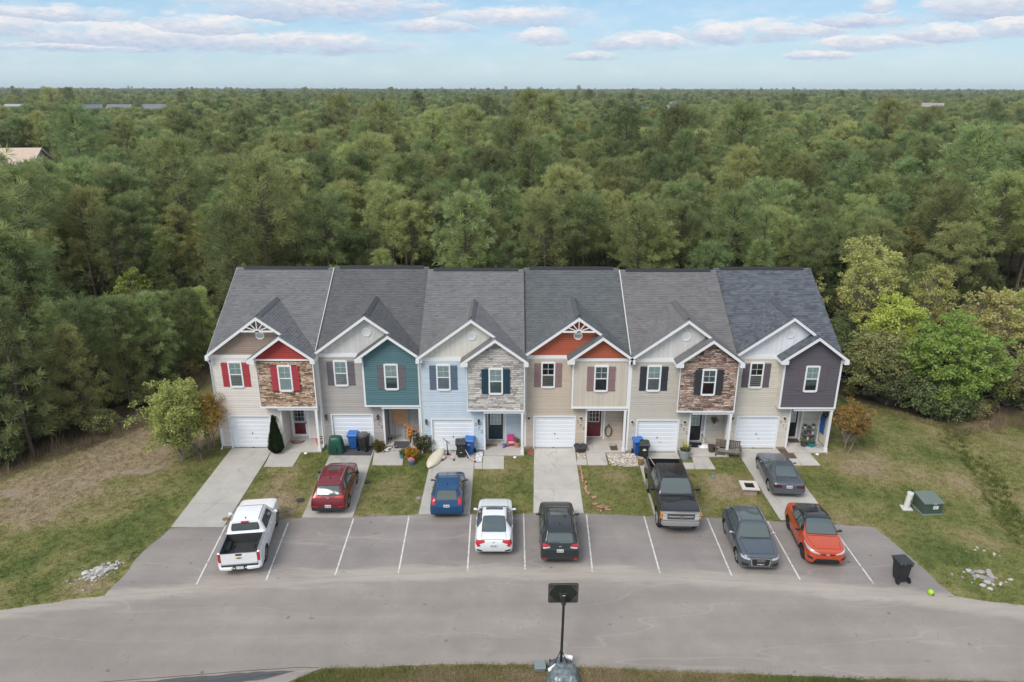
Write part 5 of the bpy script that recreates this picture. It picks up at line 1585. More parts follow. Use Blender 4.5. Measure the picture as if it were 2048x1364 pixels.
def pchip(xs, ys):
    n = len(xs); h = [xs[i+1] - xs[i] for i in range(n-1)]; d = [(ys[i+1] - ys[i]) / h[i] for i in range(n-1)]
    m = [0.0] * n
    for i in range(1, n-1):
        if d[i-1] * d[i] > 0:
            w1, w2 = 2*h[i] + h[i-1], h[i] + 2*h[i-1]
            m[i] = (w1 + w2) / (w1 / d[i-1] + w2 / d[i])
    m[0], m[-1] = d[0], d[-1]
    def f(x):
        x = max(xs[0], min(xs[-1], x))
        i = 0
        while i < n - 2 and x > xs[i+1]: i += 1
        t = (x - xs[i]) / h[i]
        return (2*t**3 - 3*t*t + 1) * ys[i] + (t**3 - 2*t*t + t) * h[i] * m[i] + (-2*t**3 + 3*t*t) * ys[i+1] + (t**3 - t*t) * h[i] * m[i+1]
    return f

class Car:
    """lofted body: stations (x, z_bottom, half width bottom, half width mid, z shoulder, half width shoulder, z roof, half width roof); nose at x=0"""
    K = 6
    def __init__(s, name, label, cat, loc, rz, stations, paintm, L, wheels, wr, track, arch=1.14, open_from=None, kind_wheel=RIM, group='cars parked by the townhouses', rim_spokes=5, sx=0.875):
        stations = [(q[0] * sx,) + tuple(q[1:]) for q in stations]; wheels = [w * sx for w in wheels]; L = L * sx; s.sx = sx
        open_from = open_from * sx if open_from else None
        s.root = thing(name, label, cat, loc, rz, group)
        s.L = L; s.paint = paintm
        st = stations
        xs = [q[0] for q in st]
        F = [pchip(xs, [q[k] for q in st]) for k in range(1, 8)]
        s.F = F
        grid_x = sorted(set([round(xs[0] + (xs[-1] - xs[0]) * i / 104, 4) for i in range(105)] + [round(x, 4) for x in xs]))
        def ring(x):
            zb, wb, wm, zs, ws, zr, wr_ = [f(x) for f in F]
            c = min(.05, max(.004, .13 * (zr - zs)))
            P = [(0, zb), (wb, zb), (wm, zb + .20 * (zs - zb)), (wm * 1.0, zb + .62 * (zs - zb)), (ws, zs), (wr_, zr - c), (wr_ * .55, zr - .006), (0, zr)]
            out = []
            n = len(P)
            for i in range(n - 1):
                p0, p1, p2, p3 = P[max(0, i-1)], P[i], P[i+1], P[min(n-1, i+2)]
                tens = .5 if i not in (0,) else .15
                for k in range(s.K):
                    t = k / s.K
                    q = []
                    for a in (0, 1):
                        m1 = (p2[a] - p0[a]) * tens * (.55 if i in (4,) else .8); m2 = (p3[a] - p1[a]) * tens * (.55 if i in (3, 4) else .8)
                        q.append((2*t**3 - 3*t*t + 1) * p1[a] + (t**3 - 2*t*t + t) * m1 + (-2*t**3 + 3*t*t) * p2[a] + (t**3 - t*t) * m2)
                    out.append((max(0, q[0]), q[1]))
            out.append(P[-1])
            return out
        R_ = [ring(x) for x in grid_x]
        m = len(R_[0])
        full = 2 * m - 2
        vs = []
        for x, r in zip(grid_x, R_):
            for y, z in r: vs.append(Vector((x, -y, z)))
            for y, z in r[-2:0:-1]: vs.append(Vector((x, y, z)))
        fs = []
        nx = len(grid_x)
        for i in range(nx - 1):
            for k in range(full):
                k2 = (k + 1) % full
                fs.append((i*full + k, (i+1)*full + k, (i+1)*full + k2, i*full + k2))
        fs.append(tuple(range(full))); fs.append(tuple((nx-1)*full + k for k in range(full))[::-1])
        s.bvh = BVHTree.FromPolygons([v.copy() for v in vs], fs)
        # wheel openings: drop the faces inside, pull the rest to the circle
        ra = wr * arch
        keep = []
        side_hi = 4 * s.K
        for f in fs[:-2]:
            c = sum((vs[q] for q in f), Vector()) / 4
            cut = False
            for wx in wheels:
                if math.hypot(c.x - wx, c.z - wr) < ra and abs(c.y) > .35: cut = True
            if open_from and c.x > open_from:
                k = min(f[0] % full, full - f[0] % full)
                kk = [min(q % full, full - q % full) for q in f]
                if min(kk) >= 5 * s.K: cut = True
            if not cut: keep.append(f)
        keep += fs[-2:]
        used = {q for f in keep for q in f}
        for q in used:
            v = vs[q]
            for wx in wheels:
                d = math.hypot(v.x - wx, v.z - wr)
                if 1e-3 < d < ra and abs(v.y) > .35:
                    v.x = wx + (v.x - wx) * ra / d; v.z = wr + (v.z - wr) * ra / d
        idx = {}; nv = []
        for q in sorted(used): idx[q] = len(nv); nv.append(vs[q])
        mb = MB(); mb.add(nv, [tuple(idx[q] for q in f) for f in keep])
        s.body = mb.build('body', paintm, s.root, smooth=46)
        # dark liners behind the openings
        for wx in wheels:
            for sd in (-1, 1):
                w = MB()
                n = 14
                prof = [(wx + ra * 1.02 * math.cos(math.pi * k / n), wr + ra * 1.02 * math.sin(math.pi * k / n)) for k in range(n + 1)]
                y1, y0 = sd * (track + .02), sd * .42
                v_ = [(x, y1, z) for x, z in prof] + [(x, y0, z) for x, z in prof]
                w.add(v_, [(k, k+1, n+2+k, n+1+k) for k in range(n)] + [tuple(range(n+1, 2*n+2))])
                w.build('wheel_arch', SEAM, s.root, fixn=False)
                s.wheel(wx, sd * track, wr, kind_wheel, rim_spokes)
    def wheel(s, x, y, r, rimm, ns):
        sd = 1 if y > 0 else -1
        t = .115
        M = Matrix.Rotation(rad(90), 3, 'X')
        mb = MB(); rr = r * .66
        mb.lathe([(rr, -t), (r * .93, -t), (r * .99, -t * .75), (r, -t * .3), (r, t * .3), (r * .99, t * .75), (r * .93, t), (rr, t), (rr, -t)], 24, (x, y - sd * t, r), M, cap=False)
        mb.lathe([(0, -.02), (rr, -.02)], 16, (x, y - sd * t, r), M, cap=False)
        w = mb.build('wheel', TYRE, s.root, smooth=40)
        q = MB(); yo = y - sd * .03
        q.lathe([(rr * .90, -.01), (rr * .90, .035), (rr * 1.01, .035), (rr * 1.01, -.01), (rr * .90, -.01)], 24, (x, yo, r), M, cap=False)
        q.lathe([(0, -.02), (rr * .24, -.02), (rr * .24, .03), (0, .035)], 12, (x, yo, r), M, cap=False)
        for k in range(ns):
            a = 2 * math.pi * k / ns + .3
            e = Vector((x + math.cos(a) * rr * .94, yo, r + math.sin(a) * rr * .94)); b = Vector((x + math.cos(a) * rr * .15, yo, r + math.sin(a) * rr * .15))
            q.bar(b, e, .07 * r / .34, .045)
        q.build('rim', rimm, w, smooth=40)
    def cast(s, face, a, b, side=1):
        if face in ('side', 'top'): a = a * s.sx
        if face == 'side': o, d = Vector((a, side * 3, b)), Vector((0, -side, 0))
        elif face == 'front': o, d = Vector((-3, a, b)), Vector((1, 0, 0))
        elif face == 'rear': o, d = Vector((s.L + 3, a, b)), Vector((-1, 0, 0))
        elif face == 'top': o, d = Vector((a, b, 5)), Vector((0, 0, -1))
        elif face == 'rearhigh': d = Vector((-1, 0, -.9)).normalized(); o = Vector((s.L, a, b)) - d * 4
        elif face == 'fronthigh': d = Vector((1, 0, -.75)).normalized(); o = Vector((0, a, b)) - d * 4
        p, n, i, dist = s.bvh.ray_cast(o, d)
        if p is None: return None
        if n.dot(d) > 0: n = -n
        return p, n
    def patch(s, name, m, face, q, off=.008, nu=10, nv=6, side=1, rnd=.12, parent=None, both=False):
        """a piece of trim lying on the body; q = four corners in the view of that face, going round"""
        if both:
            o = None
            for sd in (-1, 1):
                qq = q if face == 'side' else [(a, b * sd) for a, b in q] if face == 'top' else [(a * sd, b) for a, b in q]
                o = s.patch(name, m, face, qq, off, nu, nv, sd, rnd, parent)
            return o
        vs = []; ok = {}
        for j in range(nv + 1):
            for i in range(nu + 1):
                u, v = 2 * i / nu - 1, 2 * j / nv - 1
                uu, vv_ = u * math.sqrt(1 - rnd * v * v), v * math.sqrt(1 - rnd * u * u)
                U, V = (uu + 1) / 2, (vv_ + 1) / 2
                a = [(q[0][k] * (1-U) + q[1][k] * U) * (1-V) + (q[3][k] * (1-U) + q[2][k] * U) * V for k in (0, 1)]
                h = s.cast(face, a[0], a[1], side)
                if h is None: continue
                ok[i, j] = len(vs); vs.append(h[0] + h[1] * off)
        fs = []
        for j in range(nv):
            for i in range(nu):
                c = [(i, j), (i+1, j), (i+1, j+1), (i, j+1)]
                if all(k in ok for k in c):
                    # skip faces that bridge two distant surfaces
                    pts = [vs[ok[k]] for k in c]
                    if max((pts[0] - pts[2]).length, (pts[1] - pts[3]).length) < 0.6: fs.append(tuple(ok[k] for k in c))
        if not fs: return None
        # give the piece a rim so that it is solid
        n0 = len(vs)
        cnt = {}
        for f in fs:
            for e in zip(f, f[1:] + f[:1]): cnt[e] = 1
        for (a, b) in [e for e in cnt if (e[1], e[0]) not in cnt]:
            pa, pb = vs[a], vs[b]
            ha = Vector((0, 0, 0)); 
            k = len(vs)
            ctr = Vector((s.L / 2, 0, .6))
            vs.append(pa + (ctr - pa).normalized() * (off + .004)); vs.append(pb + (ctr - pb).normalized() * (off + .004))
            fs.append((b, a, k, k + 1))
        mb = MB(); mb.add(vs, fs)
        return mb.build(name, m, parent or s.root, smooth=50, fixn=False)
    def panel(s, name, face, q, side=1, m=None, both=False, off=.005):
        """body panel with a dark gap round it"""
        if both:
            for sd in (-1, 1): p = s.panel(name, face, q if face == 'side' else [(a, b * sd) for a, b in q] if face == 'top' else [(a * sd, b) for a, b in q], sd, m, off=off)
            return p
        p = s.patch(name, m or s.paint, face, q, off, 12, 8, side, .03)
        cx = sum(a for a, _ in q) / 4; cz = sum(b for _, b in q) / 4
        g = .013
        q2 = [(a + (g if a > cx else -g), b + (g if b > cz else -g)) for a, b in q]
        s.patch('panel_gap', SEAM, face, q2, off - .0025, 12, 8, side, .02, p)
        return p
    def glass(s, name, face, q, side=1, both=False, m=None, rim=.03, rimm=None, off=.010, nu=12, nv=8, rnd=.10):
        if both:
            for sd in (-1, 1): s.glass(name, face, q if face == 'side' else [(a * (sd if face != 'top' else 1), b * (sd if face == 'top' else 1)) for a, b in q], sd, False, m, rim, rimm, off, nu, nv, rnd)
            return
        p = s.patch(name, m or CARGLASS, face, q, off, nu, nv, side, rnd)
        if p is None: return None
        cx = sum(a for a, _ in q) / 4; cz = sum(b for _, b in q) / 4
        q2 = [(a + (rim if a > cx else -rim), b + (rim if b > cz else -rim)) for a, b in q]
        s.patch('glass_surround', rimm or BLACK, face, q2, off - .004, nu, nv, side, rnd, p)
        return p
    def mirror(s, x, z, y, m, size=(.13, .20, .13)):
        for sd in (-1, 1):
            mb = MB(); mb.ball((x, sd * (y + size[1] / 2 + .03), z), (size[0] / 2, size[1] / 2, size[2] / 2), 10, 6); mb.bar((x - .02, sd * (y - .06), z - .04), (x, sd * (y + .06), z - .02), .05, .04)
            mb.build('wing_mirror', m, s.root, smooth=50)
    def plate(s, end, z, y=0, w=.31, h=.155):
        hit = s.cast(end, y, z)
        if hit is None: return
        x = hit[0].x
        d = .025 if end == 'rear' else -.025
        mb = MB(); mb.box(min(x, x + d), y - w/2, z - h/2, max(x, x + d), y + w/2, z + h/2)
        p = mb.build('number_plate', PLATE, s.root, bevel=.004)
        t = MB(); xx = x + d * 1.12
        for k in range(7):
            if k == 3: continue
            t.box(min(x, xx), y - w/2 + .03 + k * .037, z - .035, max(x, xx), y - w/2 + .052 + k * .037, z + .03)
        t.build('plate_marks', mat('plate_ink', (.10, .11, .20), .6, var=0), p)
    def handle(s, x, z, m):
        s.patch('door_handle', m, 'side', [(x - .09, z - .018), (x + .09, z - .018), (x + .09, z + .018), (x - .09, z + .018)], .028, 5, 2, both=True)
    def fin(s, x, m):
        h = s.cast('top', x, 0.0)
        z = h[0].z
        mb = MB(); mb.prism([(x - .08, z - .01), (x + .07, z - .01), (x + .06, z + .06), (x + .03, z + .065)], 'y', -.016, .016)
        mb.build('roof_aerial', m, s.root)

def bow(mb, c, U, V, w, h):
    """cross-shaped bow-tie badge in the plane spanned by U, V"""
    P = [(-1, -.28), (-.42, -.28), (-.38, -.62), (.30, -.62), (.34, -.28), (.92, -.28), (1, .28), (.42, .28), (.38, .62), (-.30, .62), (-.34, .28), (-.92, .28)]
    n = U.cross(V).normalized()
    vs = [c + U * (a * w / 2) + V * (b * h / 2) + n * .012 for a, b in P] + [c + U * (a * w / 2) + V * (b * h / 2) - n * .012 for a, b in P]
    N_ = len(P)
    tri = tessellate_polygon([[Vector((a, b, 0)) for a, b in P]])
    mb.add(vs, [tuple(t) for t in tri] + [tuple(i + N_ for i in t)[::-1] for t in tri] + [(i, (i+1) % N_, (i+1) % N_ + N_, i + N_) for i in range(N_)])

def suv_stations(L, W, H, zb, hood0, hood1, xc, xr0, xr1, belt0, belt1, tail=.22, roofw=.66, deck=None):
    w = W / 2
    S = [(0, zb + .22, .45*w, .58*w, hood0 - .16, .52*w, hood0 - .10, .36*w),
         (.05, zb + .08, .68*w, .80*w, hood0 - .06, .72*w, hood0 - .01, .52*w),
         (.28, zb, .82*w, .95*w, hood0 + .01, .87*w, hood0 + .07, .68*w),
         (.65*xc, zb, .88*w, .99*w, hood0 + .6*(hood1 - hood0), .90*w, hood0 + .6*(hood1 - hood0) + .07, .74*w),
         (xc, zb, .9*w, w, hood1, .92*w, hood1 + .075, .74*w),
         (xc + .22*(xr0 - xc), zb, .9*w, w, hood1 + .25*(belt0 - hood1), .92*w, hood1 + .075 + .24*(H - hood1 - .075), .73*w),
         (xr0 - .25*(xr0 - xc), zb, .9*w, w, belt0, .92*w, hood1 + .075 + .80*(H - hood1 - .075), .69*w),
         (xr0, zb, .9*w, w, belt0, .92*w, H - .045, roofw*w),
         (xr0 + .3*(xr1 - xr0), zb, .9*w, w, belt0 + .3*(belt1 - belt0), .92*w, H - .003, roofw*w),
         (xr0 + .6*(xr1 - xr0), zb, .9*w, w, belt0 + .6*(belt1 - belt0), .92*w, H - .005, roofw*w),
         (xr1, zb, .9*w, .995*w, belt1, .91*w, H - .06, roofw*w*.97)]
    xt = L - tail
    S += [(xr1 + .55*(xt - xr1), zb + .02, .88*w, .985*w, belt1 - .03, .90*w, H - .06 - .42*(H - belt1), roofw*w*1.0),
          (xt, zb + .04, .86*w, .975*w, belt1 - .10, .89*w, belt1 - .03, .76*w),
          (L - .09, zb + .06, .85*w, .96*w, belt1 - .22, .87*w, belt1 - .17, .76*w),
          (L - .03, zb + .11, .82*w, .92*w, belt1 - .36, .84*w, belt1 - .31, .72*w),
          (L, zb + .18, .76*w, .85*w, belt1 - .46, .78*w, belt1 - .42, .64*w)]
    return S

AWAY, TOWARD = rad(-90), rad(90)
def pos_car(xc, y_nose_or_tail, L, yaw, away):
    """ground point under the middle of the car, given the end nearest the street"""
    return (xc, y_nose_or_tail + L / 2, 0.024)

RAW = ('roof_rail', 'roof_spoiler', 'bed_liner', 'bed_rail_cap', 'wheel_box', 'roof_seam', 'bumper_step', 'plate_recess', 'high_brake_lamp', 'wing_mirror', 'roof_aerial')
def center(car, L, extra=()):
    for ch in car.root.children:
        if ch.name.split('.')[0] in RAW + extra: ch.scale.x = car.sx
        ch.location = ch.location + Vector((-L * car.sx / 2, 0, 0))

# ---- dark red crossover, driveway of 303, tail to the street
L = 4.62
c = Car('crossover_car', 'dark red crossover parked nose-in on a driveway', 'car', (-9.42, -5.33, .045), AWAY + rad(1.5),
        suv_stations(L, 1.81, 1.67, .22, .86, 1.02, 1.22, 2.02, 3.72, 1.03, 1.12, .20, .69), paint('dark_red_paint', (0.19, 0.014, 0.018), .2), L, (.92, 3.62), .345, .895, kind_wheel=RIM)
P = c.paint
c.glass('windscreen', 'top', [(1.26, -.70), (1.26, .70), (1.98, .58), (1.98, -.58)])
c.glass('rear_window', 'rear', [(-.60, 1.13), (.60, 1.13), (.52, 1.50), (-.52, 1.50)], rim=.035)
c.glass('side_window', 'side', [(1.72, 1.08), (2.55, 1.09), (2.52, 1.50), (2.14, 1.48)], both=True)
c.glass('side_window', 'side', [(2.63, 1.09), (3.40, 1.13), (3.28, 1.50), (2.60, 1.51)], both=True)
c.glass('quarter_window', 'side', [(3.47, 1.15), (3.95, 1.20), (3.72, 1.44), (3.35, 1.49)], both=True)
c.panel('door', 'side', [(1.58, .42), (2.57, .42), (2.57, 1.03), (1.58, 1.02)], both=True); c.panel('door', 'side', [(2.60, .42), (3.45, .46), (3.50, 1.07), (2.60, 1.04)], both=True)
c.panel('tailgate', 'rear', [(-.68, .62), (.68, .62), (.70, 1.08), (-.70, 1.08)])
c.patch('tail_lamp', REDL, 'rear', [(.36, .98), (.78, .98), (.80, 1.08), (.34, 1.07)], .014, both=True)
c.patch('rear_bumper', CLAD, 'rear', [(-.86, .28), (.86, .28), (.84, .52), (-.84, .52)], .018, 14, 5)
c.patch('bumper_reflector', REDL, 'rear', [(.50, .53), (.78, .54), (.78, .58), (.50, .57)], .020, both=True)
c.plate('rear', .58); c.handle(2.45, .95, P); c.handle(3.38, .98, P); c.mirror(1.68, 1.08, .86, BLACK); c.fin(3.45, BLACK)
sp = MB(); sp.prism([(3.70, 1.60), (4.02, 1.555), (4.05, 1.535), (3.70, 1.575)], 'y', -.60, .60); sp.build('roof_spoiler', P, c.root, bevel=.006)
for sd in (-1, 1):
    rr_ = MB(); rr_.tube([(2.0, sd * .60, 1.62), (2.15, sd * .60, 1.675), (3.55, sd * .58, 1.67), (3.70, sd * .58, 1.61)], .017, 6); rr_.build('roof_rail', CHROME, c.root, smooth=True)
c.patch('sunroof', CARGLASS, 'top', [(2.15, -.34), (2.15, .34), (2.62, .34), (2.62, -.34)], .006)
c.patch('rear_badge', CHROME, 'rear', [(-.07, .98), (.07, .98), (.07, 1.0), (-.07, 1.0)], .018, 4, 2)
center(c, L)

# ---- blue hatchback, driveway of 305
L = 4.06
c = Car('hatchback_car', 'blue hatchback parked nose-in below the pale blue wall', 'car', (-3.33, -5.86, .045), AWAY + rad(1.0),
        suv_stations(L, 1.72, 1.48, .18, .74, .90, 1.02, 1.92, 3.05, .93, 1.03, .16, .66), paint('blue_paint', (0.004, 0.062, 0.165), .2), L, (.80, 3.29), .305, .825)
P = c.paint
c.glass('windscreen', 'top', [(1.06, -.64), (1.06, .64), (1.88, .52), (1.88, -.52)])
c.glass('rear_window', 'rear', [(-.54, 1.04), (.54, 1.04), (.46, 1.33), (-.46, 1.33)], rim=.03)
c.glass('side_window', 'side', [(1.55, .98), (2.25, .99), (2.22, 1.33), (1.98, 1.32)], both=True)
c.glass('side_window', 'side', [(2.32, .99), (3.02, 1.04), (2.82, 1.32), (2.30, 1.34)], both=True)
c.panel('door', 'side', [(1.40, .36), (2.27, .36), (2.27, .93), (1.40, .92)], both=True); c.panel('door', 'side', [(2.30, .36), (3.0, .42), (3.05, .98), (2.30, .94)], both=True)
c.panel('tailgate', 'rear', [(-.58, .66), (.58, .66), (.56, .99), (-.56, .99)])
c.patch('tail_lamp', REDL, 'rear', [(.57, .80), (.76, .84), (.70, 1.12), (.60, 1.10)], .014, both=True)
c.patch('rear_bumper', P, 'rear', [(-.80, .34), (.80, .34), (.78, .62), (-.78, .62)], .014, 14, 5)
c.patch('bumper_insert', CLAD, 'rear', [(-.66, .24), (.66, .24), (.62, .36), (-.62, .36)], .020, 12, 3)
c.plate('rear', .76); c.handle(2.16, .87, P); c.handle(2.94, .90, P); c.mirror(1.52, .98, .78, P, (.12, .19, .12)); c.fin(2.85, BLACK)
sp = MB(); sp.prism([(3.02, 1.42), (3.34, 1.385), (3.36, 1.365), (3.02, 1.395)], 'y', -.52, .52); sp.build('roof_spoiler', P, c.root, bevel=.006)
c.patch('oval_badge', mat('badge_blue', (.03, .06, .2), .3, var=0), 'rear', [(-.07, .90), (.07, .90), (.07, .95), (-.07, .95)], .018, 6, 3, rnd=.5)
center(c, L)

# ---- white saloon, tail to the street
L = 4.64
S = [(0, .38, .45, .55, .56, .5, .61, .35), (.06, .25, .62, .73, .62, .68, .67, .5), (.3, .17, .74, .86, .70, .80, .76, .62), (.8, .16, .8, .89, .79, .83, .86, .66), (1.30, .16, .82, .9, .86, .84, .94, .66),
     (1.55, .16, .82, .9, .88, .84, 1.07, .64), (2.10, .16, .82, .9, .92, .84, 1.35, .57), (2.55, .16, .82, .9, .94, .84, 1.415, .56), (3.0, .16, .82, .9, .955, .84, 1.395, .55), (3.5, .17, .82, .9, .97, .83, 1.27, .55),
     (3.95, .18, .8, .9, .985, .81, 1.09, .58), (4.2, .2, .79, .89, .985, .79, 1.035, .62), (4.45, .24, .76, .87, .96, .77, 1.01, .62), (4.58, .30, .72, .83, .88, .73, .93, .58), (4.64, .38, .64, .76, .78, .66, .82, .5)]
c = Car('saloon_car', 'white saloon car parked nose-in between two bay lines', 'car', (-.84, -8.70, .024), AWAY, S, paint('white_paint', (0.74, 0.75, 0.76), 0, .3), L, (.92, 3.62), .325, .87)
P = c.paint
c.glass('windscreen', 'top', [(1.36, -.66), (1.36, .66), (2.10, .54), (2.10, -.54)])
c.glass('rear_window', 'top', [(3.08, -.50), (3.08, .50), (4.02, .56), (4.02, -.56)], rnd=.05)
c.glass('side_window', 'side', [(1.72, .97), (2.52, .985), (2.50, 1.31), (2.18, 1.28)], both=True); c.glass('side_window', 'side', [(2.58, .985), (3.55, 1.02), (3.28, 1.25), (2.56, 1.31)], both=True)
c.panel('door', 'side', [(1.60, .34), (2.54, .34), (2.54, .92), (1.60, .90)], both=True); c.panel('door', 'side', [(2.57, .34), (3.30, .36), (3.45, .95), (2.57, .93)], both=True)
c.panel('bonnet', 'top', [(.12, -.55), (.12, .55), (1.28, .68), (1.28, -.68)], off=.004)
c.panel('boot_lid', 'top', [(4.12, -.55), (4.12, .55), (4.55, .58), (4.55, -.58)], off=.004)
c.patch('tail_lamp', REDL, 'rear', [(.40, .84), (.82, .72), (.80, .93), (.42, .93)], .014, both=True); c.patch('tail_lamp', REDL, 'rear', [(.60, .66), (.74, .60), (.86, .78), (.72, .84)], .016, both=True)
c.patch('sunroof', CARGLASS, 'top', [(2.20, -.40), (2.20, .40), (2.52, .42), (2.52, -.42)], .006, rnd=.06)
c.patch('bumper_vent', CLAD, 'rear', [(.50, .36), (.78, .40), (.80, .50), (.56, .42)], .014, both=True); c.patch('bumper_insert', CLAD, 'rear', [(-.62, .26), (.62, .26), (.60, .31), (-.60, .31)], .016, 12, 3)
c.plate('rear', .66); c.handle(2.42, .86, P); c.handle(3.24, .88, P); c.mirror(1.66, .95, .84, P)
hb = MB()
hit = c.cast('rear', 0, .84)[0]
for y0 in (-.05, .035): hb.box(hit.x, y0, .80, hit.x + .018, y0 + .015, .88)
hb.box(hit.x, -.045, .832, hit.x + .018, .045, .847); hb.build('letter_badge', CHROME, c.root)
center(c, L)

# ---- dark green estate-like SUV, tail to the street
L = 4.62
c = Car('estate_car', 'very dark green estate car with roof rails, tail to the street', 'car', (2.23, -9.30, .024), AWAY + rad(-.4),
        suv_stations(L, 1.81, 1.71, .22, .90, 1.04, 1.25, 2.0, 3.98, 1.05, 1.10, .14, .70), paint('black_green_paint', (0.030, 0.036, 0.036), .4, .3), L, (.94, 3.61), .345, .87)
P = c.paint
c.glass('windscreen', 'top', [(1.30, -.68), (1.30, .68), (1.96, .57), (1.96, -.57)])
c.glass('rear_window', 'rear', [(-.62, 1.12), (.62, 1.12), (.54, 1.52), (-.54, 1.52)], rim=.035)
c.glass('side_window', 'side', [(1.72, 1.10), (2.50, 1.11), (2.48, 1.53), (2.12, 1.51)], both=True); c.glass('side_window', 'side', [(2.58, 1.11), (3.38, 1.13), (3.32, 1.53), (2.56, 1.54)], both=True)
c.glass('quarter_window', 'side', [(3.46, 1.14), (4.02, 1.17), (3.86, 1.49), (3.42, 1.52)], both=True)
c.panel('door', 'side', [(1.60, .42), (2.53, .42), (2.53, 1.05), (1.60, 1.04)], both=True); c.panel('door', 'side', [(2.56, .42), (3.36, .46), (3.44, 1.07), (2.56, 1.06)], both=True)
c.panel('tailgate', 'rear', [(-.66, .62), (.66, .62), (.66, 1.08), (-.66, 1.08)])
c.panel('bonnet', 'top', [(.14, -.56), (.14, .56), (1.22, .70), (1.22, -.70)], off=.004)
c.patch('tail_lamp', REDL, 'rear', [(.46, .98), (.80, .95), (.80, 1.10), (.52, 1.08)], .014, both=True); c.patch('reverse_lamp', CLEARL, 'rear', [(.46, .92), (.78, .88), (.80, .95), (.46, .98)], .016, both=True)
c.patch('rear_bumper', CLAD, 'rear', [(-.84, .30), (.84, .30), (.82, .50), (-.82, .50)], .018, 14, 4); c.patch('bumper_reflector', REDL, 'rear', [(.62, .34), (.80, .36), (.80, .44), (.62, .42)], .022, both=True)
c.plate('rear', .80); c.handle(2.42, .97, P); c.handle(3.30, .99, P); c.mirror(1.72, 1.10, .84, P); c.fin(3.62, BLACK)
c.patch('sunroof', CARGLASS, 'top', [(2.12, -.44), (2.12, .44), (2.86, .44), (2.86, -.44)], .006)
for sd in (-1, 1):
    rr_ = MB(); rr_.tube([(2.05, sd * .60, 1.65), (2.2, sd * .60, 1.735), (3.75, sd * .58, 1.73), (3.92, sd * .58, 1.65)], .019, 6); rr_.build('roof_rail', RIM_D, c.root, smooth=True)
sp = MB(); sp.prism([(3.92, 1.665), (4.22, 1.60), (4.24, 1.575), (3.92, 1.63)], 'y', -.58, .58); sp.build('roof_spoiler', P, c.root, bevel=.006)
c.patch('oval_badge', CHROME, 'rear', [(-.07, .96), (.07, .96), (.07, 1.01), (-.07, 1.01)], .018, 6, 3, rnd=.5)
center(c, L)

# ---- grey coupe, driveway of 311, tail to the street
L = 4.49
S = [(0, .34, .5, .6, .58, .55, .63, .4), (.06, .24, .64, .74, .64, .70, .68, .52), (.3, .17, .74, .84, .70, .78, .75, .62), (.9, .16, .78, .87, .78, .80, .83, .66), (1.45, .16, .8, .88, .84, .80, .90, .66),
     (1.72, .16, .8, .88, .86, .81, 1.04, .62), (2.25, .16, .8, .88, .89, .81, 1.31, .54), (2.65, .16, .8, .88, .90, .81, 1.365, .53), (3.05, .16, .8, .88, .91, .81, 1.33, .53), (3.5, .17, .8, .88, .915, .80, 1.14, .55),
     (3.85, .18, .79, .88, .91, .79, .975, .62), (4.15, .2, .77, .87, .90, .78, .945, .64), (4.36, .24, .74, .85, .87, .76, .92, .62), (4.45, .28, .70, .81, .80, .72, .85, .58), (4.49, .34, .62, .74, .70, .66, .74, .5)]
c = Car('coupe_car', 'faded grey two-door coupe parked high on a driveway', 'car', (14.90, -3.72, .045), AWAY + rad(-4.4), S, paint('grey_blue_paint', (0.115, 0.128, 0.150), .45, .36), L, (.80, 3.53), .315, .85)
P = c.paint
c.glass('windscreen', 'top', [(1.50, -.64), (1.50, .64), (2.22, .52), (2.22, -.52)]); c.glass('rear_window', 'top', [(3.10, -.49), (3.10, .49), (3.78, .57), (3.78, -.57)], rnd=.05)
c.glass('side_window', 'side', [(1.86, .94), (2.72, .955), (2.70, 1.28), (2.32, 1.26)], both=True, rimm=CHROME, rim=.02); c.glass('quarter_window', 'side', [(2.80, .955), (3.44, .98), (3.16, 1.22), (2.77, 1.27)], both=True, rimm=CHROME, rim=.02)
c.panel('door', 'side', [(1.62, .33), (2.85, .33), (2.85, .89), (1.62, .86)], both=True)
c.panel('bonnet', 'top', [(.12, -.56), (.12, .56), (1.42, .68), (1.42, -.68)], off=.004); c.panel('boot_lid', 'top', [(3.86, -.56), (3.86, .56), (4.38, .58), (4.38, -.58)], off=.004)
c.patch('tail_lamp', DARKRED, 'rear', [(.38, .66), (.80, .66), (.80, .82), (.38, .82)], .014, both=True)
c.patch('bumper_strip', P, 'rear', [(-.84, .50), (.84, .50), (.84, .60), (-.84, .60)], .030, 14, 3); c.patch('bumper_insert', CLAD, 'rear', [(-.70, .26), (.70, .26), (.68, .32), (-.68, .32)], .018, 12, 3)
c.patch('sunroof', CARGLASS, 'top', [(2.32, -.36), (2.32, .36), (2.66, .36), (2.66, -.36)], .006)
c.plate('rear', .73); c.handle(2.72, .82, P); c.mirror(1.86, .92, .80, P, (.11, .18, .11))
c.patch('round_badge', mat('badge_dark', (.04, .05, .08), .3, var=0), 'rear', [(-.035, .83), (.035, .83), (.035, .88), (-.035, .88)], .016, 6, 4, rnd=.5)
center(c, L)

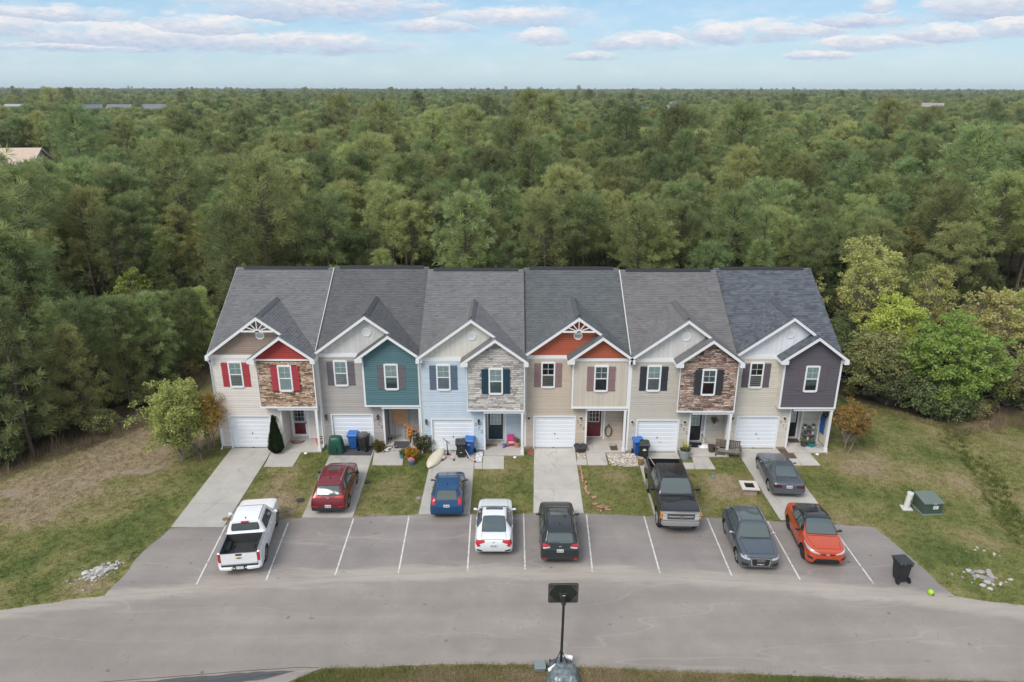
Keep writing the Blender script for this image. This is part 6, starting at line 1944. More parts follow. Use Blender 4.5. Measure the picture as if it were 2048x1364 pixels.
# ---- slate grey SUV, nose to the street
L = 4.39
c = Car('compact_suv', 'slate grey compact SUV facing the street with four-ring grille', 'car', (11.32, -9.88, .024), TOWARD + rad(-2.6),
        suv_stations(L, 1.83, 1.60, .20, .86, 1.00, 1.28, 2.06, 3.55, 1.02, 1.10, .20, .66), paint('slate_grey_paint', (0.105, 0.122, 0.138), .5, .3), L, (.90, 3.50), .345, .88)
P = c.paint
c.glass('windscreen', 'top', [(1.32, -.70), (1.32, .70), (2.02, .56), (2.02, -.56)]); c.glass('rear_window', 'rear', [(-.58, 1.12), (.58, 1.12), (.48, 1.44), (-.48, 1.44)])
c.glass('side_window', 'side', [(1.78, 1.07), (2.50, 1.08), (2.48, 1.44), (2.16, 1.42)], both=True, rimm=CHROME, rim=.02); c.glass('side_window', 'side', [(2.57, 1.08), (3.30, 1.12), (3.22, 1.43), (2.55, 1.45)], both=True, rimm=CHROME, rim=.02)
c.glass('quarter_window', 'side', [(3.36, 1.13), (3.80, 1.18), (3.58, 1.38), (3.30, 1.42)], both=True)
c.panel('door', 'side', [(1.62, .40), (2.53, .40), (2.53, 1.02), (1.62, 1.01)], both=True); c.panel('door', 'side', [(2.56, .40), (3.28, .45), (3.38, 1.06), (2.56, 1.03)], both=True)
c.panel('bonnet', 'top', [(.20, -.60), (.20, .60), (1.26, .72), (1.26, -.72)], off=.004)
c.patch('sunroof', CARGLASS, 'top', [(2.12, -.48), (2.12, .48), (3.12, .48), (3.12, -.48)], .008, rnd=.06)
c.patch('grille_surround', CHROME, 'front', [(-.40, .34), (.40, .34), (.46, .76), (-.46, .76)], .012, 10, 8, rnd=.10); c.patch('grille', BLACK, 'front', [(-.365, .37), (.365, .37), (.425, .735), (-.425, .735)], .018, 10, 8, rnd=.10)
c.patch('head_lamp', CLEARL, 'front', [(.48, .66), (.84, .72), (.84, .82), (.48, .76)], .016, both=True); c.patch('air_intake', BLACK, 'front', [(.50, .34), (.80, .38), (.82, .52), (.54, .48)], .014, both=True)
c.patch('lower_lip', CHROME, 'front', [(-.74, .235), (.74, .235), (.76, .275), (-.76, .275)], .020, 14, 2)
hit = c.cast('front', 0, .665)[0]
rg = MB()
for k in range(4):
    rg.lathe([(.042, -.006), (.056, -.006), (.056, .006), (.042, .006), (.042, -.006)], 14, (hit.x - .035, -.126 + .084 * k, .665), Matrix.Rotation(rad(90), 3, 'Y'), cap=False)
rg.build('ring_badge', CHROME, c.root)
c.plate('front', .46, w=.30, h=.06)
c.handle(2.42, .95, P); c.handle(3.22, .98, P); c.mirror(1.80, 1.06, .86, mat('silver_mirror', (.42, .44, .46), .3, metal=.5, var=0))
for sd in (-1, 1):
    rr_ = MB(); rr_.tube([(2.05, sd * .585, 1.55), (2.2, sd * .59, 1.625), (3.4, sd * .57, 1.615), (3.55, sd * .56, 1.53)], .018, 6); rr_.build('roof_rail', CHROME, c.root, smooth=True)
center(c, L)

# ---- orange crossover with black roof, nose to the street
L = 4.38
BLKROOF = paint('black_roof_paint', (0.016, 0.017, 0.020), .1, .2)
c = Car('crossover_car', 'orange crossover with a black roof facing the street', 'car', (14.52, -9.58, .024), TOWARD + rad(-4.6),
        suv_stations(L, 1.80, 1.56, .20, .92, 1.02, 1.16, 2.02, 2.95, 1.02, 1.16, .16, .62), paint('orange_paint', (0.55, 0.075, 0.022), .2, .3), L, (.88, 3.52), .345, .868, kind_wheel=RIM_D)
P = c.paint
c.patch('roof_panel', BLKROOF, 'top', [(2.00, -.66), (2.00, .66), (3.75, .64), (3.75, -.64)], .010, 18, 12, rnd=.03)
c.patch('roof_pillar', BLKROOF, 'side', [(1.40, 1.07), (3.75, 1.20), (3.35, 1.535), (2.00, 1.55)], .012, 22, 6, both=True, rnd=.02)
c.glass('windscreen', 'top', [(1.22, -.70), (1.22, .70), (2.00, .56), (2.00, -.56)], off=.018); c.glass('rear_window', 'top', [(3.10, -.48), (3.10, .48), (3.86, .54), (3.86, -.54)])
c.glass('side_window', 'side', [(1.68, 1.06), (2.44, 1.09), (2.42, 1.42), (2.12, 1.40)], both=True, off=.024); c.glass('side_window', 'side', [(2.51, 1.09), (3.15, 1.18), (3.00, 1.39), (2.49, 1.42)], both=True, off=.024)
c.panel('door', 'side', [(1.54, .40), (2.47, .40), (2.47, 1.03), (1.54, 1.00)], both=True); c.panel('door', 'side', [(2.50, .40), (3.18, .46), (3.34, 1.12), (2.50, 1.04)], both=True)
c.panel('bonnet', 'top', [(.18, -.56), (.18, .56), (1.12, .72), (1.12, -.72)], off=.004)
c.patch('head_lamp', CLEARL, 'front', [(.30, .74), (.84, .84), (.85, .97), (.44, .82)], .018, both=True)
c.patch('nose_strip', BLACK, 'front', [(-.34, .71), (.34, .71), (.34, .76), (-.34, .76)], .016, 10, 2)
c.patch('lower_grille', BLACK, 'front', [(-.62, .29), (.62, .29), (.52, .50), (-.52, .50)], .016, 12, 5); c.patch('corner_intake', BLACK, 'front', [(.60, .46), (.82, .50), (.84, .62), (.66, .56)], .016, both=True)
c.patch('oval_badge', CHROME, 'front', [(-.085, .69), (.085, .69), (.085, .79), (-.085, .79)], .024, 8, 4, rnd=.5)
c.patch('sill_cladding', CLAD, 'side', [(1.32, .24), (3.08, .24), (3.08, .36), (1.32, .36)], .012, 16, 3, both=True)
c.handle(2.36, .92, P); c.mirror(1.70, 1.06, .86, BLACK)
center(c, L)

# ---- pickups
def pickup_stations(L, W, zb, hood0, hood1, H, xc, xr0, xcab, zbed, roofw=.68):
    w = W / 2
    return [(0, zb + .20, .70*w, .80*w, hood0 - .10, .76*w, hood0 - .05, .58*w), (.05, zb + .06, .82*w, .92*w, hood0 - .03, .86*w, hood0 + .02, .70*w), (.25, zb, .88*w, .98*w, hood0 + .01, .92*w, hood0 + .06, .76*w),
            (.65*xc, zb, .9*w, .995*w, hood1 - .03, .93*w, hood1 + .03, .80*w), (xc, zb, .9*w, w, hood1, .94*w, hood1 + .06, .80*w),
            (xc + .25*(xr0 - xc), zb, .9*w, w, hood1 + .01, .94*w, hood1 + .06 + .28*(H - hood1 - .06), .78*w), (xr0 - .2*(xr0 - xc), zb, .9*w, w, hood1 + .03, .94*w, hood1 + .06 + .84*(H - hood1 - .06), .73*w),
            (xr0, zb, .9*w, w, hood1 + .03, .94*w, H - .04, roofw*w), ((xr0 + xcab) / 2, zb, .9*w, w, hood1 + .04, .94*w, H, roofw*w), (xcab - .12, zb, .9*w, w, hood1 + .04, .94*w, H - .03, roofw*w),
            (xcab, zb, .9*w, w, hood1 + .02, .94*w, hood1 + .20, roofw*w), (xcab + .05, zb, .9*w, w, zbed - .01, .97*w, zbed, .88*w), (xcab + .12, zb, .9*w, w, zbed - .012, .97*w, zbed, .86*w),
            ((xcab + L) / 2, zb, .9*w, w, zbed - .012, .97*w, zbed, .86*w), (L - .08, zb + .04, .9*w, w, zbed - .012, .97*w, zbed, .86*w), (L - .03, zb + .06, .88*w, .98*w, zbed - .02, .96*w, zbed - .005, .86*w), (L, zb + .10, .84*w, .95*w, zbed - .05, .92*w, zbed - .03, .84*w)]
def bed(c, xcab, L, w, zbed, floor, liner):
    x0, x1, yi = xcab + .14, L - .10, .855 * w
    t = MB()
    t.box(x0 - .04, -yi, floor, x0, yi, zbed - .01); t.box(x0, -yi - .02, floor, x1, -yi + .015, zbed - .008); t.box(x0, yi - .015, floor, x1, yi + .02, zbed - .008); t.box(x0 - .04, -yi, floor - .04, x1, yi, floor)
    b = t.build('bed_liner', liner, c.root)
    for k in range(11):
        y = -yi + .12 + (2 * yi - .24) * k / 10
        MB().box(x0 + .02, y - .028, floor - .01, x1 - .02, y + .028, floor + .022).build('bed_rib', liner, b)
    for sd in (-1, 1):
        a = MB(); xm = c.rear_axle
        a.prism([(xm - .42, floor), (xm + .42, floor), (xm + .34, floor + .20), (xm - .34, floor + .20)], 'y', min(sd * yi, sd * (yi - .20)), max(sd * yi, sd * (yi - .20))); a.build('wheel_box', liner, b, bevel=.02)

# white pickup, tail to the street
L = 5.40
WHP = paint('bright_white_paint', (0.80, 0.80, 0.80), 0, .3)
c = Car('pickup_truck', 'white pickup truck with an empty black-lined bed, tail to the street', 'pickup truck', (-12.46, -9.72, .024), AWAY + rad(7.5),
        pickup_stations(L, 1.89, .32, 1.06, 1.17, 1.84, 1.34, 2.05, 3.62, 1.26, .70), WHP, L, (.95, 4.21), .385, .915, open_from=3.74)
c.rear_axle = 4.21
P = WHP
LINER = mat('bed_liner_black', (0.040, 0.041, 0.043), .7, var=.12)
bed(c, 3.62, L, .945, 1.26, .78, LINER)
RAILG = mat('bed_rail_grey', (.19, .195, .20), .6, var=.08)
for sd in (-1, 1):
    MB().prism([(3.72, .80*sd), (5.33, .80*sd), (5.33, .91*sd), (3.72, .91*sd)], 'z', 1.259, 1.276).build('bed_rail_cap', RAILG, c.root)
c.glass('windscreen', 'top', [(1.40, -.72), (1.40, .72), (2.02, .60), (2.02, -.60)]); c.glass('rear_window', 'rear', [(-.62, 1.38), (.62, 1.38), (.56, 1.68), (-.56, 1.68)], off=.014)
c.glass('side_window', 'side', [(1.78, 1.23), (2.62, 1.24), (2.60, 1.64), (2.14, 1.62)], both=True); c.glass('side_window', 'side', [(2.69, 1.24), (3.38, 1.25), (3.34, 1.64), (2.67, 1.65)], both=True)
c.panel('door', 'side', [(1.66, .46), (2.65, .46), (2.65, 1.13), (1.66, 1.12)], both=True); c.panel('door', 'side', [(2.68, .46), (3.46, .48), (3.48, 1.14), (2.68, 1.13)], both=True)
for xx in (-.605, .605):
    MB().tube([(2.1, xx, 1.812), (2.6, xx, 1.838), (3.45, xx, 1.822)], .012, 4).build('roof_seam', SEAM, c.root)
c.panel('tailgate', 'rear', [(-.78, .66), (.78, .66), (.78, 1.21), (-.78, 1.21)], off=.012)
c.patch('tail_lamp', REDL, 'rear', [(.80, .78), (.90, .78), (.90, 1.21), (.80, 1.21)], .020, 4, 8, both=True, rnd=.04)
c.patch('tailgate_handle', BLACK, 'rear', [(-.14, 1.09), (.14, 1.09), (.14, 1.18), (-.14, 1.18)], .024, 4, 3)
bp = MB(); bp.prism([(5.34, -.92), (5.50, -.86), (5.56, -.50), (5.56, -.34), (5.46, -.30), (5.46, .30), (5.56, .34), (5.56, .50), (5.50, .86), (5.34, .92)], 'z', .42, .56); bp.build('rear_bumper', WHP, c.root, bevel=.02)
MB().box(5.30, -.80, .50, 5.47, .80, .62).build('bumper_step', CLAD, c.root)
c.L = L
pl = MB(); pl.box(5.462, -.16, .42, 5.485, .16, .56); pp = pl.build('number_plate', PLATE, c.root)
MB().box(5.45, -.21, .38, 5.462, .21, .60).build('plate_recess', CLAD, c.root)
bt = MB(); bow(bt, c.cast('rear', 0, .98)[0] + Vector((.03, 0, 0)), Vector((0, 1, 0)), Vector((0, 0, 1)), .26, .12); bt.build('bow_tie_badge', mat('gold_badge', (.42, .28, .07), .35, metal=.5, var=0), c.root)
sl_ = MB(); sl_.box(3.46, -.17, 1.75, 3.60, .17, 1.79); sl_.build('high_brake_lamp', REDL, c.root)
c.handle(2.52, 1.05, P); c.handle(3.36, 1.06, P); c.mirror(1.78, 1.25, .92, WHP, (.14, .22, .18)); c.fin(3.28, BLACK)
center(c, L, ('rear_bumper', 'number_plate'))

# black pickup, nose to the street
L = 5.84
BKP = paint('black_paint', (0.020, 0.021, 0.023), .3, .28)
c = Car('pickup_truck', 'tall black pickup truck with chrome grille facing the street', 'pickup truck', (8.29, -6.40, .024), TOWARD + rad(-1.4),
        pickup_stations(L, 2.03, .52, 1.32, 1.42, 2.14, 1.50, 2.22, 4.02, 1.46, .70), BKP, L, (.98, 4.62), .48, .995, open_from=4.14, rim_spokes=6, kind_wheel=mat('polished_rim', (.62, .63, .65), .22, metal=.7, var=0))
c.rear_axle = 4.62
P = BKP
bed(c, 4.02, L, 1.015, 1.46, .94, LINER)
for sd in (-1, 1):
    MB().prism([(4.12, .86*sd), (5.77, .86*sd), (5.77, .975*sd), (4.12, .975*sd)], 'z', 1.459, 1.48).build('bed_rail_cap', CLAD, c.root)
c.glass('windscreen', 'top', [(1.56, -.80), (1.56, .80), (2.18, .66), (2.18, -.66)]); c.glass('rear_window', 'rear', [(-.66, 1.62), (.66, 1.62), (.60, 1.96), (-.60, 1.96)], off=.014)
c.glass('side_window', 'side', [(1.96, 1.50), (2.86, 1.51), (2.84, 1.94), (2.32, 1.92)], both=True); c.glass('side_window', 'side', [(2.94, 1.51), (3.76, 1.52), (3.72, 1.94), (2.92, 1.95)], both=True)
c.panel('door', 'side', [(1.84, .70), (2.89, .70), (2.89, 1.44), (1.84, 1.43)], both=True); c.panel('door', 'side', [(2.92, .70), (3.84, .72), (3.86, 1.45), (2.92, 1.44)], both=True)
c.panel('bonnet', 'top', [(.16, -.78), (.16, .78), (1.46, .84), (1.46, -.84)], off=.005)
c.patch('tailgate', BKP, 'rear', [(-.84, .90), (.84, .90), (.84, 1.40), (-.84, 1.40)], .012)
c.patch('tail_lamp', REDL, 'rear', [(.86, 1.0), (.96, 1.0), (.96, 1.40), (.86, 1.40)], .02, 4, 8, both=True)
gr = MB(); xg = -.05
gr.box(xg, -.66, .92, xg + .14, .66, 1.30); g0 = gr.build('grille', mat('grille_mesh', (.10, .10, .105), .5, metal=.5, var=.5, scale=60), c.root, bevel=.01)
for (z0, z1, ww) in ((1.265, 1.335, .95), (1.075, 1.135, .66), (.90, .955, .95)):
    MB().prism([(xg + .10, -ww), (xg + .10, ww), (xg - .01, ww * .93), (xg - .04, ww * .6), (xg - .04, -ww * .6), (xg - .01, -ww * .93)][::-1], 'z', z0, z1).build('grille_bar', CHROME, g0, bevel=.008)
for sd in (-1, 1):
    for (z0, z1) in ((1.12, 1.265), (.955, 1.09)):
        MB().box(xg - .005, min(sd * .66, sd * .88), z0, xg + .20, max(sd * .66, sd * .88), z1).build('head_lamp', CLEARL, c.root, bevel=.012)
        MB().box(xg + .02, min(sd * .88, sd * .985), z0, xg + .30, max(sd * .88, sd * .985), z1 - .01).build('side_marker_lamp', AMBER, c.root, bevel=.012)
fb = MB(); fb.prism([(-.12, -.88), (.26, -1.0), (.26, 1.0), (-.12, .88), (-.16, .55), (-.16, -.55)], 'z', .62, .88); fb.build('front_bumper', mat('satin_chrome', (.46, .46, .46), .28, metal=.6, var=0), c.root, bevel=.03, seg=2)
MB().box(-.12, -.55, .50, .2, .55, .63).build('lower_intake', CLAD, c.root)
bt = MB(); bow(bt, Vector((xg - .06, 0, 1.105)), Vector((0, -1, 0)), Vector((0, 0, 1)), .36, .16); bt.build('bow_tie_badge', mat('copper_badge', (.40, .22, .10), .35, metal=.5, var=0), c.root)
c.handle(2.74, 1.34, P); c.handle(3.70, 1.35, P); c.mirror(1.98, 1.56, 1.0, BLACK, (.16, .26, .22))
center(c, L)
# ================================================================== THINGS ROUND THE HOUSES
BLUEP = mat('blue_bin_plastic', (0.016, 0.105, 0.36), .45, var=.08, scale=3)
BLUEL = mat('blue_bin_lid', (0.030, 0.150, 0.46), .45, var=.08, scale=3)
BINBLK = mat('black_bin_plastic', (0.020, 0.021, 0.022), .5, var=.15, scale=3)
BINLID = mat('black_bin_lid', (0.034, 0.036, 0.039), .5, var=.12, scale=3)
def wheeled_bin(label, x, y, rz, blue=False, z=.045, mark=None, h=1.0, lid=True):
    t = thing('wheeled_bin', label, 'wheeled bin', (x, y, z), rz, 'wheeled bins')
    b = BLUEP if blue else BINBLK; l = BLUEL if blue else BINLID
    def rect(hx, y0, y1, zz): return [(-hx, y0, zz), (hx, y0, zz), (hx, y1, zz), (-hx, y1, zz)]
    R_ = [rect(.20, -.20, .22, .06), rect(.235, -.26, .26, .45), rect(.26, -.30, .29, h - .16), rect(.30, -.345, .31, h - .12), rect(.305, -.35, .315, h - .03)]
    v = [p for r in R_ for p in r]; f = [(0, 3, 2, 1), (16, 17, 18, 19)]
    for i in range(4):
        for k in range(4): f.append((i*4+k, i*4+(k+1) % 4, (i+1)*4+(k+1) % 4, (i+1)*4+k))
    MB().add(v, f).build('body', b, t, bevel=.02, seg=2)
    if lid:
        m = MB(); m.add(rect(.325, -.385, .33, h - .03) + rect(.325, -.385, .33, h + .0) + rect(.26, -.30, .28, h + .07), [(0, 3, 2, 1), (0, 1, 5, 4), (1, 2, 6, 5), (2, 3, 7, 6), (3, 0, 4, 7), (4, 5, 9, 8), (5, 6, 10, 9), (6, 7, 11, 10), (7, 4, 8, 11), (8, 9, 10, 11)])
        m.build('lid', l, t, bevel=.012)
        for sx in (-.16, .16): MB().box(sx - .03, .28, h - .04, sx + .03, .40, h + .04).build('hinge', l, t, bevel=.01)
    hd = MB(); hd.tube([(-.22, .30, h - .10), (-.22, .40, h - .06), (.22, .40, h - .06), (.22, .30, h - .10)], .018, 6); hd.build('handle_bar', b, t, smooth=True)
    for sx in (-1, 1):
        M = Matrix.Rotation(rad(90), 3, 'Y')
        MB().lathe([(0, -.03), (.13, -.03), (.145, -.015), (.145, .015), (.13, .03), (0, .03)], 16, (sx * .27, .24, .145), M).build('wheel', TYRE, t, smooth=40)
    MB().tube([(-.27, .24, .145), (.27, .24, .145)], .012, 6).build('axle', mat('dark_steel', (.06, .06, .06), .5, metal=.5, var=0), t)
    if blue:
        m = MB(); m.box(-.10, -.325, .66, .10, -.30, .69); m.box(-.10, -.325, .50, .10, -.285, .53); m.build('grip_bar', b, t)
    if mark == 'ring':
        MB().lathe([(.045, -.004), (.075, -.004), (.075, .004), (.045, .004), (.045, -.004)], 14, (-.02, -.302, .72), Matrix.Rotation(rad(84), 3, 'X'), cap=False).build('ring_mark', WHITE, t)
    if mark == 'crest':
        m = MB()
        for k, (w_, zz) in enumerate(((.20, .66), (.09, .71), (.05, .75))): m.box(-w_/2, -.325 + .012 * (k > 9), zz - .018, w_/2, -.29, zz + .018)
        for sx in (-.075, .075): m.obox((sx, -.318, .70), (.07, .012, .025), Matrix.Rotation(rad(-35 if sx > 0 else 35), 3, 'Y'))
        m.build('city_mark', WHITE, t)
    if mark == 'bar': MB().box(-.07, -.345, .42, .07, -.29, .445).build('label_strip', mat('grey_label', (.35, .35, .35), .6, var=0), t)
    return t
wheeled_bin('blue recycling bin beside the green covered grill', -9.62, -.05, 0, True)
bb = wheeled_bin('black wheeled bin stuffed with a shiny bin bag, turned backwards', -8.95, -.22, rad(165), False, lid=False)
bag = MB(); bag.ball((0, 0, 1.0), (.33, .36, .13), 22, 12)
bag.v = [(x * (1 + .10 * noise.noise(Vector((x * 9, y * 9, z * 9)))), y * (1 + .10 * noise.noise(Vector((x * 9, y * 9, 5)))), z + .05 * noise.noise(Vector((x * 13, y * 13, 1)))) for x, y, z in bag.v]
tag(bag.build('bin_bag', mat('shiny_bin_bag', (.09, .092, .095), .22, var=.5, scale=14), None, (-8.95, -.22, .03), smooth=30), 'shiny dark bin bag bulging from the black wheeled bin', 'bag')
wheeled_bin('black wheeled bin standing next to the pink kick scooters', -3.02, -1.08, rad(4), False, mark='bar')
wheeled_bin('blue recycling bin with a white ring mark behind a black bin', -2.52, -.72, rad(-8), True, mark='ring')
wheeled_bin('blue recycling bin mostly hidden behind the bin with a white crest', 7.52, -.78, rad(6), True)
wheeled_bin('black wheeled bin with a white crest on its front', 7.80, -1.22, rad(-4), False, mark='crest')
wheeled_bin('black wheeled bin alone on the right end of the asphalt, wheels to the street', 17.32, -12.28, rad(187), False, z=.024, h=1.06)

# covered grill
t = thing('covered_grill', 'grill under a dark green fitted cover by the garage door', 'grill', (-10.55, -.52, .045))
cv = MB(); n = 28
prof = [(.44, 0.0), (.43, .25), (.40, .55), (.36, .85), (.30, 1.00), (.16, 1.07), (0, 1.09)]
vs = []
for r_0, z in prof[:-1]:
    for k in range(n):
        a = 2 * math.pi * k / n
        q = max(abs(math.cos(a)), abs(math.sin(a))); sqr = (0.55 + .45 / q)
        w = 1 + .05 * math.sin(a * 7 + 1) * (1 - z / 1.1) + .025 * math.sin(a * 13)
        vs.append((r_0 * sqr * w * math.cos(a) * 1.12, r_0 * sqr * w * math.sin(a) * .85, z + .03 * math.sin(a * 5) * (z < .9)))
vs.append((0, 0, 1.09))
fs = [(i*n+k, i*n+(k+1) % n, (i+1)*n+(k+1) % n, (i+1)*n+k) for i in range(5) for k in range(n)] + [(5*n+k, 5*n+(k+1) % n, 6*n) for k in range(n)]
GREENC = mat('green_tarpaulin', (0.012, 0.075, 0.050), .42, var=.18, scale=4)
cvo = cv.add(vs, fs).build('cover', GREENC, t, smooth=60)
fl = MB(); fl.box(-.30, -.47, .50, .12, -.44, .54).box(-.30, -.475, .20, .10, -.45, .50); fl.build('cover_pocket', mat('green_tarpaulin_edge', (.010, .055, .038), .5, var=.1), cvo)
tag(MB().box(-10.88, -.98, .046, -8.40, .14, .056).build('floor_mat', mat('charcoal_matting', (.070, .068, .075), .95, var=.12), None), 'large charcoal floor mat under the bins by the garage', 'mat')

# plants in the yards
def leafy(name, label, cat, loc, args, rz=0.0): return plant_tree(name, broadleaf(*args[0], **args[1]), label, cat, loc, rz)
def cone_evergreen(seed, h, R):
    r = random.Random(seed); cr = MB(); tr = MB()
    tr.tube([(0, 0, -.05), (0, 0, h * .9)], [.04, .01], 5)
    cr.t = .1; cr.lathe([(R * .3, .05)] + [(R * .82 * min(1, (q + .04) * 5) * (1 - q) ** .8, h * q) for q in (.06, .15, .3, .5, .7, .85, .94)], 12)
    for k in range(5200):
        z = .06 + (h - .06) * r.random() ** 1.25
        q = z / h
        rr = R * min(1, (q + .04) * 5) * (1 - q) ** .8 * (1 + .10 * noise.noise(Vector((q * 9, seed, 0)))) + .015
        a = r.uniform(0, 6.283); rr *= r.uniform(.72, 1.04) * (1 + .08 * math.sin(a * 5 + z * 4))
        c_ = Vector((rr * math.cos(a), rr * math.sin(a), z)); d = Vector((math.cos(a) * .5, math.sin(a) * .5, 1)).normalized()
        s_ = d.cross(Vector((-math.sin(a), math.cos(a), 0)) + rvec(r) * .5).normalized() * .022
        cr.t = max(0, min(1, .35 + .4 * noise.noise(c_ * 4) + r.uniform(-.25, .25)))
        cr.add([c_ - s_, c_ + s_, c_ + d * r.uniform(.06, .13)], [(0, 1, 2)])
    return tr.mesh('trunk', BARK_M, fixn=False), cr.mesh('crown', foliage('conifer_green', (.024, .050, .014), (.062, .098, .024), None, .2), fixn=False, tint=True)
plant_tree('conical_evergreen', cone_evergreen(3, 2.45, .50), 'dark conical evergreen beside the left garage door', 'shrub', (-14.12, -.62, .0))
OLIVE = foliage('olive_leaves', (.085, .085, .022), (.17, .15, .04), None, .25)
plant_tree('round_shrub', broadleaf(81, .80, .46, .06, OLIVE, nleaf=5000, leaf=.030, clumps=110, stems=3, trunk_r=.015), 'round clipped olive-green shrub next to the 303 porch', 'shrub', (-8.02, -.42, 0))
GOLD = foliage('golden_leaves', (.55, .27, .025), (.75, .50, .06), None, .35)
plant_tree('yellow_shrub', broadleaf(82, .95, .48, .05, GOLD, nleaf=3200, leaf=.045, clumps=90, stems=3, trunk_r=.015), 'bright yellow-leaved low shrub beside the path', 'shrub', (-5.90, -1.55, 0))
plant_tree('flower_spire', broadleaf(83, 2.0, .20, 1.0, GOLD, nleaf=900, leaf=.045, clumps=36, stems=1, trunk_r=.02, upright=2), 'tall narrow spire of yellow flowers in front of the brown porch wall', 'plant', (-6.05, -.68, 0))
plant_tree('rose_bush', broadleaf(84, 1.35, .62, .15, foliage('rose_leaves', (.028, .048, .022), (.085, .115, .045), (.10, .09, .04), .25), nleaf=3600, leaf=.045, clumps=90, stems=3, trunk_r=.02), 'dark green leafy bush between the porch and the blue wall', 'shrub', (-5.38, -.55, 0))
fb_ = MB(); r2 = random.Random(8)
for k in range(26): fb_.ball((r2.uniform(-.45, .45), r2.uniform(-.4, .2), r2.uniform(.3, 1.2)), .035, 6, 4)
tag(fb_.build('blossom', mat('orange_blossom', (.62, .24, .10), .6, var=.2), None, (-5.45, -.62, 0), kind='stuff'), 'scattered orange and pink blossoms on the dark green bush')
def pot(name, label, x, y, r, h, m, z=.1, plant=None, cat='plant pot'):
    t = thing(name, label, cat, (x, y, z))
    MB().lathe([(0, 0), (r * .72, 0), (r * .95, h * .8), (r, h * .86), (r * 1.04, h), (r * .90, h), (r * .86, h * .9), (0, h * .88)], 20).build('pot', m, t, smooth=35)
    MB().lathe([(0, h * .885), (r * .86, h * .89)], 16, cap=False).build('soil', mat('potting_soil', (.035, .025, .018), .95, var=.2), t)
    if plant:
        for me in plant:
            o = place(me, me.name.split('.')[0], t, (0, 0, h * .85))
    return t
BLUEPOT = mat('blue_glazed_pot', (.10, .19, .34), .35, var=.2, scale=8)
GREYPOT = mat('grey_planter', (.33, .345, .37), .6, var=.08)
DARKPOT = mat('dark_plum_pot', (.052, .044, .055), .5, var=.1)
BROWNPOT = mat('brown_pot', (.085, .058, .046), .6, var=.15)
small = lambda s, m, h=.5, R=.3, nl=900, lf=.04: broadleaf(s, h, R, .04, m, nleaf=nl, leaf=lf, clumps=40, stems=3, trunk_r=.01)
pot('flower_pot', 'pale blue glazed pot at the left of the yellow-leaved shrub', -6.48, -1.22, .19, .30, BLUEPOT, .0, small(91, DECID_M, .35, .22))
pot('flower_pot', 'blue pot with pink flowers in front of the yellow-leaved shrub', -5.86, -1.98, .20, .24, BLUEPOT, .0, small(92, foliage('pink_petals', (.45, .18, .22), (.70, .45, .45), None, .3), .22, .2, 500))
pot('flower_pot', 'terracotta pot under the dark green bush', -5.15, -.48, .13, .22, mat('terracotta', (.36, .13, .07), .8, var=.15), .0, small(93, DARKG_M, .3, .15, 400))
pot('planter', 'large grey planter with a yellow-green spiky plant', 10.28, -1.12, .34, .52, GREYPOT, .0, None)
sp_ = MB(); r2 = random.Random(5)
for k in range(26):
    a = r2.uniform(0, 6.28); L = r2.uniform(.45, .75); e = Vector((math.cos(a) * L * .6, math.sin(a) * L * .6, L * r2.uniform(.5, .95))); m_ = e * .5 + Vector((0, 0, .14)); w = Vector((-math.sin(a), math.cos(a), 0)) * .028
    sp_.t = r2.random(); sp_.add([(0, 0, 0), tuple(m_ - w), tuple(e), tuple(m_ + w)], [(0, 1, 2, 3)])
SPIKE = foliage('spiky_leaves', (.20, .22, .04), (.42, .40, .10), None, .3)
pl_ = [o for o in COL.objects if o.name.startswith('planter')][0]
sp_.build('leaves', SPIKE, pl_, (0, 0, .46), fixn=False, tint=True)
for me in small(94, foliage('trailing_leaves', (.05, .075, .025), (.11, .13, .05), None, .25), .22, .34, 900, .035): place(me, me.name.split('.')[0], pl_, (0, 0, .44))
pot('flower_pot', 'brown pot with a bare twig at the edge of the 309 porch', 12.02, -.52, .23, .40, BROWNPOT, .1, None)
pot('flower_pot', 'green-leaved potted plant behind the left half of the bench', 12.72, -.36, .18, .24, BROWNPOT, .1, small(95, DECID_M, .4, .34, 900, .06))
pot('black_tub', 'round dark plum tub on a square of pebbles by the 307 wall', 4.14, -.36, .40, .36, DARKPOT, .03, None, 'tub')
pot('flower_pot', 'teal pot on the floor of the right end porch', 18.28, .16, .24, .26, mat('teal_pot', (.02, .20, .24), .4, var=.1), .1, small(96, DARKG_M, .2, .2, 400))
pot('flower_pot', 'dark grey pot on the floor below the plant shelf', 17.86, .22, .22, .26, mat('charcoal_pot', (.06, .065, .065), .5, var=.2), .1, small(97, DARKG_M, .25, .2, 400))
pot('basket', 'tan wicker basket with dry stems beside the pink chair', .33, .03, .19, .34, mat('wicker_tan', (.42, .27, .14), .8, var=.25, scale=20), .1, small(98, foliage('dry_stems', (.25, .16, .09), (.36, .25, .15), None, .2), .3, .2, 300), 'basket')

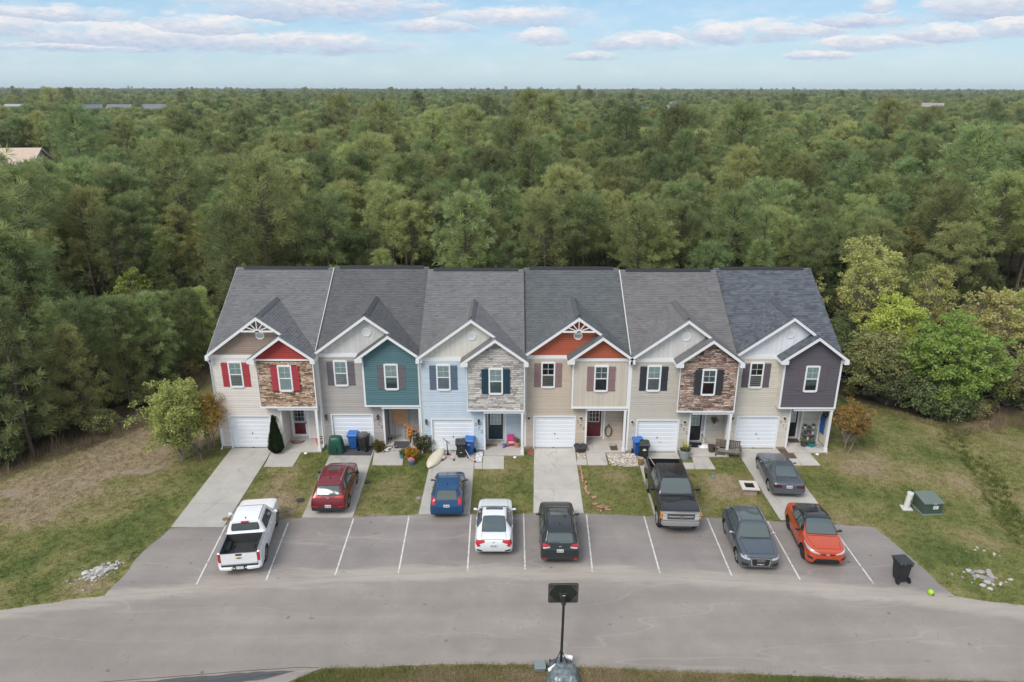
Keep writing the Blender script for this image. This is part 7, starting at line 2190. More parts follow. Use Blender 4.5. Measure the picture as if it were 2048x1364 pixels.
# beds and gravel
def bed_sheet(name, label, poly, m, z=.03):
    return tag(MB().sheet(rough_edge(poly, .12, .03, 7), z).build(name, m, None, kind='structure'), label)
MULCH = mat('brown_mulch', (.125, .082, .055), .95, var=.35, scale=18, bump=.8, bscale=50)
REDM = mat('red_mulch', (.27, .105, .058), .95, var=.3, scale=18, bump=.8, bscale=50)
bed_sheet('mulch_bed', 'dark mulch bed between the last garage and porch', [(16.22, -.02), (16.93, -.02), (16.93, -1.2), (16.22, -1.2)], MULCH)
bed_sheet('mulch_bed', 'thin mulch bed under the conical evergreen', [(-14.40, -.05), (-13.9, -.05), (-13.9, -1.3), (-14.36, -1.4)], MULCH)
bed_sheet('mulch_bed', 'red mulch patch left of the 307 garage door', [(.86, -.05), (1.34, -.05), (1.32, -1.0), (.95, -.75)], REDM)
bed_sheet('gravel_base', 'pebbly bed between the 307 path and the bins', [(5.66, -.60), (7.44, -.66), (7.42, -2.2), (6.5, -2.3), (5.72, -1.6)], mat('gravel_bed', (.34, .30, .25), .95, var=.25, scale=20), .034)
bed_sheet('gravel_base', 'square of pebbles under the plum tub', [(3.88, -.05), (4.42, -.05), (4.42, -1.28), (3.88, -1.28)], mat('gravel_bed2', (.36, .33, .26), .95, var=.25, scale=20), .034)
def pebbles(name, label, n, fn, size, m, seed):
    r = random.Random(seed); mb = MB()
    for _ in range(n):
        x, y = fn(r); s_ = size * r.uniform(.6, 1.5)
        a = Matrix.Rotation(r.uniform(0, 6.28), 3, 'Z')
        mb.t = r.random(); mb.ball((x, y, .035 + s_ * .2), (s_, s_ * .75, s_ * .5), 6, 4, a)
    o = mb.build(name, m, None, kind='stuff', tint=True); o['label'] = label
    return o
PEB = mat('pale_pebbles', (.56, .50, .43), .8, var=.15, scale=6, tint=.35)
pebbles('pebbles', 'pale river pebbles filling the bed beside the bins', 620, lambda r: (r.uniform(5.72, 7.40), r.uniform(-2.15, -.66) if r.random() < .8 else r.uniform(-1.2, -.7)), .042, PEB, 3)
pebbles('pebbles', 'pale pebbles round the plum tub', 120, lambda r: (r.uniform(3.92, 4.38), r.uniform(-1.25, -.1)), .035, PEB, 4)
pebbles('white_gravel', 'square of white gravel beside the blue recycling bin', 330, lambda r: (r.uniform(-2.16, -1.76), r.uniform(-1.70, -.50)), .036, mat('white_gravel', (.70, .71, .72), .7, var=.08, tint=.2), 5)

# stones and rubble lying on the lawns
ROCK = [None] * 5
for k in range(5):
    r = random.Random(60 + k); mb = MB(); mb.ball((0, 0, 0), 1, 8, 5)
    mb.v = [(x * (1 + r.uniform(-.28, .25)), y * (1 + r.uniform(-.28, .25)), z * (1 + r.uniform(-.2, .2)) * .6) for x, y, z in mb.v]
    ROCK[k] = mb.mesh('rubble_stone', mat('pale_rubble', (.40, .375, .35), .85, var=.2, scale=3, rand=.4))
def rubble(n, cx, cy, ang, la, lb, label, group, seed, smin=.04, smax=.125):
    r = random.Random(seed)
    for k in range(n):
        u, v = r.gauss(0, la), r.gauss(0, lb)
        x, y = cx + u * math.cos(ang) - v * math.sin(ang), cy + u * math.sin(ang) + v * math.cos(ang)
        if not on_grass(x, y): continue
        s_ = r.uniform(smin, smax) * (1.2 if abs(u) < la else .7)
        o = place(ROCK[r.randrange(5)], 'rubble_stone', None, (x, y, s_ * .25 + lawn_z(x, y)), (0, 0, r.uniform(0, 6.28)))
        o.scale = (s_ * r.uniform(.8, 1.4), s_, s_ * r.uniform(.7, 1.1))
        tag(o, label, 'stone', group)
rubble(95, -18.75, -11.72, .74, .55, .17, 'pale broken stone in the heap at the left edge of the asphalt', 'broken stones left of the parking bays', 3)
rubble(16, -18.3, -12.0, .74, .9, .4, 'pale stone scattered on the grass near the left stone heap', 'stray stones left of the parking bays', 4, .03, .08)
rubble(46, 21.25, -12.0, -.35, .55, .28, 'pale stone scattered on the grass at the right end of the asphalt', 'pale stones right of the parking bays', 6, .04, .12)
rubble(10, 22.6, -10.3, -.3, .7, .25, 'small pale stone near the dark ditch on the right lawn', 'stray stones by the ditch', 7, .03, .07)
BRICKM = mat('tan_brick', (.40, .235, .145), .85, var=.15, scale=6, rand=.22)
bk_ = MB().box(-.10, -.05, -.03, .10, .05, .03).mesh('loose_brick', BRICKM, bevel=.008)
r2 = random.Random(9)
for k in range(15):
    o = place(bk_, 'loose_brick', None, (3.97 + r2.uniform(-.04, .06) + .10 * (k > 8), -2.35 - k * .19, .05 + (.05 if k in (7, 9, 10) else 0)), (r2.uniform(-.1, .1), r2.uniform(-.12, .12), rad(90) + r2.uniform(-.35, .35)))
    tag(o, 'tan brick in the loose line edging the empty driveway', 'brick', 'bricks edging the driveway')
for (x, y, z, a) in [(4.55, -6.45, .05, .3), (4.72, -6.35, .05, 1.0), (4.86, -6.52, .05, -.6), (4.68, -6.62, .11, .1), (4.95, -6.68, .05, -.4), (5.1, -6.72, .05, -.5), (4.5, -6.75, .05, 1.5), (4.62, -6.85, .05, 1.4), (4.80, -6.42, .11, -.9), (4.98, -6.55, .10, -.7)]:
    tag(place(bk_, 'loose_brick', None, (x, y, z), (r2.uniform(-.2, .2), r2.uniform(-.2, .2), a)), 'tan brick in the little pile near the bay lines', 'brick', 'bricks piled on the lawn'); COL.objects[-1]
for (x, y, a, lab) in [(4.16, -5.15, 1.4, 'single tan block on the grass below the brick line'), (4.42, -5.55, .5, 'pair of pale blocks lying apart between the brick line and pile'), (4.4, -6.2, .2, 'lone pale block just above the brick pile')]:
    o = place(bk_, 'loose_brick', None, (x, y, .05), (0, 0, a)); o.scale = (1.25, 1.5, 1.4); tag(o, lab, 'brick')

# utility things on the right lawn
t = thing('transformer_box', 'green utility box with sloping lid on the right lawn', 'utility box', (21.62, -6.70, 0), rad(2))
UG = mat('utility_green', (.062, .088, .070), .5, var=.06, scale=2); UGL = mat('utility_green_lid', (.135, .170, .145), .5, var=.05, scale=2)
MB().box(-.54, -.50, 0, .54, .58, .10).build('pad', mat('green_grey_pad', (.17, .22, .18), .8, var=.1), t, bevel=.01)
MB().prism([(-.46, .10), (.52, .10), (.52, .80), (-.46, .68)], 'x', -.50, .50).build('body', UG, t, bevel=.012)
MB().prism([(-.50, .665), (.55, .79), (.55, .86), (-.50, .735)], 'x', -.53, .53).build('lid', UGL, t, bevel=.012)
wl = MB().box(-.02, -.475, .38, .24, -.46, .56).build('warning_label', WHITE, t)
for k in range(3): MB().box(0, -.478, .41 + k * .045, .20 - .05 * (k == 1), -.474, .428 + k * .045).build('label_line', mat('label_ink', (.25, .25, .27), .6, var=0), wl)
MB().box(-.06, -.53, .66, .10, -.49, .73).build('latch', mat('latch_steel', (.40, .42, .40), .4, metal=.5, var=0), t)
t = thing('cable_pedestal', 'leaning white cylindrical cable post beside the green utility box', 'utility post', (20.66, -6.48, 0))
pm = MB(); Mt = Matrix.Rotation(rad(9), 3, 'Y') @ Matrix.Rotation(rad(-6), 3, 'X')
pm.lathe([(.15, 0), (.15, .78), (.165, .78), (.165, .86), (.15, .90), (0, .91)], 18, (0, 0, .02), Mt); pm.build('post', mat('aged_white_plastic', (.62, .62, .57), .5, var=.08), t, smooth=35)
MB().prism([(-.30, -.24), (.22, -.28), (.28, .20), (-.22, .26)], 'z', 0, .05).build('base_plate', mat('pale_slab', (.60, .59, .55), .8, var=.1), t)
MB().box(.10, -.16, .45, .20, -.12, .56).build('tag_plate', mat('dark_tag', (.12, .12, .12), .5, var=0), t)
t = thing('play_ball', 'bright lime-green ball at the road edge on the right', 'ball', (18.2, -13.22, .13))
MB().ball((0, 0, 0), .125, 18, 12).build('ball', mat('lime_ball', (.36, .62, .035), .5, var=.08, scale=10), t, smooth=True)
MB().ball((.05, -.07, -.04), .065, 10, 8).build('panel', mat('ball_dark_patch', (.06, .10, .03), .6, var=0), t, smooth=True)
for (x, y, lab, m, rr) in [(-11.26, -5.83, 'round dark valve cover in the lawn right of the white pickup', 'valve_dark', .20), (-14.55, -7.62, 'round rusty valve cover at the foot of the left driveway', 'valve_rust', .17), (-8.02, -3.99, 'small dark drain cover at the right edge of the dark red car driveway', 'valve_dark', .16), (-5.0, -5.62, 'grey valve cover in a bare patch of the lawn', 'valve_grey', .13)]:
    mm = mat(m, {'valve_dark': (.045, .042, .045), 'valve_rust': (.22, .13, .09), 'valve_grey': (.30, .26, .25)}[m], .8, var=.2)
    tag(MB().lathe([(0, .052), (rr * .8, .055), (rr * .86, .048), (rr, .05), (rr, -.05)], 20).build('valve_cover', mm, None, (x, y, 0)), lab, 'cover')
for (x, y, lab) in [(.18, -1.2, 'small white garden light on the grass below the pink chair'), (18.3, -.78, 'small white garden light on the grass at the right end porch'), (-12.36, -.74, 'small white garden light on the grass by the left end porch post')]:
    t = thing('garden_light', lab, 'garden light', (x, y, 0)); MB().ball((0, 0, .06), (.11, .11, .06), 12, 6).build('shade', mat('light_cream', (.80, .79, .70), .5, var=.02), t, smooth=True); MB().lathe([(.04, -.02), (.04, .03)], 8).build('spike', BLACK, t)

# basketball hoop seen from behind
t = thing('basketball_hoop', 'portable basketball hoop seen from behind on the verge', 'basketball hoop', (1.86, -17.45, 0), rad(1))
HB = mat('hoop_black', (.020, .021, .020), .55, var=.1)
MB().tube([(0, -.03, .25), (.03, .02, 2.0), (.07, .28, 3.10)], [.055, .05, .05], 10).build('pole', HB, t, smooth=True)
bd = MB(); bx, by, z0, z1 = .07, .55, 2.60, 3.47; hw = .56
P8 = [(-hw + .05, z0), (hw - .05, z0), (hw, z0 + .05), (hw, z1 - .05), (hw - .05, z1), (-hw + .05, z1), (-hw, z1 - .05), (-hw, z0 + .05)]
bd.prism([(a + bx, b) for a, b in P8], 'y', by, by + .03)
B = bd.build('backboard', HB, t)
RIB = mat('hoop_rib', (.095, .10, .095), .5, var=.05)
rb = []
for k in range(4):
    s_ = .10 + .09 * k
    for sx in (-1, 1):
        rb.append(((bx + sx * (.20 + s_), z0 + .06), (bx + sx * .50, z0 + .40 - s_ * .6)) if k < 3 else ((bx + sx * .46, z0 + .06), (bx + sx * .50, z0 + .12)))
        rb.append(((bx + sx * (.20 + s_), z1 - .06), (bx + sx * .50, z1 - .40 + s_ * .6)) if k < 3 else ((bx + sx * .46, z1 - .06), (bx + sx * .50, z1 - .12)))
for a, b in rb: MB().bar((a[0], by - .012, a[1]), (b[0], by - .012, b[1]), .022, .022).build('rib', RIB, B)
for k in range(5): MB().box(bx - .16 + .018 * k, by - .022, z0 + .42 - .075 * k, bx + .16 - .018 * k, by + .005, z0 + .445 - .075 * k).build('rib', RIB, B)
fr_ = MB()
for a, b in (((-.52, z0 + .03), (.52, z0 + .03)), ((-.52, z1 - .03), (.52, z1 - .03)), ((-.525, z0 + .05), (-.525, z1 - .05)), ((.525, z0 + .05), (.525, z1 - .05))): fr_.bar((bx + a[0], by - .010, a[1]), (bx + b[0], by - .010, b[1]), .03, .024)
fr_.build('frame', RIB, B)
ar = MB()
for sx in (-.07, .07):
    ar.bar((.07 + sx, .28, 3.05), (.07 + sx, .55, 3.12), .03, .04); ar.bar((.06 + sx, .20, 2.80), (.07 + sx, .55, 2.84), .03, .04)
ar.build('bracket', HB, t)
rg = MB(); rg.lathe([(.215, -.01), (.235, -.01), (.235, .01), (.215, .01), (.215, -.01)], 22, (.07, by + .30, 2.72), cap=False); rg.box(.0, by + .03, 2.66, .14, by + .08, 2.74); rg.build('rim', mat('rim_orange', (.55, .12, .03), .5, var=0), t)
nt = MB()
for k in range(12):
    a, b = 2 * math.pi * k / 12, 2 * math.pi * (k + 1.0) / 12
    nt.tube([(.07 + .22 * math.cos(a), by + .30 + .22 * math.sin(a), 2.71), (.07 + .14 * math.cos(b), by + .30 + .14 * math.sin(b), 2.34)], .006, 3)
    nt.tube([(.07 + .22 * math.cos(b), by + .30 + .22 * math.sin(b), 2.71), (.07 + .14 * math.cos(a), by + .30 + .14 * math.sin(a), 2.34)], .006, 3)
nt.build('net', WHITE, t)
MB().tube([(.07, .28, 3.12), (.07, .30, 3.14)], .06, 10).build('cap', mat('cap_grey', (.30, .31, .30), .4, var=0), t)
ct = mat('hoop_grey', (.075, .088, .092), .4, var=.2, scale=5)
for sx in (-1, 1): MB().tube([(0, .0, .95), (sx * .26, -.10, .30)], .016, 6).build('brace', HB, t)
bs = MB(); bs.prism([(-.42, .20), (-.46, -.35), (-.40, -1.05), (.40, -1.05), (.46, -.35), (.42, .20), (.25, .32), (-.25, .32)], 'z', .0, .24); bs.build('base', ct, t, bevel=.05, seg=2)
MB().box(-.18, -.10, .24, .18, .26, .34).build('base_ramp', mat('hoop_grey_ribbed', (.13, .155, .155), .35, var=.3, scale=12), t, bevel=.02)
for sx in (-1, 1):
    MB().lathe([(0, -.04), (.10, -.04), (.10, .04), (0, .04)], 14, (sx * .38, .24, .10), Matrix.Rotation(rad(90), 3, 'Y')).build('wheel', TYRE, t)
tp = MB(); n = 26; r2 = random.Random(4)
vs = []; fs = []
for j in range(n + 1):
    for i in range(n + 1):
        u, v = i / n * 2 - 1, j / n * 2 - 1
        x, y = u * .60, -.52 + v * .58
        d = max(abs(u), abs(v))
        z = .44 * (1 - d ** 3) + .07 * noise.noise(Vector((x * 3.2, y * 3.2, 2))) + .045 * noise.noise(Vector((x * 8, y * 8, 4))) + .05
        vs.append((x * (1 + .08 * noise.noise(Vector((x * 3, y * 3, 9)))), y, max(.03, z + (.10 if d < .8 else -.04))))
for j in range(n):
    for i in range(n): fs.append((j*(n+1)+i, j*(n+1)+i+1, (j+1)*(n+1)+i+1, (j+1)*(n+1)+i))
tp.add(vs, fs)
TARP = mat('silver_tarpaulin', (.155, .185, .19), .28, metal=.15, var=.5, scale=7)
tag(tp.build('tarpaulin', TARP, None, (1.92, -17.50, 0), smooth=28, fixn=False), 'crumpled silver-grey sheet thrown over the hoop base', 'tarpaulin')
for (x, y, a, lab) in [(1.52, -17.85, .55, 'white-edged plastic sheet corner left on the hoop base'), (2.14, -17.30, -.5, 'white plastic scrap right of the hoop pole')]:
    tag(MB().add([(-.20, -.05, .40), (.20, -.06, .46), (.16, .05, .50), (-.17, .06, .42)], [(0, 1, 2, 3)]).box(-.2, -.055, .37, .19, -.045, .41).build('plastic_sheet', WHITE, None, (x, y, .02), (0, 0, a)), lab, 'plastic sheet')
t = thing('storage_tub', 'small grey square tub lying left of the hoop base', 'tub', (1.07, -17.42, .015), rad(4))
MB().box(-.20, -.22, 0, .20, .20, .16).build('body', mat('tub_grey', (.17, .20, .195), .5, var=.12, scale=4), t, bevel=.025, seg=2)
MB().box(-.22, -.24, .155, .22, .22, .19).build('lid', mat('tub_lid_grey', (.20, .235, .225), .45, var=.12, scale=4), t, bevel=.012)

# fire pit
t = thing('fire_pit', 'square tan fire pit table on the grass between the black pickup and the coupe', 'fire pit', (12.88, -4.95, 0), rad(-4))
FP = mat('fire_pit_tan', (.36, .275, .215), .8, var=.15, scale=8)
for k in range(3):
    for (x0, x1, y0, y1) in ((-.36, .36, -.36, -.28), (-.36, .36, .28, .36), (-.36, -.28, -.28, .28), (.28, .36, -.28, .28)):
        MB().box(x0 + .004, y0 + .004, .005 + k * .13, x1 - .004, y1 - .004, .128 + k * .13).build('block', FP, t, bevel=.008)
rim = MB()
for (x0, x1, y0, y1) in ((-.46, .46, -.46, -.25), (-.46, .46, .25, .46), (-.46, -.25, -.25, .25), (.25, .46, -.25, .25)): rim.box(x0, y0, .40, x1, y1, .455)
rim.build('rim', mat('fire_pit_rim', (.62, .56, .50), .7, var=.08), t)
MB().box(-.26, -.26, .33, .26, .26, .40).build('pan', mat('soot_black', (.018, .018, .018), .9, var=.1), t)
for k in range(5):
    MB().box(-.25, -.22 + k * .105, .425, .25, -.19 + k * .105, .44).build('grate_bar', BLACK, t); MB().box(-.22 + k * .105, -.25, .412, -.19 + k * .105, .25, .425).build('grate_bar', BLACK, t)

# bench
t = thing('bench', 'weathered grey-brown wooden bench at the edge of the grass', 'bench', (12.86, -.98, 0), rad(-13))
WOOD = mat('weathered_wood', (.135, .110, .092), .85, var=.3, scale=4, rand=.15)
WOODL = mat('weathered_seat', (.21, .185, .160), .85, var=.25, scale=4)
for k in range(3): MB().box(-.72, -.24 + k * .15, .40, .72, -.11 + k * .15, .44).build('seat_slat', WOODL, t, bevel=.006)
for k in range(13): MB().obox((-.65 + k * .108, .30, .70), (.092, .025, .46), Matrix.Rotation(rad(-12), 3, 'X')).build('back_slat', WOOD, t)
for zz in (.52, .90): MB().obox((0, .315 + (zz - .7) * .2, zz), (1.42, .04, .06)).build('back_rail', WOOD, t)
for sx in (-1, 1):
    MB().box(sx * .70 - .04, -.24, 0, sx * .70 + .04, -.16, .62).build('leg', WOOD, t); MB().box(sx * .70 - .04, .22, 0, sx * .70 + .04, .30, .62).build('leg', WOOD, t)
    MB().box(sx * .70 - .055, -.28, .62, sx * .70 + .055, .32, .66).build('arm', WOOD, t)
MB().box(-.70, -.22, .30, .70, -.18, .38).build('apron', WOOD, t)
t = thing('log_stump', 'short brown cut log standing by the driveway corner', 'log', (7.52, -1.98, 0))
MB().lathe([(.17, 0), (.175, .2), (.165, .44), (.15, .46)], 16).build('log', mat('log_bark', (.20, .125, .07), .9, var=.35, scale=6), t, smooth=50)
MB().lathe([(0, .462), (.15, .461)], 14, cap=False).build('cut_face', mat('cut_wood', (.42, .31, .20), .8, var=.2, scale=12), t)

# pale pointed hull lying by the garage of 305
t = thing('canoe', 'cream upturned canoe-shaped hull lying at the 305 driveway', 'canoe', (-4.50, -1.40, .05), rad(75))
cn = MB(); n, m = 24, 10; vs = []; fs = []
for i in range(n + 1):
    u = i / n * 2 - 1; w = .40 * (1 - abs(u) ** 2.2) ** .85 + .004; hh = .24 * (1 - abs(u) ** 2.6) ** .7 + .015
    for k in range(m + 1):
        a = math.pi * k / m
        vs.append((u * 1.22, w * math.cos(a), hh * math.sin(a) ** .8 + .02 + .05 * u * u))
for i in range(n):
    for k in range(m): fs.append((i*(m+1)+k, (i+1)*(m+1)+k, (i+1)*(m+1)+k+1, i*(m+1)+k+1))
CREAM = mat('cream_hull', (.66, .60, .47), .5, var=.08, scale=3)
cn.add(vs, fs).build('hull', CREAM, t, smooth=60)
for sd in (-1, 1):
    g_ = MB(); g_.tube([(u * 1.22, sd * (.40 * (1 - abs(u) ** 2.2) ** .85 + .008), .02 + .05 * u * u) for u in [x / 8 - 1 for x in range(17)]], .016, 5); g_.build('gunwale', mat('tan_gunwale', (.35, .25, .16), .6, var=.1), t)

# kick scooters
PINK = mat('scooter_pink', (.62, .42, .46), .5, var=.08)
t = thing('kick_scooter', 'black-stemmed pink scooter with two splayed foot decks', 'scooter', (-3.83, -.92, .045), rad(0))
st = MB(); st.tube([(0, .02, .22), (-.02, .04, .60), (-.04, .05, .88)], [.03, .026, .024], 8); st.build('stem', BLACK, t)
MB().tube([(-.26, .12, 1.06), (-.04, .05, .90), (.14, -.02, .78)], .022, 8).build('handlebar', BLACK, t)
MB().lathe([(0, -.03), (.09, -.03), (.09, .03), (0, .03)], 14, (0, .10, .09), Matrix.Rotation(rad(90), 3, 'Y')).build('wheel', TYRE, t)
MB().prism([(-.07, .02), (.07, .02), (.04, .24), (-.04, .24)], 'y', -.02, .14).build('hinge', BLACK, t)
for sx, ex in ((-1, -.24), (1, .40)):
    MB().bar((0, .02, .16), (ex * .6, -.32, .12), .035).build('arm', BLACK, t)
    MB().bar((ex * .55, -.28, .12), (ex * 1.0, -.62, .11), .14, .035).build('deck', PINK, t)
    MB().lathe([(0, -.025), (.065, -.025), (.065, .025), (0, .025)], 12, (ex * 1.04, -.68, .065), Matrix.Rotation(rad(90), 3, 'Y')).build('wheel', TYRE, t)
t = thing('kick_scooter', 'small pink and white scooter leaning against the blue bin', 'scooter', (-2.42, -1.42, .045), rad(35))
MB().box(-.08, -.42, .07, .08, .14, .11).build('deck', PINK, t, bevel=.01)
MB().tube([(0, .16, .08), (-.16, .34, .52), (-.24, .42, .74)], [.022, .018, .018], 8).build('stem', WHITE, t)
MB().tube([(-.42, .36, .76), (-.24, .42, .76), (-.05, .48, .74)], .018, 8).build('handlebar', WHITE, t)
for (x, y) in ((-.08, .20), (.08, .20), (0, -.46)): MB().lathe([(0, -.02), (.06, -.02), (.06, .02), (0, .02)], 12, (x, y, .06), Matrix.Rotation(rad(90), 3, 'Y')).build('wheel', TYRE, t)

# porch things, 301
t = thing('doormat', 'half-round brown doormat at the red front door', 'doormat', (-13.25, .78, .10))
hp = [(.44 * math.cos(a), -.42 * math.sin(a)) for a in [math.pi * k / 14 for k in range(15)]]
MB().prism(hp[::-1], 'z', 0, .018).build('border', mat('mat_dark_border', (.06, .05, .04), .95, var=.2), t); MB().prism([(a * .82, b * .82 - .03) for a, b in hp][::-1], 'z', .018, .024).build('coir', mat('coir_tan', (.27, .20, .13), .95, var=.2, scale=20), t)
t = thing('hose_bucket', 'orange bucket with a dark hose behind the left end porch post', 'bucket', (-11.86, .36, .10))
MB().lathe([(.12, 0), (.15, .30), (.165, .31), (.165, .33), (.14, .33), (.11, .03)], 16, cap=False).build('bucket', mat('orange_plastic', (.72, .12, .03), .45, var=.05), t, smooth=40)
MB().tube([(.10 + .16 * math.cos(a), .12 + .16 * math.sin(a), .36 + .004 * a) for a in [k * .5 for k in range(26)]], .022, 5).build('hose_coil', mat('dark_hose', (.035, .04, .035), .6, var=.1), t)
MB().tube([(-.16, .66, .62), (-.14, .40, .42), (-.06, .2, .30), (0, .12, .36)], .014, 5).build('hose_end', MATS['dark_hose'], t)
# 303
t = thing('plywood_sheet', 'bare plywood sheet leaning across the white front door', 'board', (-6.92, .92, .0), 0)
pw = MB().obox((0, .12, 1.62), (.86, .02, 1.15), Matrix.Rotation(rad(8), 3, 'X') @ Matrix.Rotation(rad(2), 3, 'Y')); pw.build('sheet', mat('plywood', (.50, .275, .145), .75, var=.18, scale=3), t)
MB().box(-.34, .06, .10, -.30, .12, 1.06).box(.30, .06, .10, .34, .12, 1.06).build('prop_legs', mat('prop_wood', (.36, .24, .14), .8, var=.1), t, kind='stuff')
tag(MB().box(-7.25, -.20, .102, -6.28, .72, .116).build('doormat', mat('slate_matting', (.075, .072, .078), .95, var=.1), None), 'big slate-coloured mat in front of the white door', 'doormat')
t = thing('shoe_rack', 'low rack of dark shoes against the brown porch wall', 'shoe rack', (-5.72, .88, .10))
for z in (.05, .30, .55): MB().box(-.42, -.14, z, .38, .14, z + .025).build('shelf', mat('rack_tan', (.30, .22, .16), .7, var=.1), t)
for sx in (-.42, .36): MB().box(sx, -.14, 0, sx + .025, .14, .62).build('side', MATS['rack_tan'], t)
r2 = random.Random(12)
for z in (.075, .325, .575):
    for k in range(5):
        o = MB().ball((-.33 + k * .16, -.02, z + .055), (.05, .13, .055), 8, 5).build('shoe', mat('shoe_%d' % (k % 3), [(.02, .02, .025), (.03, .035, .09), (.16, .10, .10)][k % 3], .7, var=.1), None, (-5.72, .88, .10), smooth=True)
        tag(o, 'dark shoe standing on the low porch rack', 'shoe', 'shoes on the porch rack')
for k, (x, y) in enumerate(((-7.66, 1.0), (-7.50, 1.02))):
    tag(MB().ball((0, 0, .05), (.055, .13, .055), 8, 5).build('shoe', MATS['shoe_0'], None, (x, y, .10), (0, 0, .3 - .5 * k), smooth=True), 'black shoe on the floor left of the white door', 'shoe', 'pair of shoes by the white door')

# cat lying on the walk of 303 : one skinned body
def skinned(name, pts, edges, radii, m, parent, sub=2):
    me = bpy.data.meshes.new(name); me.from_pydata(pts, edges, [])
    o = bpy.data.objects.new(name, me); COL.objects.link(o)
    md = o.modifiers.new('skin', 'SKIN'); ms = o.modifiers.new('sub', 'SUBSURF'); ms.levels = sub; ms.render_levels = sub
    for v, r in zip(me.skin_vertices[0].data, radii): v.radius = (r, r); v.use_root = False
    me.skin_vertices[0].data[0].use_root = True
    dg = bpy.context.evaluated_depsgraph_get()
    m2 = bpy.data.meshes.new_from_object(o.evaluated_get(dg))
    bpy.data.objects.remove(o); bpy.data.meshes.remove(me)
    m2.materials.clear(); m2.materials.append(m); m2.name = name
    m2.polygons.foreach_set('use_smooth', [True] * len(m2.polygons))
    return place(m2, name, parent)
def cat_coat():
    m = bpy.data.materials.new('black_and_white_fur'); m.use_nodes = True
    t_ = m.node_tree
    for nd in list(t_.nodes): t_.nodes.remove(nd)
    N = NT(t_)
    co = N.n('ShaderNodeTexCoord').outputs['Object']; s_ = N.n('ShaderNodeSeparateXYZ', {0: co})
    f = N.math('ADD', N.math('MULTIPLY', s_.outputs[1], 5.0), N.math('MULTIPLY_ADD', N.noise(co, 6, 3), 1.6, -.8))
    c_ = N.mix(N.mapr(f, -.45, -.25), (.60, .58, .56, 1), (.012, .012, .013, 1))
    p = N.n('ShaderNodeBsdfPrincipled', {'Base Color': c_, 'Roughness': .8}); N.n('ShaderNodeOutputMaterial', {0: p.outputs[0]})
    return m
t = thing('cat', 'black and white cat stretched out on the path by the slate mat', 'cat', (-7.42, -.30, .10), rad(25))
pts_ = [(0, 0, .10), (.14, .01, .105), (.26, .0, .11), (.33, -.01, .13), (.41, -.03, .14), (.47, -.04, .125), (-.13, .0, .10), (-.22, -.03, .09), (-.36, -.10, .05), (-.46, -.20, .04), (-.48, -.30, .035),
        (.24, -.12, .06), (.34, -.20, .035), (.14, -.12, .05), (.22, -.24, .03), (-.18, -.14, .06), (-.08, -.24, .035), (-.22, -.13, .05), (-.20, -.27, .03)]
ed_ = [(0, 1), (1, 2), (2, 3), (3, 4), (4, 5), (0, 6), (6, 7), (7, 8), (8, 9), (9, 10), (2, 11), (11, 12), (1, 13), (13, 14), (6, 15), (15, 16), (7, 17), (17, 18)]
skinned('body', pts_, ed_, [.095, .09, .075, .055, .06, .032, .095, .075, .024, .02, .014, .035, .024, .035, .024, .05, .026, .045, .026], cat_coat(), t)
for sy in (-.035, .035): MB().lathe([(.022, 0), (0, .05)], 5, (.40, -.03 + sy, .185)).build('ear', mat('cat_black', (.012, .012, .013), .8, var=0), t)
# 305
t = thing('doormat', 'patterned brown and green doormat at the dark teal door', 'doormat', (-1.34, .22, .10))
MB().box(-.44, -.16, 0, .44, .16, .015).build('mat', mat('mat_green_brown', (.20, .21, .12), .95, var=.4, scale=12), t); MB().box(-.20, -.13, .015, .20, .13, .02).build('centre_panel', mat('mat_rust', (.27, .13, .07), .95, var=.2, scale=10), t)
t = thing('child_chair', 'bright pink child-sized chair with a yellow cushion', 'chair', (-.06, .22, .10), rad(3))
PK = mat('hot_pink', (.62, .045, .22), .5, var=.05)
MB().obox((0, .17, .42), (.40, .05, .46), Matrix.Rotation(rad(-14), 3, 'X')).build('backrest', PK, t, bevel=.03, seg=2)
MB().box(-.21, -.20, .17, .21, .16, .22).build('seat', PK, t, bevel=.02); MB().box(-.19, -.20, .22, .19, -.02, .30).build('cushion', mat('pale_yellow', (.72, .50, .25), .7, var=.1), t, bevel=.03, seg=2)
for sx in (-.20, .20):
    MB().box(sx - .025, -.20, 0, sx + .025, -.15, .20).build('leg', PK, t); MB().box(sx - .025, .10, 0, sx + .025, .15, .20).build('leg', PK, t); MB().box(sx - .035, -.20, .30, sx + .035, .14, .335).build('arm', PK, t, bevel=.01)
t = thing('toy_tricycle', 'small blue and purple ride-on toy left of the pink chair', 'toy', (-.44, .06, .10), rad(-20))
MB().box(-.10, -.16, .10, .10, .16, .18).build('seat', mat('toy_blue', (.08, .17, .50), .45, var=.05), t, bevel=.03); MB().tube([(0, -.14, .16), (0, -.20, .36)], .02, 6).build('stem', mat('toy_purple', (.30, .06, .30), .45, var=.05), t); MB().tube([(-.12, -.20, .37), (.12, -.20, .37)], .018, 6).build('handlebar', mat('toy_pale', (.55, .58, .70), .45, var=.05), t)
for (x, y) in ((0, -.18), (-.12, .12), (.12, .12)): MB().lathe([(0, -.03), (.085, -.03), (.085, .03), (0, .03)], 12, (x, y, .085), Matrix.Rotation(rad(90), 3, 'Y')).build('wheel', MATS['toy_purple'], t)
t = thing('garden_pinwheel', 'pale blue garden pinwheel against the light blue wall', 'ornament', (-5.02, -.28, 0))
MB().tube([(0, 0, 0), (0, 0, .36)], .012, 5).build('stake', mat('stake_grey', (.30, .30, .32), .5, var=0), t)
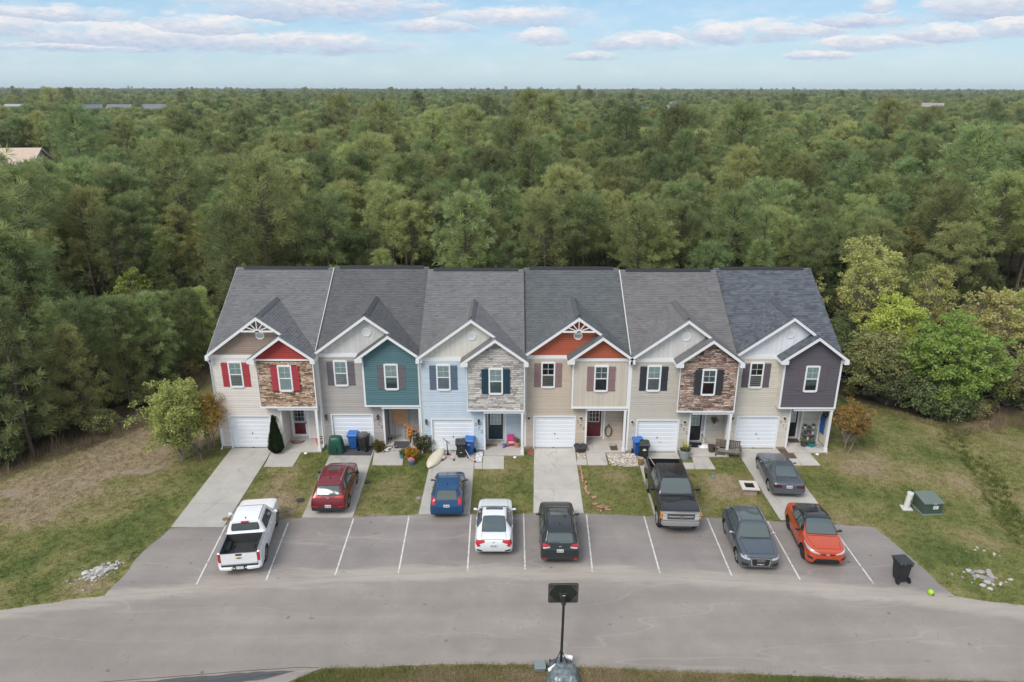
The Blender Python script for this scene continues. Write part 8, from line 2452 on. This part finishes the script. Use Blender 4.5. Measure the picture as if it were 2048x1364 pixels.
for k in range(8): MB().obox((.10 * math.cos(k * .785), -.02, .36 + .10 * math.sin(k * .785)), (.17, .012, .075), Matrix.Rotation(-k * .785, 3, 'Y') @ Matrix.Rotation(rad(18), 3, 'X')).build('vane', mat('vane_blue_%d' % (k % 2), [(.13, .24, .58), (.50, .60, .80)][k % 2], .4, var=.05), t)
# 307
t = thing('hose_reel', 'coiled dark hose hanging on the right wall of the 307 porch', 'hose', (6.02 - .05, 1.02, .10))
MB().box(-.05, -.02, .95, .05, .08, 1.05).build('bracket', mat('grey_metal', (.35, .35, .36), .4, metal=.6, var=0), t)
hs = MB(); hs.tube([((.20 + .02 * math.sin(q * .7)) * math.sin(q), -.05 - .015 * math.sin(q * .31), .60 + .36 * math.cos(q)) for q in [k * .45 for k in range(84)]], .020, 5); hs.build('hose_coil', mat('olive_hose', (.075, .080, .055), .6, var=.15), t)
tag(MB().box(5.98, -.40, .102, 6.42, .30, .115).build('doormat', mat('rust_matting', (.115, .068, .046), .95, var=.2, scale=16), None), 'narrow dark brown mat on the porch under the coiled hose', 'doormat')
tag(MB().lathe([(0, .118), (.22, .12), (.24, .11), (.24, .0)], 18).build('stepping_disc', mat('pale_disc', (.42, .38, .33), .8, var=.2), None, (6.18, .36, 0)), 'round pale disc lying on the back of the brown mat', 'disc')
# 309
t = thing('doormat', 'half-round black doormat at the black door of 309', 'doormat', (11.18, .60, .10))
MB().prism([(a * 1.15, b * 1.5) for a, b in hp][::-1], 'z', 0, .018).build('mat', mat('black_matting', (.022, .022, .025), .95, var=.1), t)
t = thing('blue_crate', 'small blue box on the left of the black doormat', 'box', (10.80, .14, .10)); MB().box(-.10, -.12, 0, .10, .12, .12).build('body', mat('crate_blue', (.035, .12, .26), .5, var=.1), t, bevel=.01)
MB().box(-.085, -.105, .12, .085, .105, .125).build('lid', mat('crate_blue_lid', (.06, .17, .34), .5, var=.1), t)
cl = MB(); n = 12; vs = [(x * .34, y * .20, .02 + .14 * max(0, 1 - (x * x + y * y) ** .8) * (1 + .9 * noise.noise(Vector((x * 4, y * 4, 2))))) for y in [j / n * 2 - 1 for j in range(n + 1)] for x in [i / n * 2 - 1 for i in range(n + 1)]]
cl.add(vs, [(j*(n+1)+i, j*(n+1)+i+1, (j+1)*(n+1)+i+1, (j+1)*(n+1)+i) for j in range(n) for i in range(n)])
tag(cl.build('cloth', WHITE, None, (11.74, .02, .10), smooth=50, fixn=False), 'crumpled white cloth on the floor of the 309 porch', 'cloth')
t = thing('hanging_basket', 'dark hanging basket with trailing stems on the 309 porch', 'hanging basket', (12.10, -.20, 0))
MB().lathe([(0, 1.86), (.10, 1.88), (.15, 2.02), (.16, 2.04)], 12).build('basket', mat('basket_dark', (.03, .026, .022), .8, var=.2), t)
for a in (0, 2.1, 4.2): MB().tube([(.15 * math.cos(a), .15 * math.sin(a), 2.04), (0, 0, 2.88)], .006, 4).build('chain', BLACK, t)
for me in small(99, foliage('trailing_dry', (.08, .075, .035), (.18, .16, .07), None, .2), .5, .34, 260, .04): place(me, me.name.split('.')[0], t, (0, 0, 1.80))
sp2 = MB(); sp2.box(11.57, .55, .55, 11.67, .60, .70); 
tag(MB().box(11.58, .545, .58, 11.72, .60, .74).build('outlet_box', WHITE, None, (0, 0, .15)), 'small white outlet box on the 309 porch wall', 'outlet box')
tag(MB().tube([(11.66, .55, .78), (11.72, .30, .60), (11.86, -.10, .52), (12.0, -.45, .46)], .012, 5).build('bare_twig', mat('twig_grey', (.14, .11, .09), .9, var=.1), None), 'thin bare stem leaning from the brown pot to the wall', 'twig')
# 311
t = thing('plant_shelf', 'grey metal shelf crowded with pots on the right end porch', 'shelf', (18.32, .82, .10))
SH = mat('shelf_grey', (.22, .225, .235), .5, metal=.3, var=.1)
for z in (.10, .48, .86): MB().box(-.40, -.16, z, .40, .16, z + .022).build('shelf', SH, t)
for sx in (-.40, .38):
    for sy in (-.16, .14): MB().box(sx, sy, 0, sx + .02, sy + .02, 1.0).build('post', SH, t)
r2 = random.Random(31)
PC_ = [((.70, .70, .68), 'white'), ((.10, .09, .09), 'dark'), ((.03, .13, .12), 'deep green'), ((.30, .16, .10), 'clay'), ((.20, .21, .22), 'grey')]
k_ = 0
for z, row in ((.12, (3, 0, 4)), (.50, (1, 3, 0)), (.88, (0, 2, 0))):
    for q, ci in enumerate(row):
        col_, nm_ = PC_[ci]; rr = r2.uniform(.075, .11)
        lv_ = {.12: 'bottom', .50: 'middle', .88: 'top'}[z]; wh = ('left', 'middle', 'right')[q]
        tt = thing('flower_pot', '%s pot standing at the %s of the %s board of the plant shelf' % (nm_, wh, lv_), 'plant pot', (18.32 - .26 + q * .26, .82, .10 + z))
        MB().lathe([(0, 0), (rr * .7, 0), (rr, .16), (rr * .9, .16), (0, .13)], 12).build('pot', mat('shelf_pot_' + nm_.replace(' ', '_'), col_, .5, var=.1), tt, smooth=40)
        if k_ % 2 == 0:
            for me in small(110 + k_, DARKG_M, .18, .13, 160, .03): place(me, me.name.split('.')[0], tt, (0, 0, .12))
        k_ += 1
t = thing('beach_towel', 'blue towel hanging on the right side of the last porch', 'towel', (18.98, .98, 0), rad(4))
tw_ = MB(); n = 10
vs = [(.0 + .015 * math.sin(j * 1.3), -.06 - .55 * i / n + .0, 1.98 - 1.22 * j / 12) for j in range(13) for i in range(n + 1)]
tw_.add(vs, [(j*(n+1)+i, j*(n+1)+i+1, (j+1)*(n+1)+i+1, (j+1)*(n+1)+i) for j in range(12) for i in range(n)])
tw_.build('towel', mat('towel_blue', (.025, .12, .36), .9, var=.15, scale=4), t, fixn=False, smooth=60)
MB().box(-.02, -.64, 1.96, .02, .0, 2.10).build('pale_border', mat('towel_pale', (.42, .62, .76), .9, var=.05), t)
MB().box(-.05, -.02, .10, .03, .06, 2.85).build('hanging_post', WHITE, t)
t = thing('hanging_basket', 'dark hanging pot above the blue towel', 'hanging basket', (18.92, .30, 0))
MB().lathe([(0, 1.98), (.11, 2.0), (.16, 2.16), (.165, 2.18)], 12).build('basket', MATS['basket_dark'], t)
for a in (0, 2.1, 4.2): MB().tube([(.15 * math.cos(a), .15 * math.sin(a), 2.18), (0, 0, 2.88)], .006, 4).build('chain', BLACK, t)
for me in small(120, BROWN_M, .3, .2, 200, .04): place(me, me.name.split('.')[0], t, (0, 0, 2.1))
tag(MB().box(17.15, .62, .102, 17.82, 1.12, .116).build('doormat', mat('brown_matting', (.10, .065, .045), .95, var=.2, scale=12), None), 'plain brown doormat at the last black door', 'doormat')
t = thing('wire_rack', 'small grey wire rack on the floor by the last porch post', 'rack', (18.78, .06, .10))
for k in range(6): MB().tube([(-.20 + k * .08, -.15, .02), (-.20 + k * .08, .15, .02), (-.20 + k * .08, .15, .26)], .010, 4).build('wire', mat('wire_pale', (.40, .42, .44), .4, metal=.4, var=0), t)
for z in (.02, .26): MB().tube([(-.22, .15, z), (.22, .15, z)], .012, 4).build('rail', MATS['wire_pale'], t)
tag(MB().ball((0, 0, .03), (.13, .08, .05), 8, 5).build('toy_scrap', mat('scrap_blue', (.07, .30, .42), .6, var=.2), None, (11.4, -3.3, 0)), 'crumpled bright blue scrap on the grass below the bench', 'toy')
# long pole lying in the bed of the black pickup
tag(MB().tube([(7.62, -3.9, 1.50), (7.95, -4.45, 1.12)], .016, 5).build('pole', mat('pole_pale', (.50, .46, .40), .5, var=.1), None), 'thin pale pole lying in the black pickup bed', 'pole')

# ================================================================== AIR
hz = bpy.data.materials.new('air'); hz.use_nodes = True
ht_ = hz.node_tree
for nd in list(ht_.nodes): ht_.nodes.remove(nd)
HN = NT(ht_)
hv = HN.n('ShaderNodeVolumePrincipled', {'Color': (0.80, 0.90, 1.0, 1), 'Density': 0.00011, 'Anisotropy': 0.0})
HN.n('ShaderNodeOutputMaterial', {'Volume': hv.outputs[0]})
hb_ = MB().box(-5200, -70, -2.0, 5200, 5200, 36).build('haze', hz, None, kind='stuff')
hb_['label'] = 'thin pale haze over the far forest'
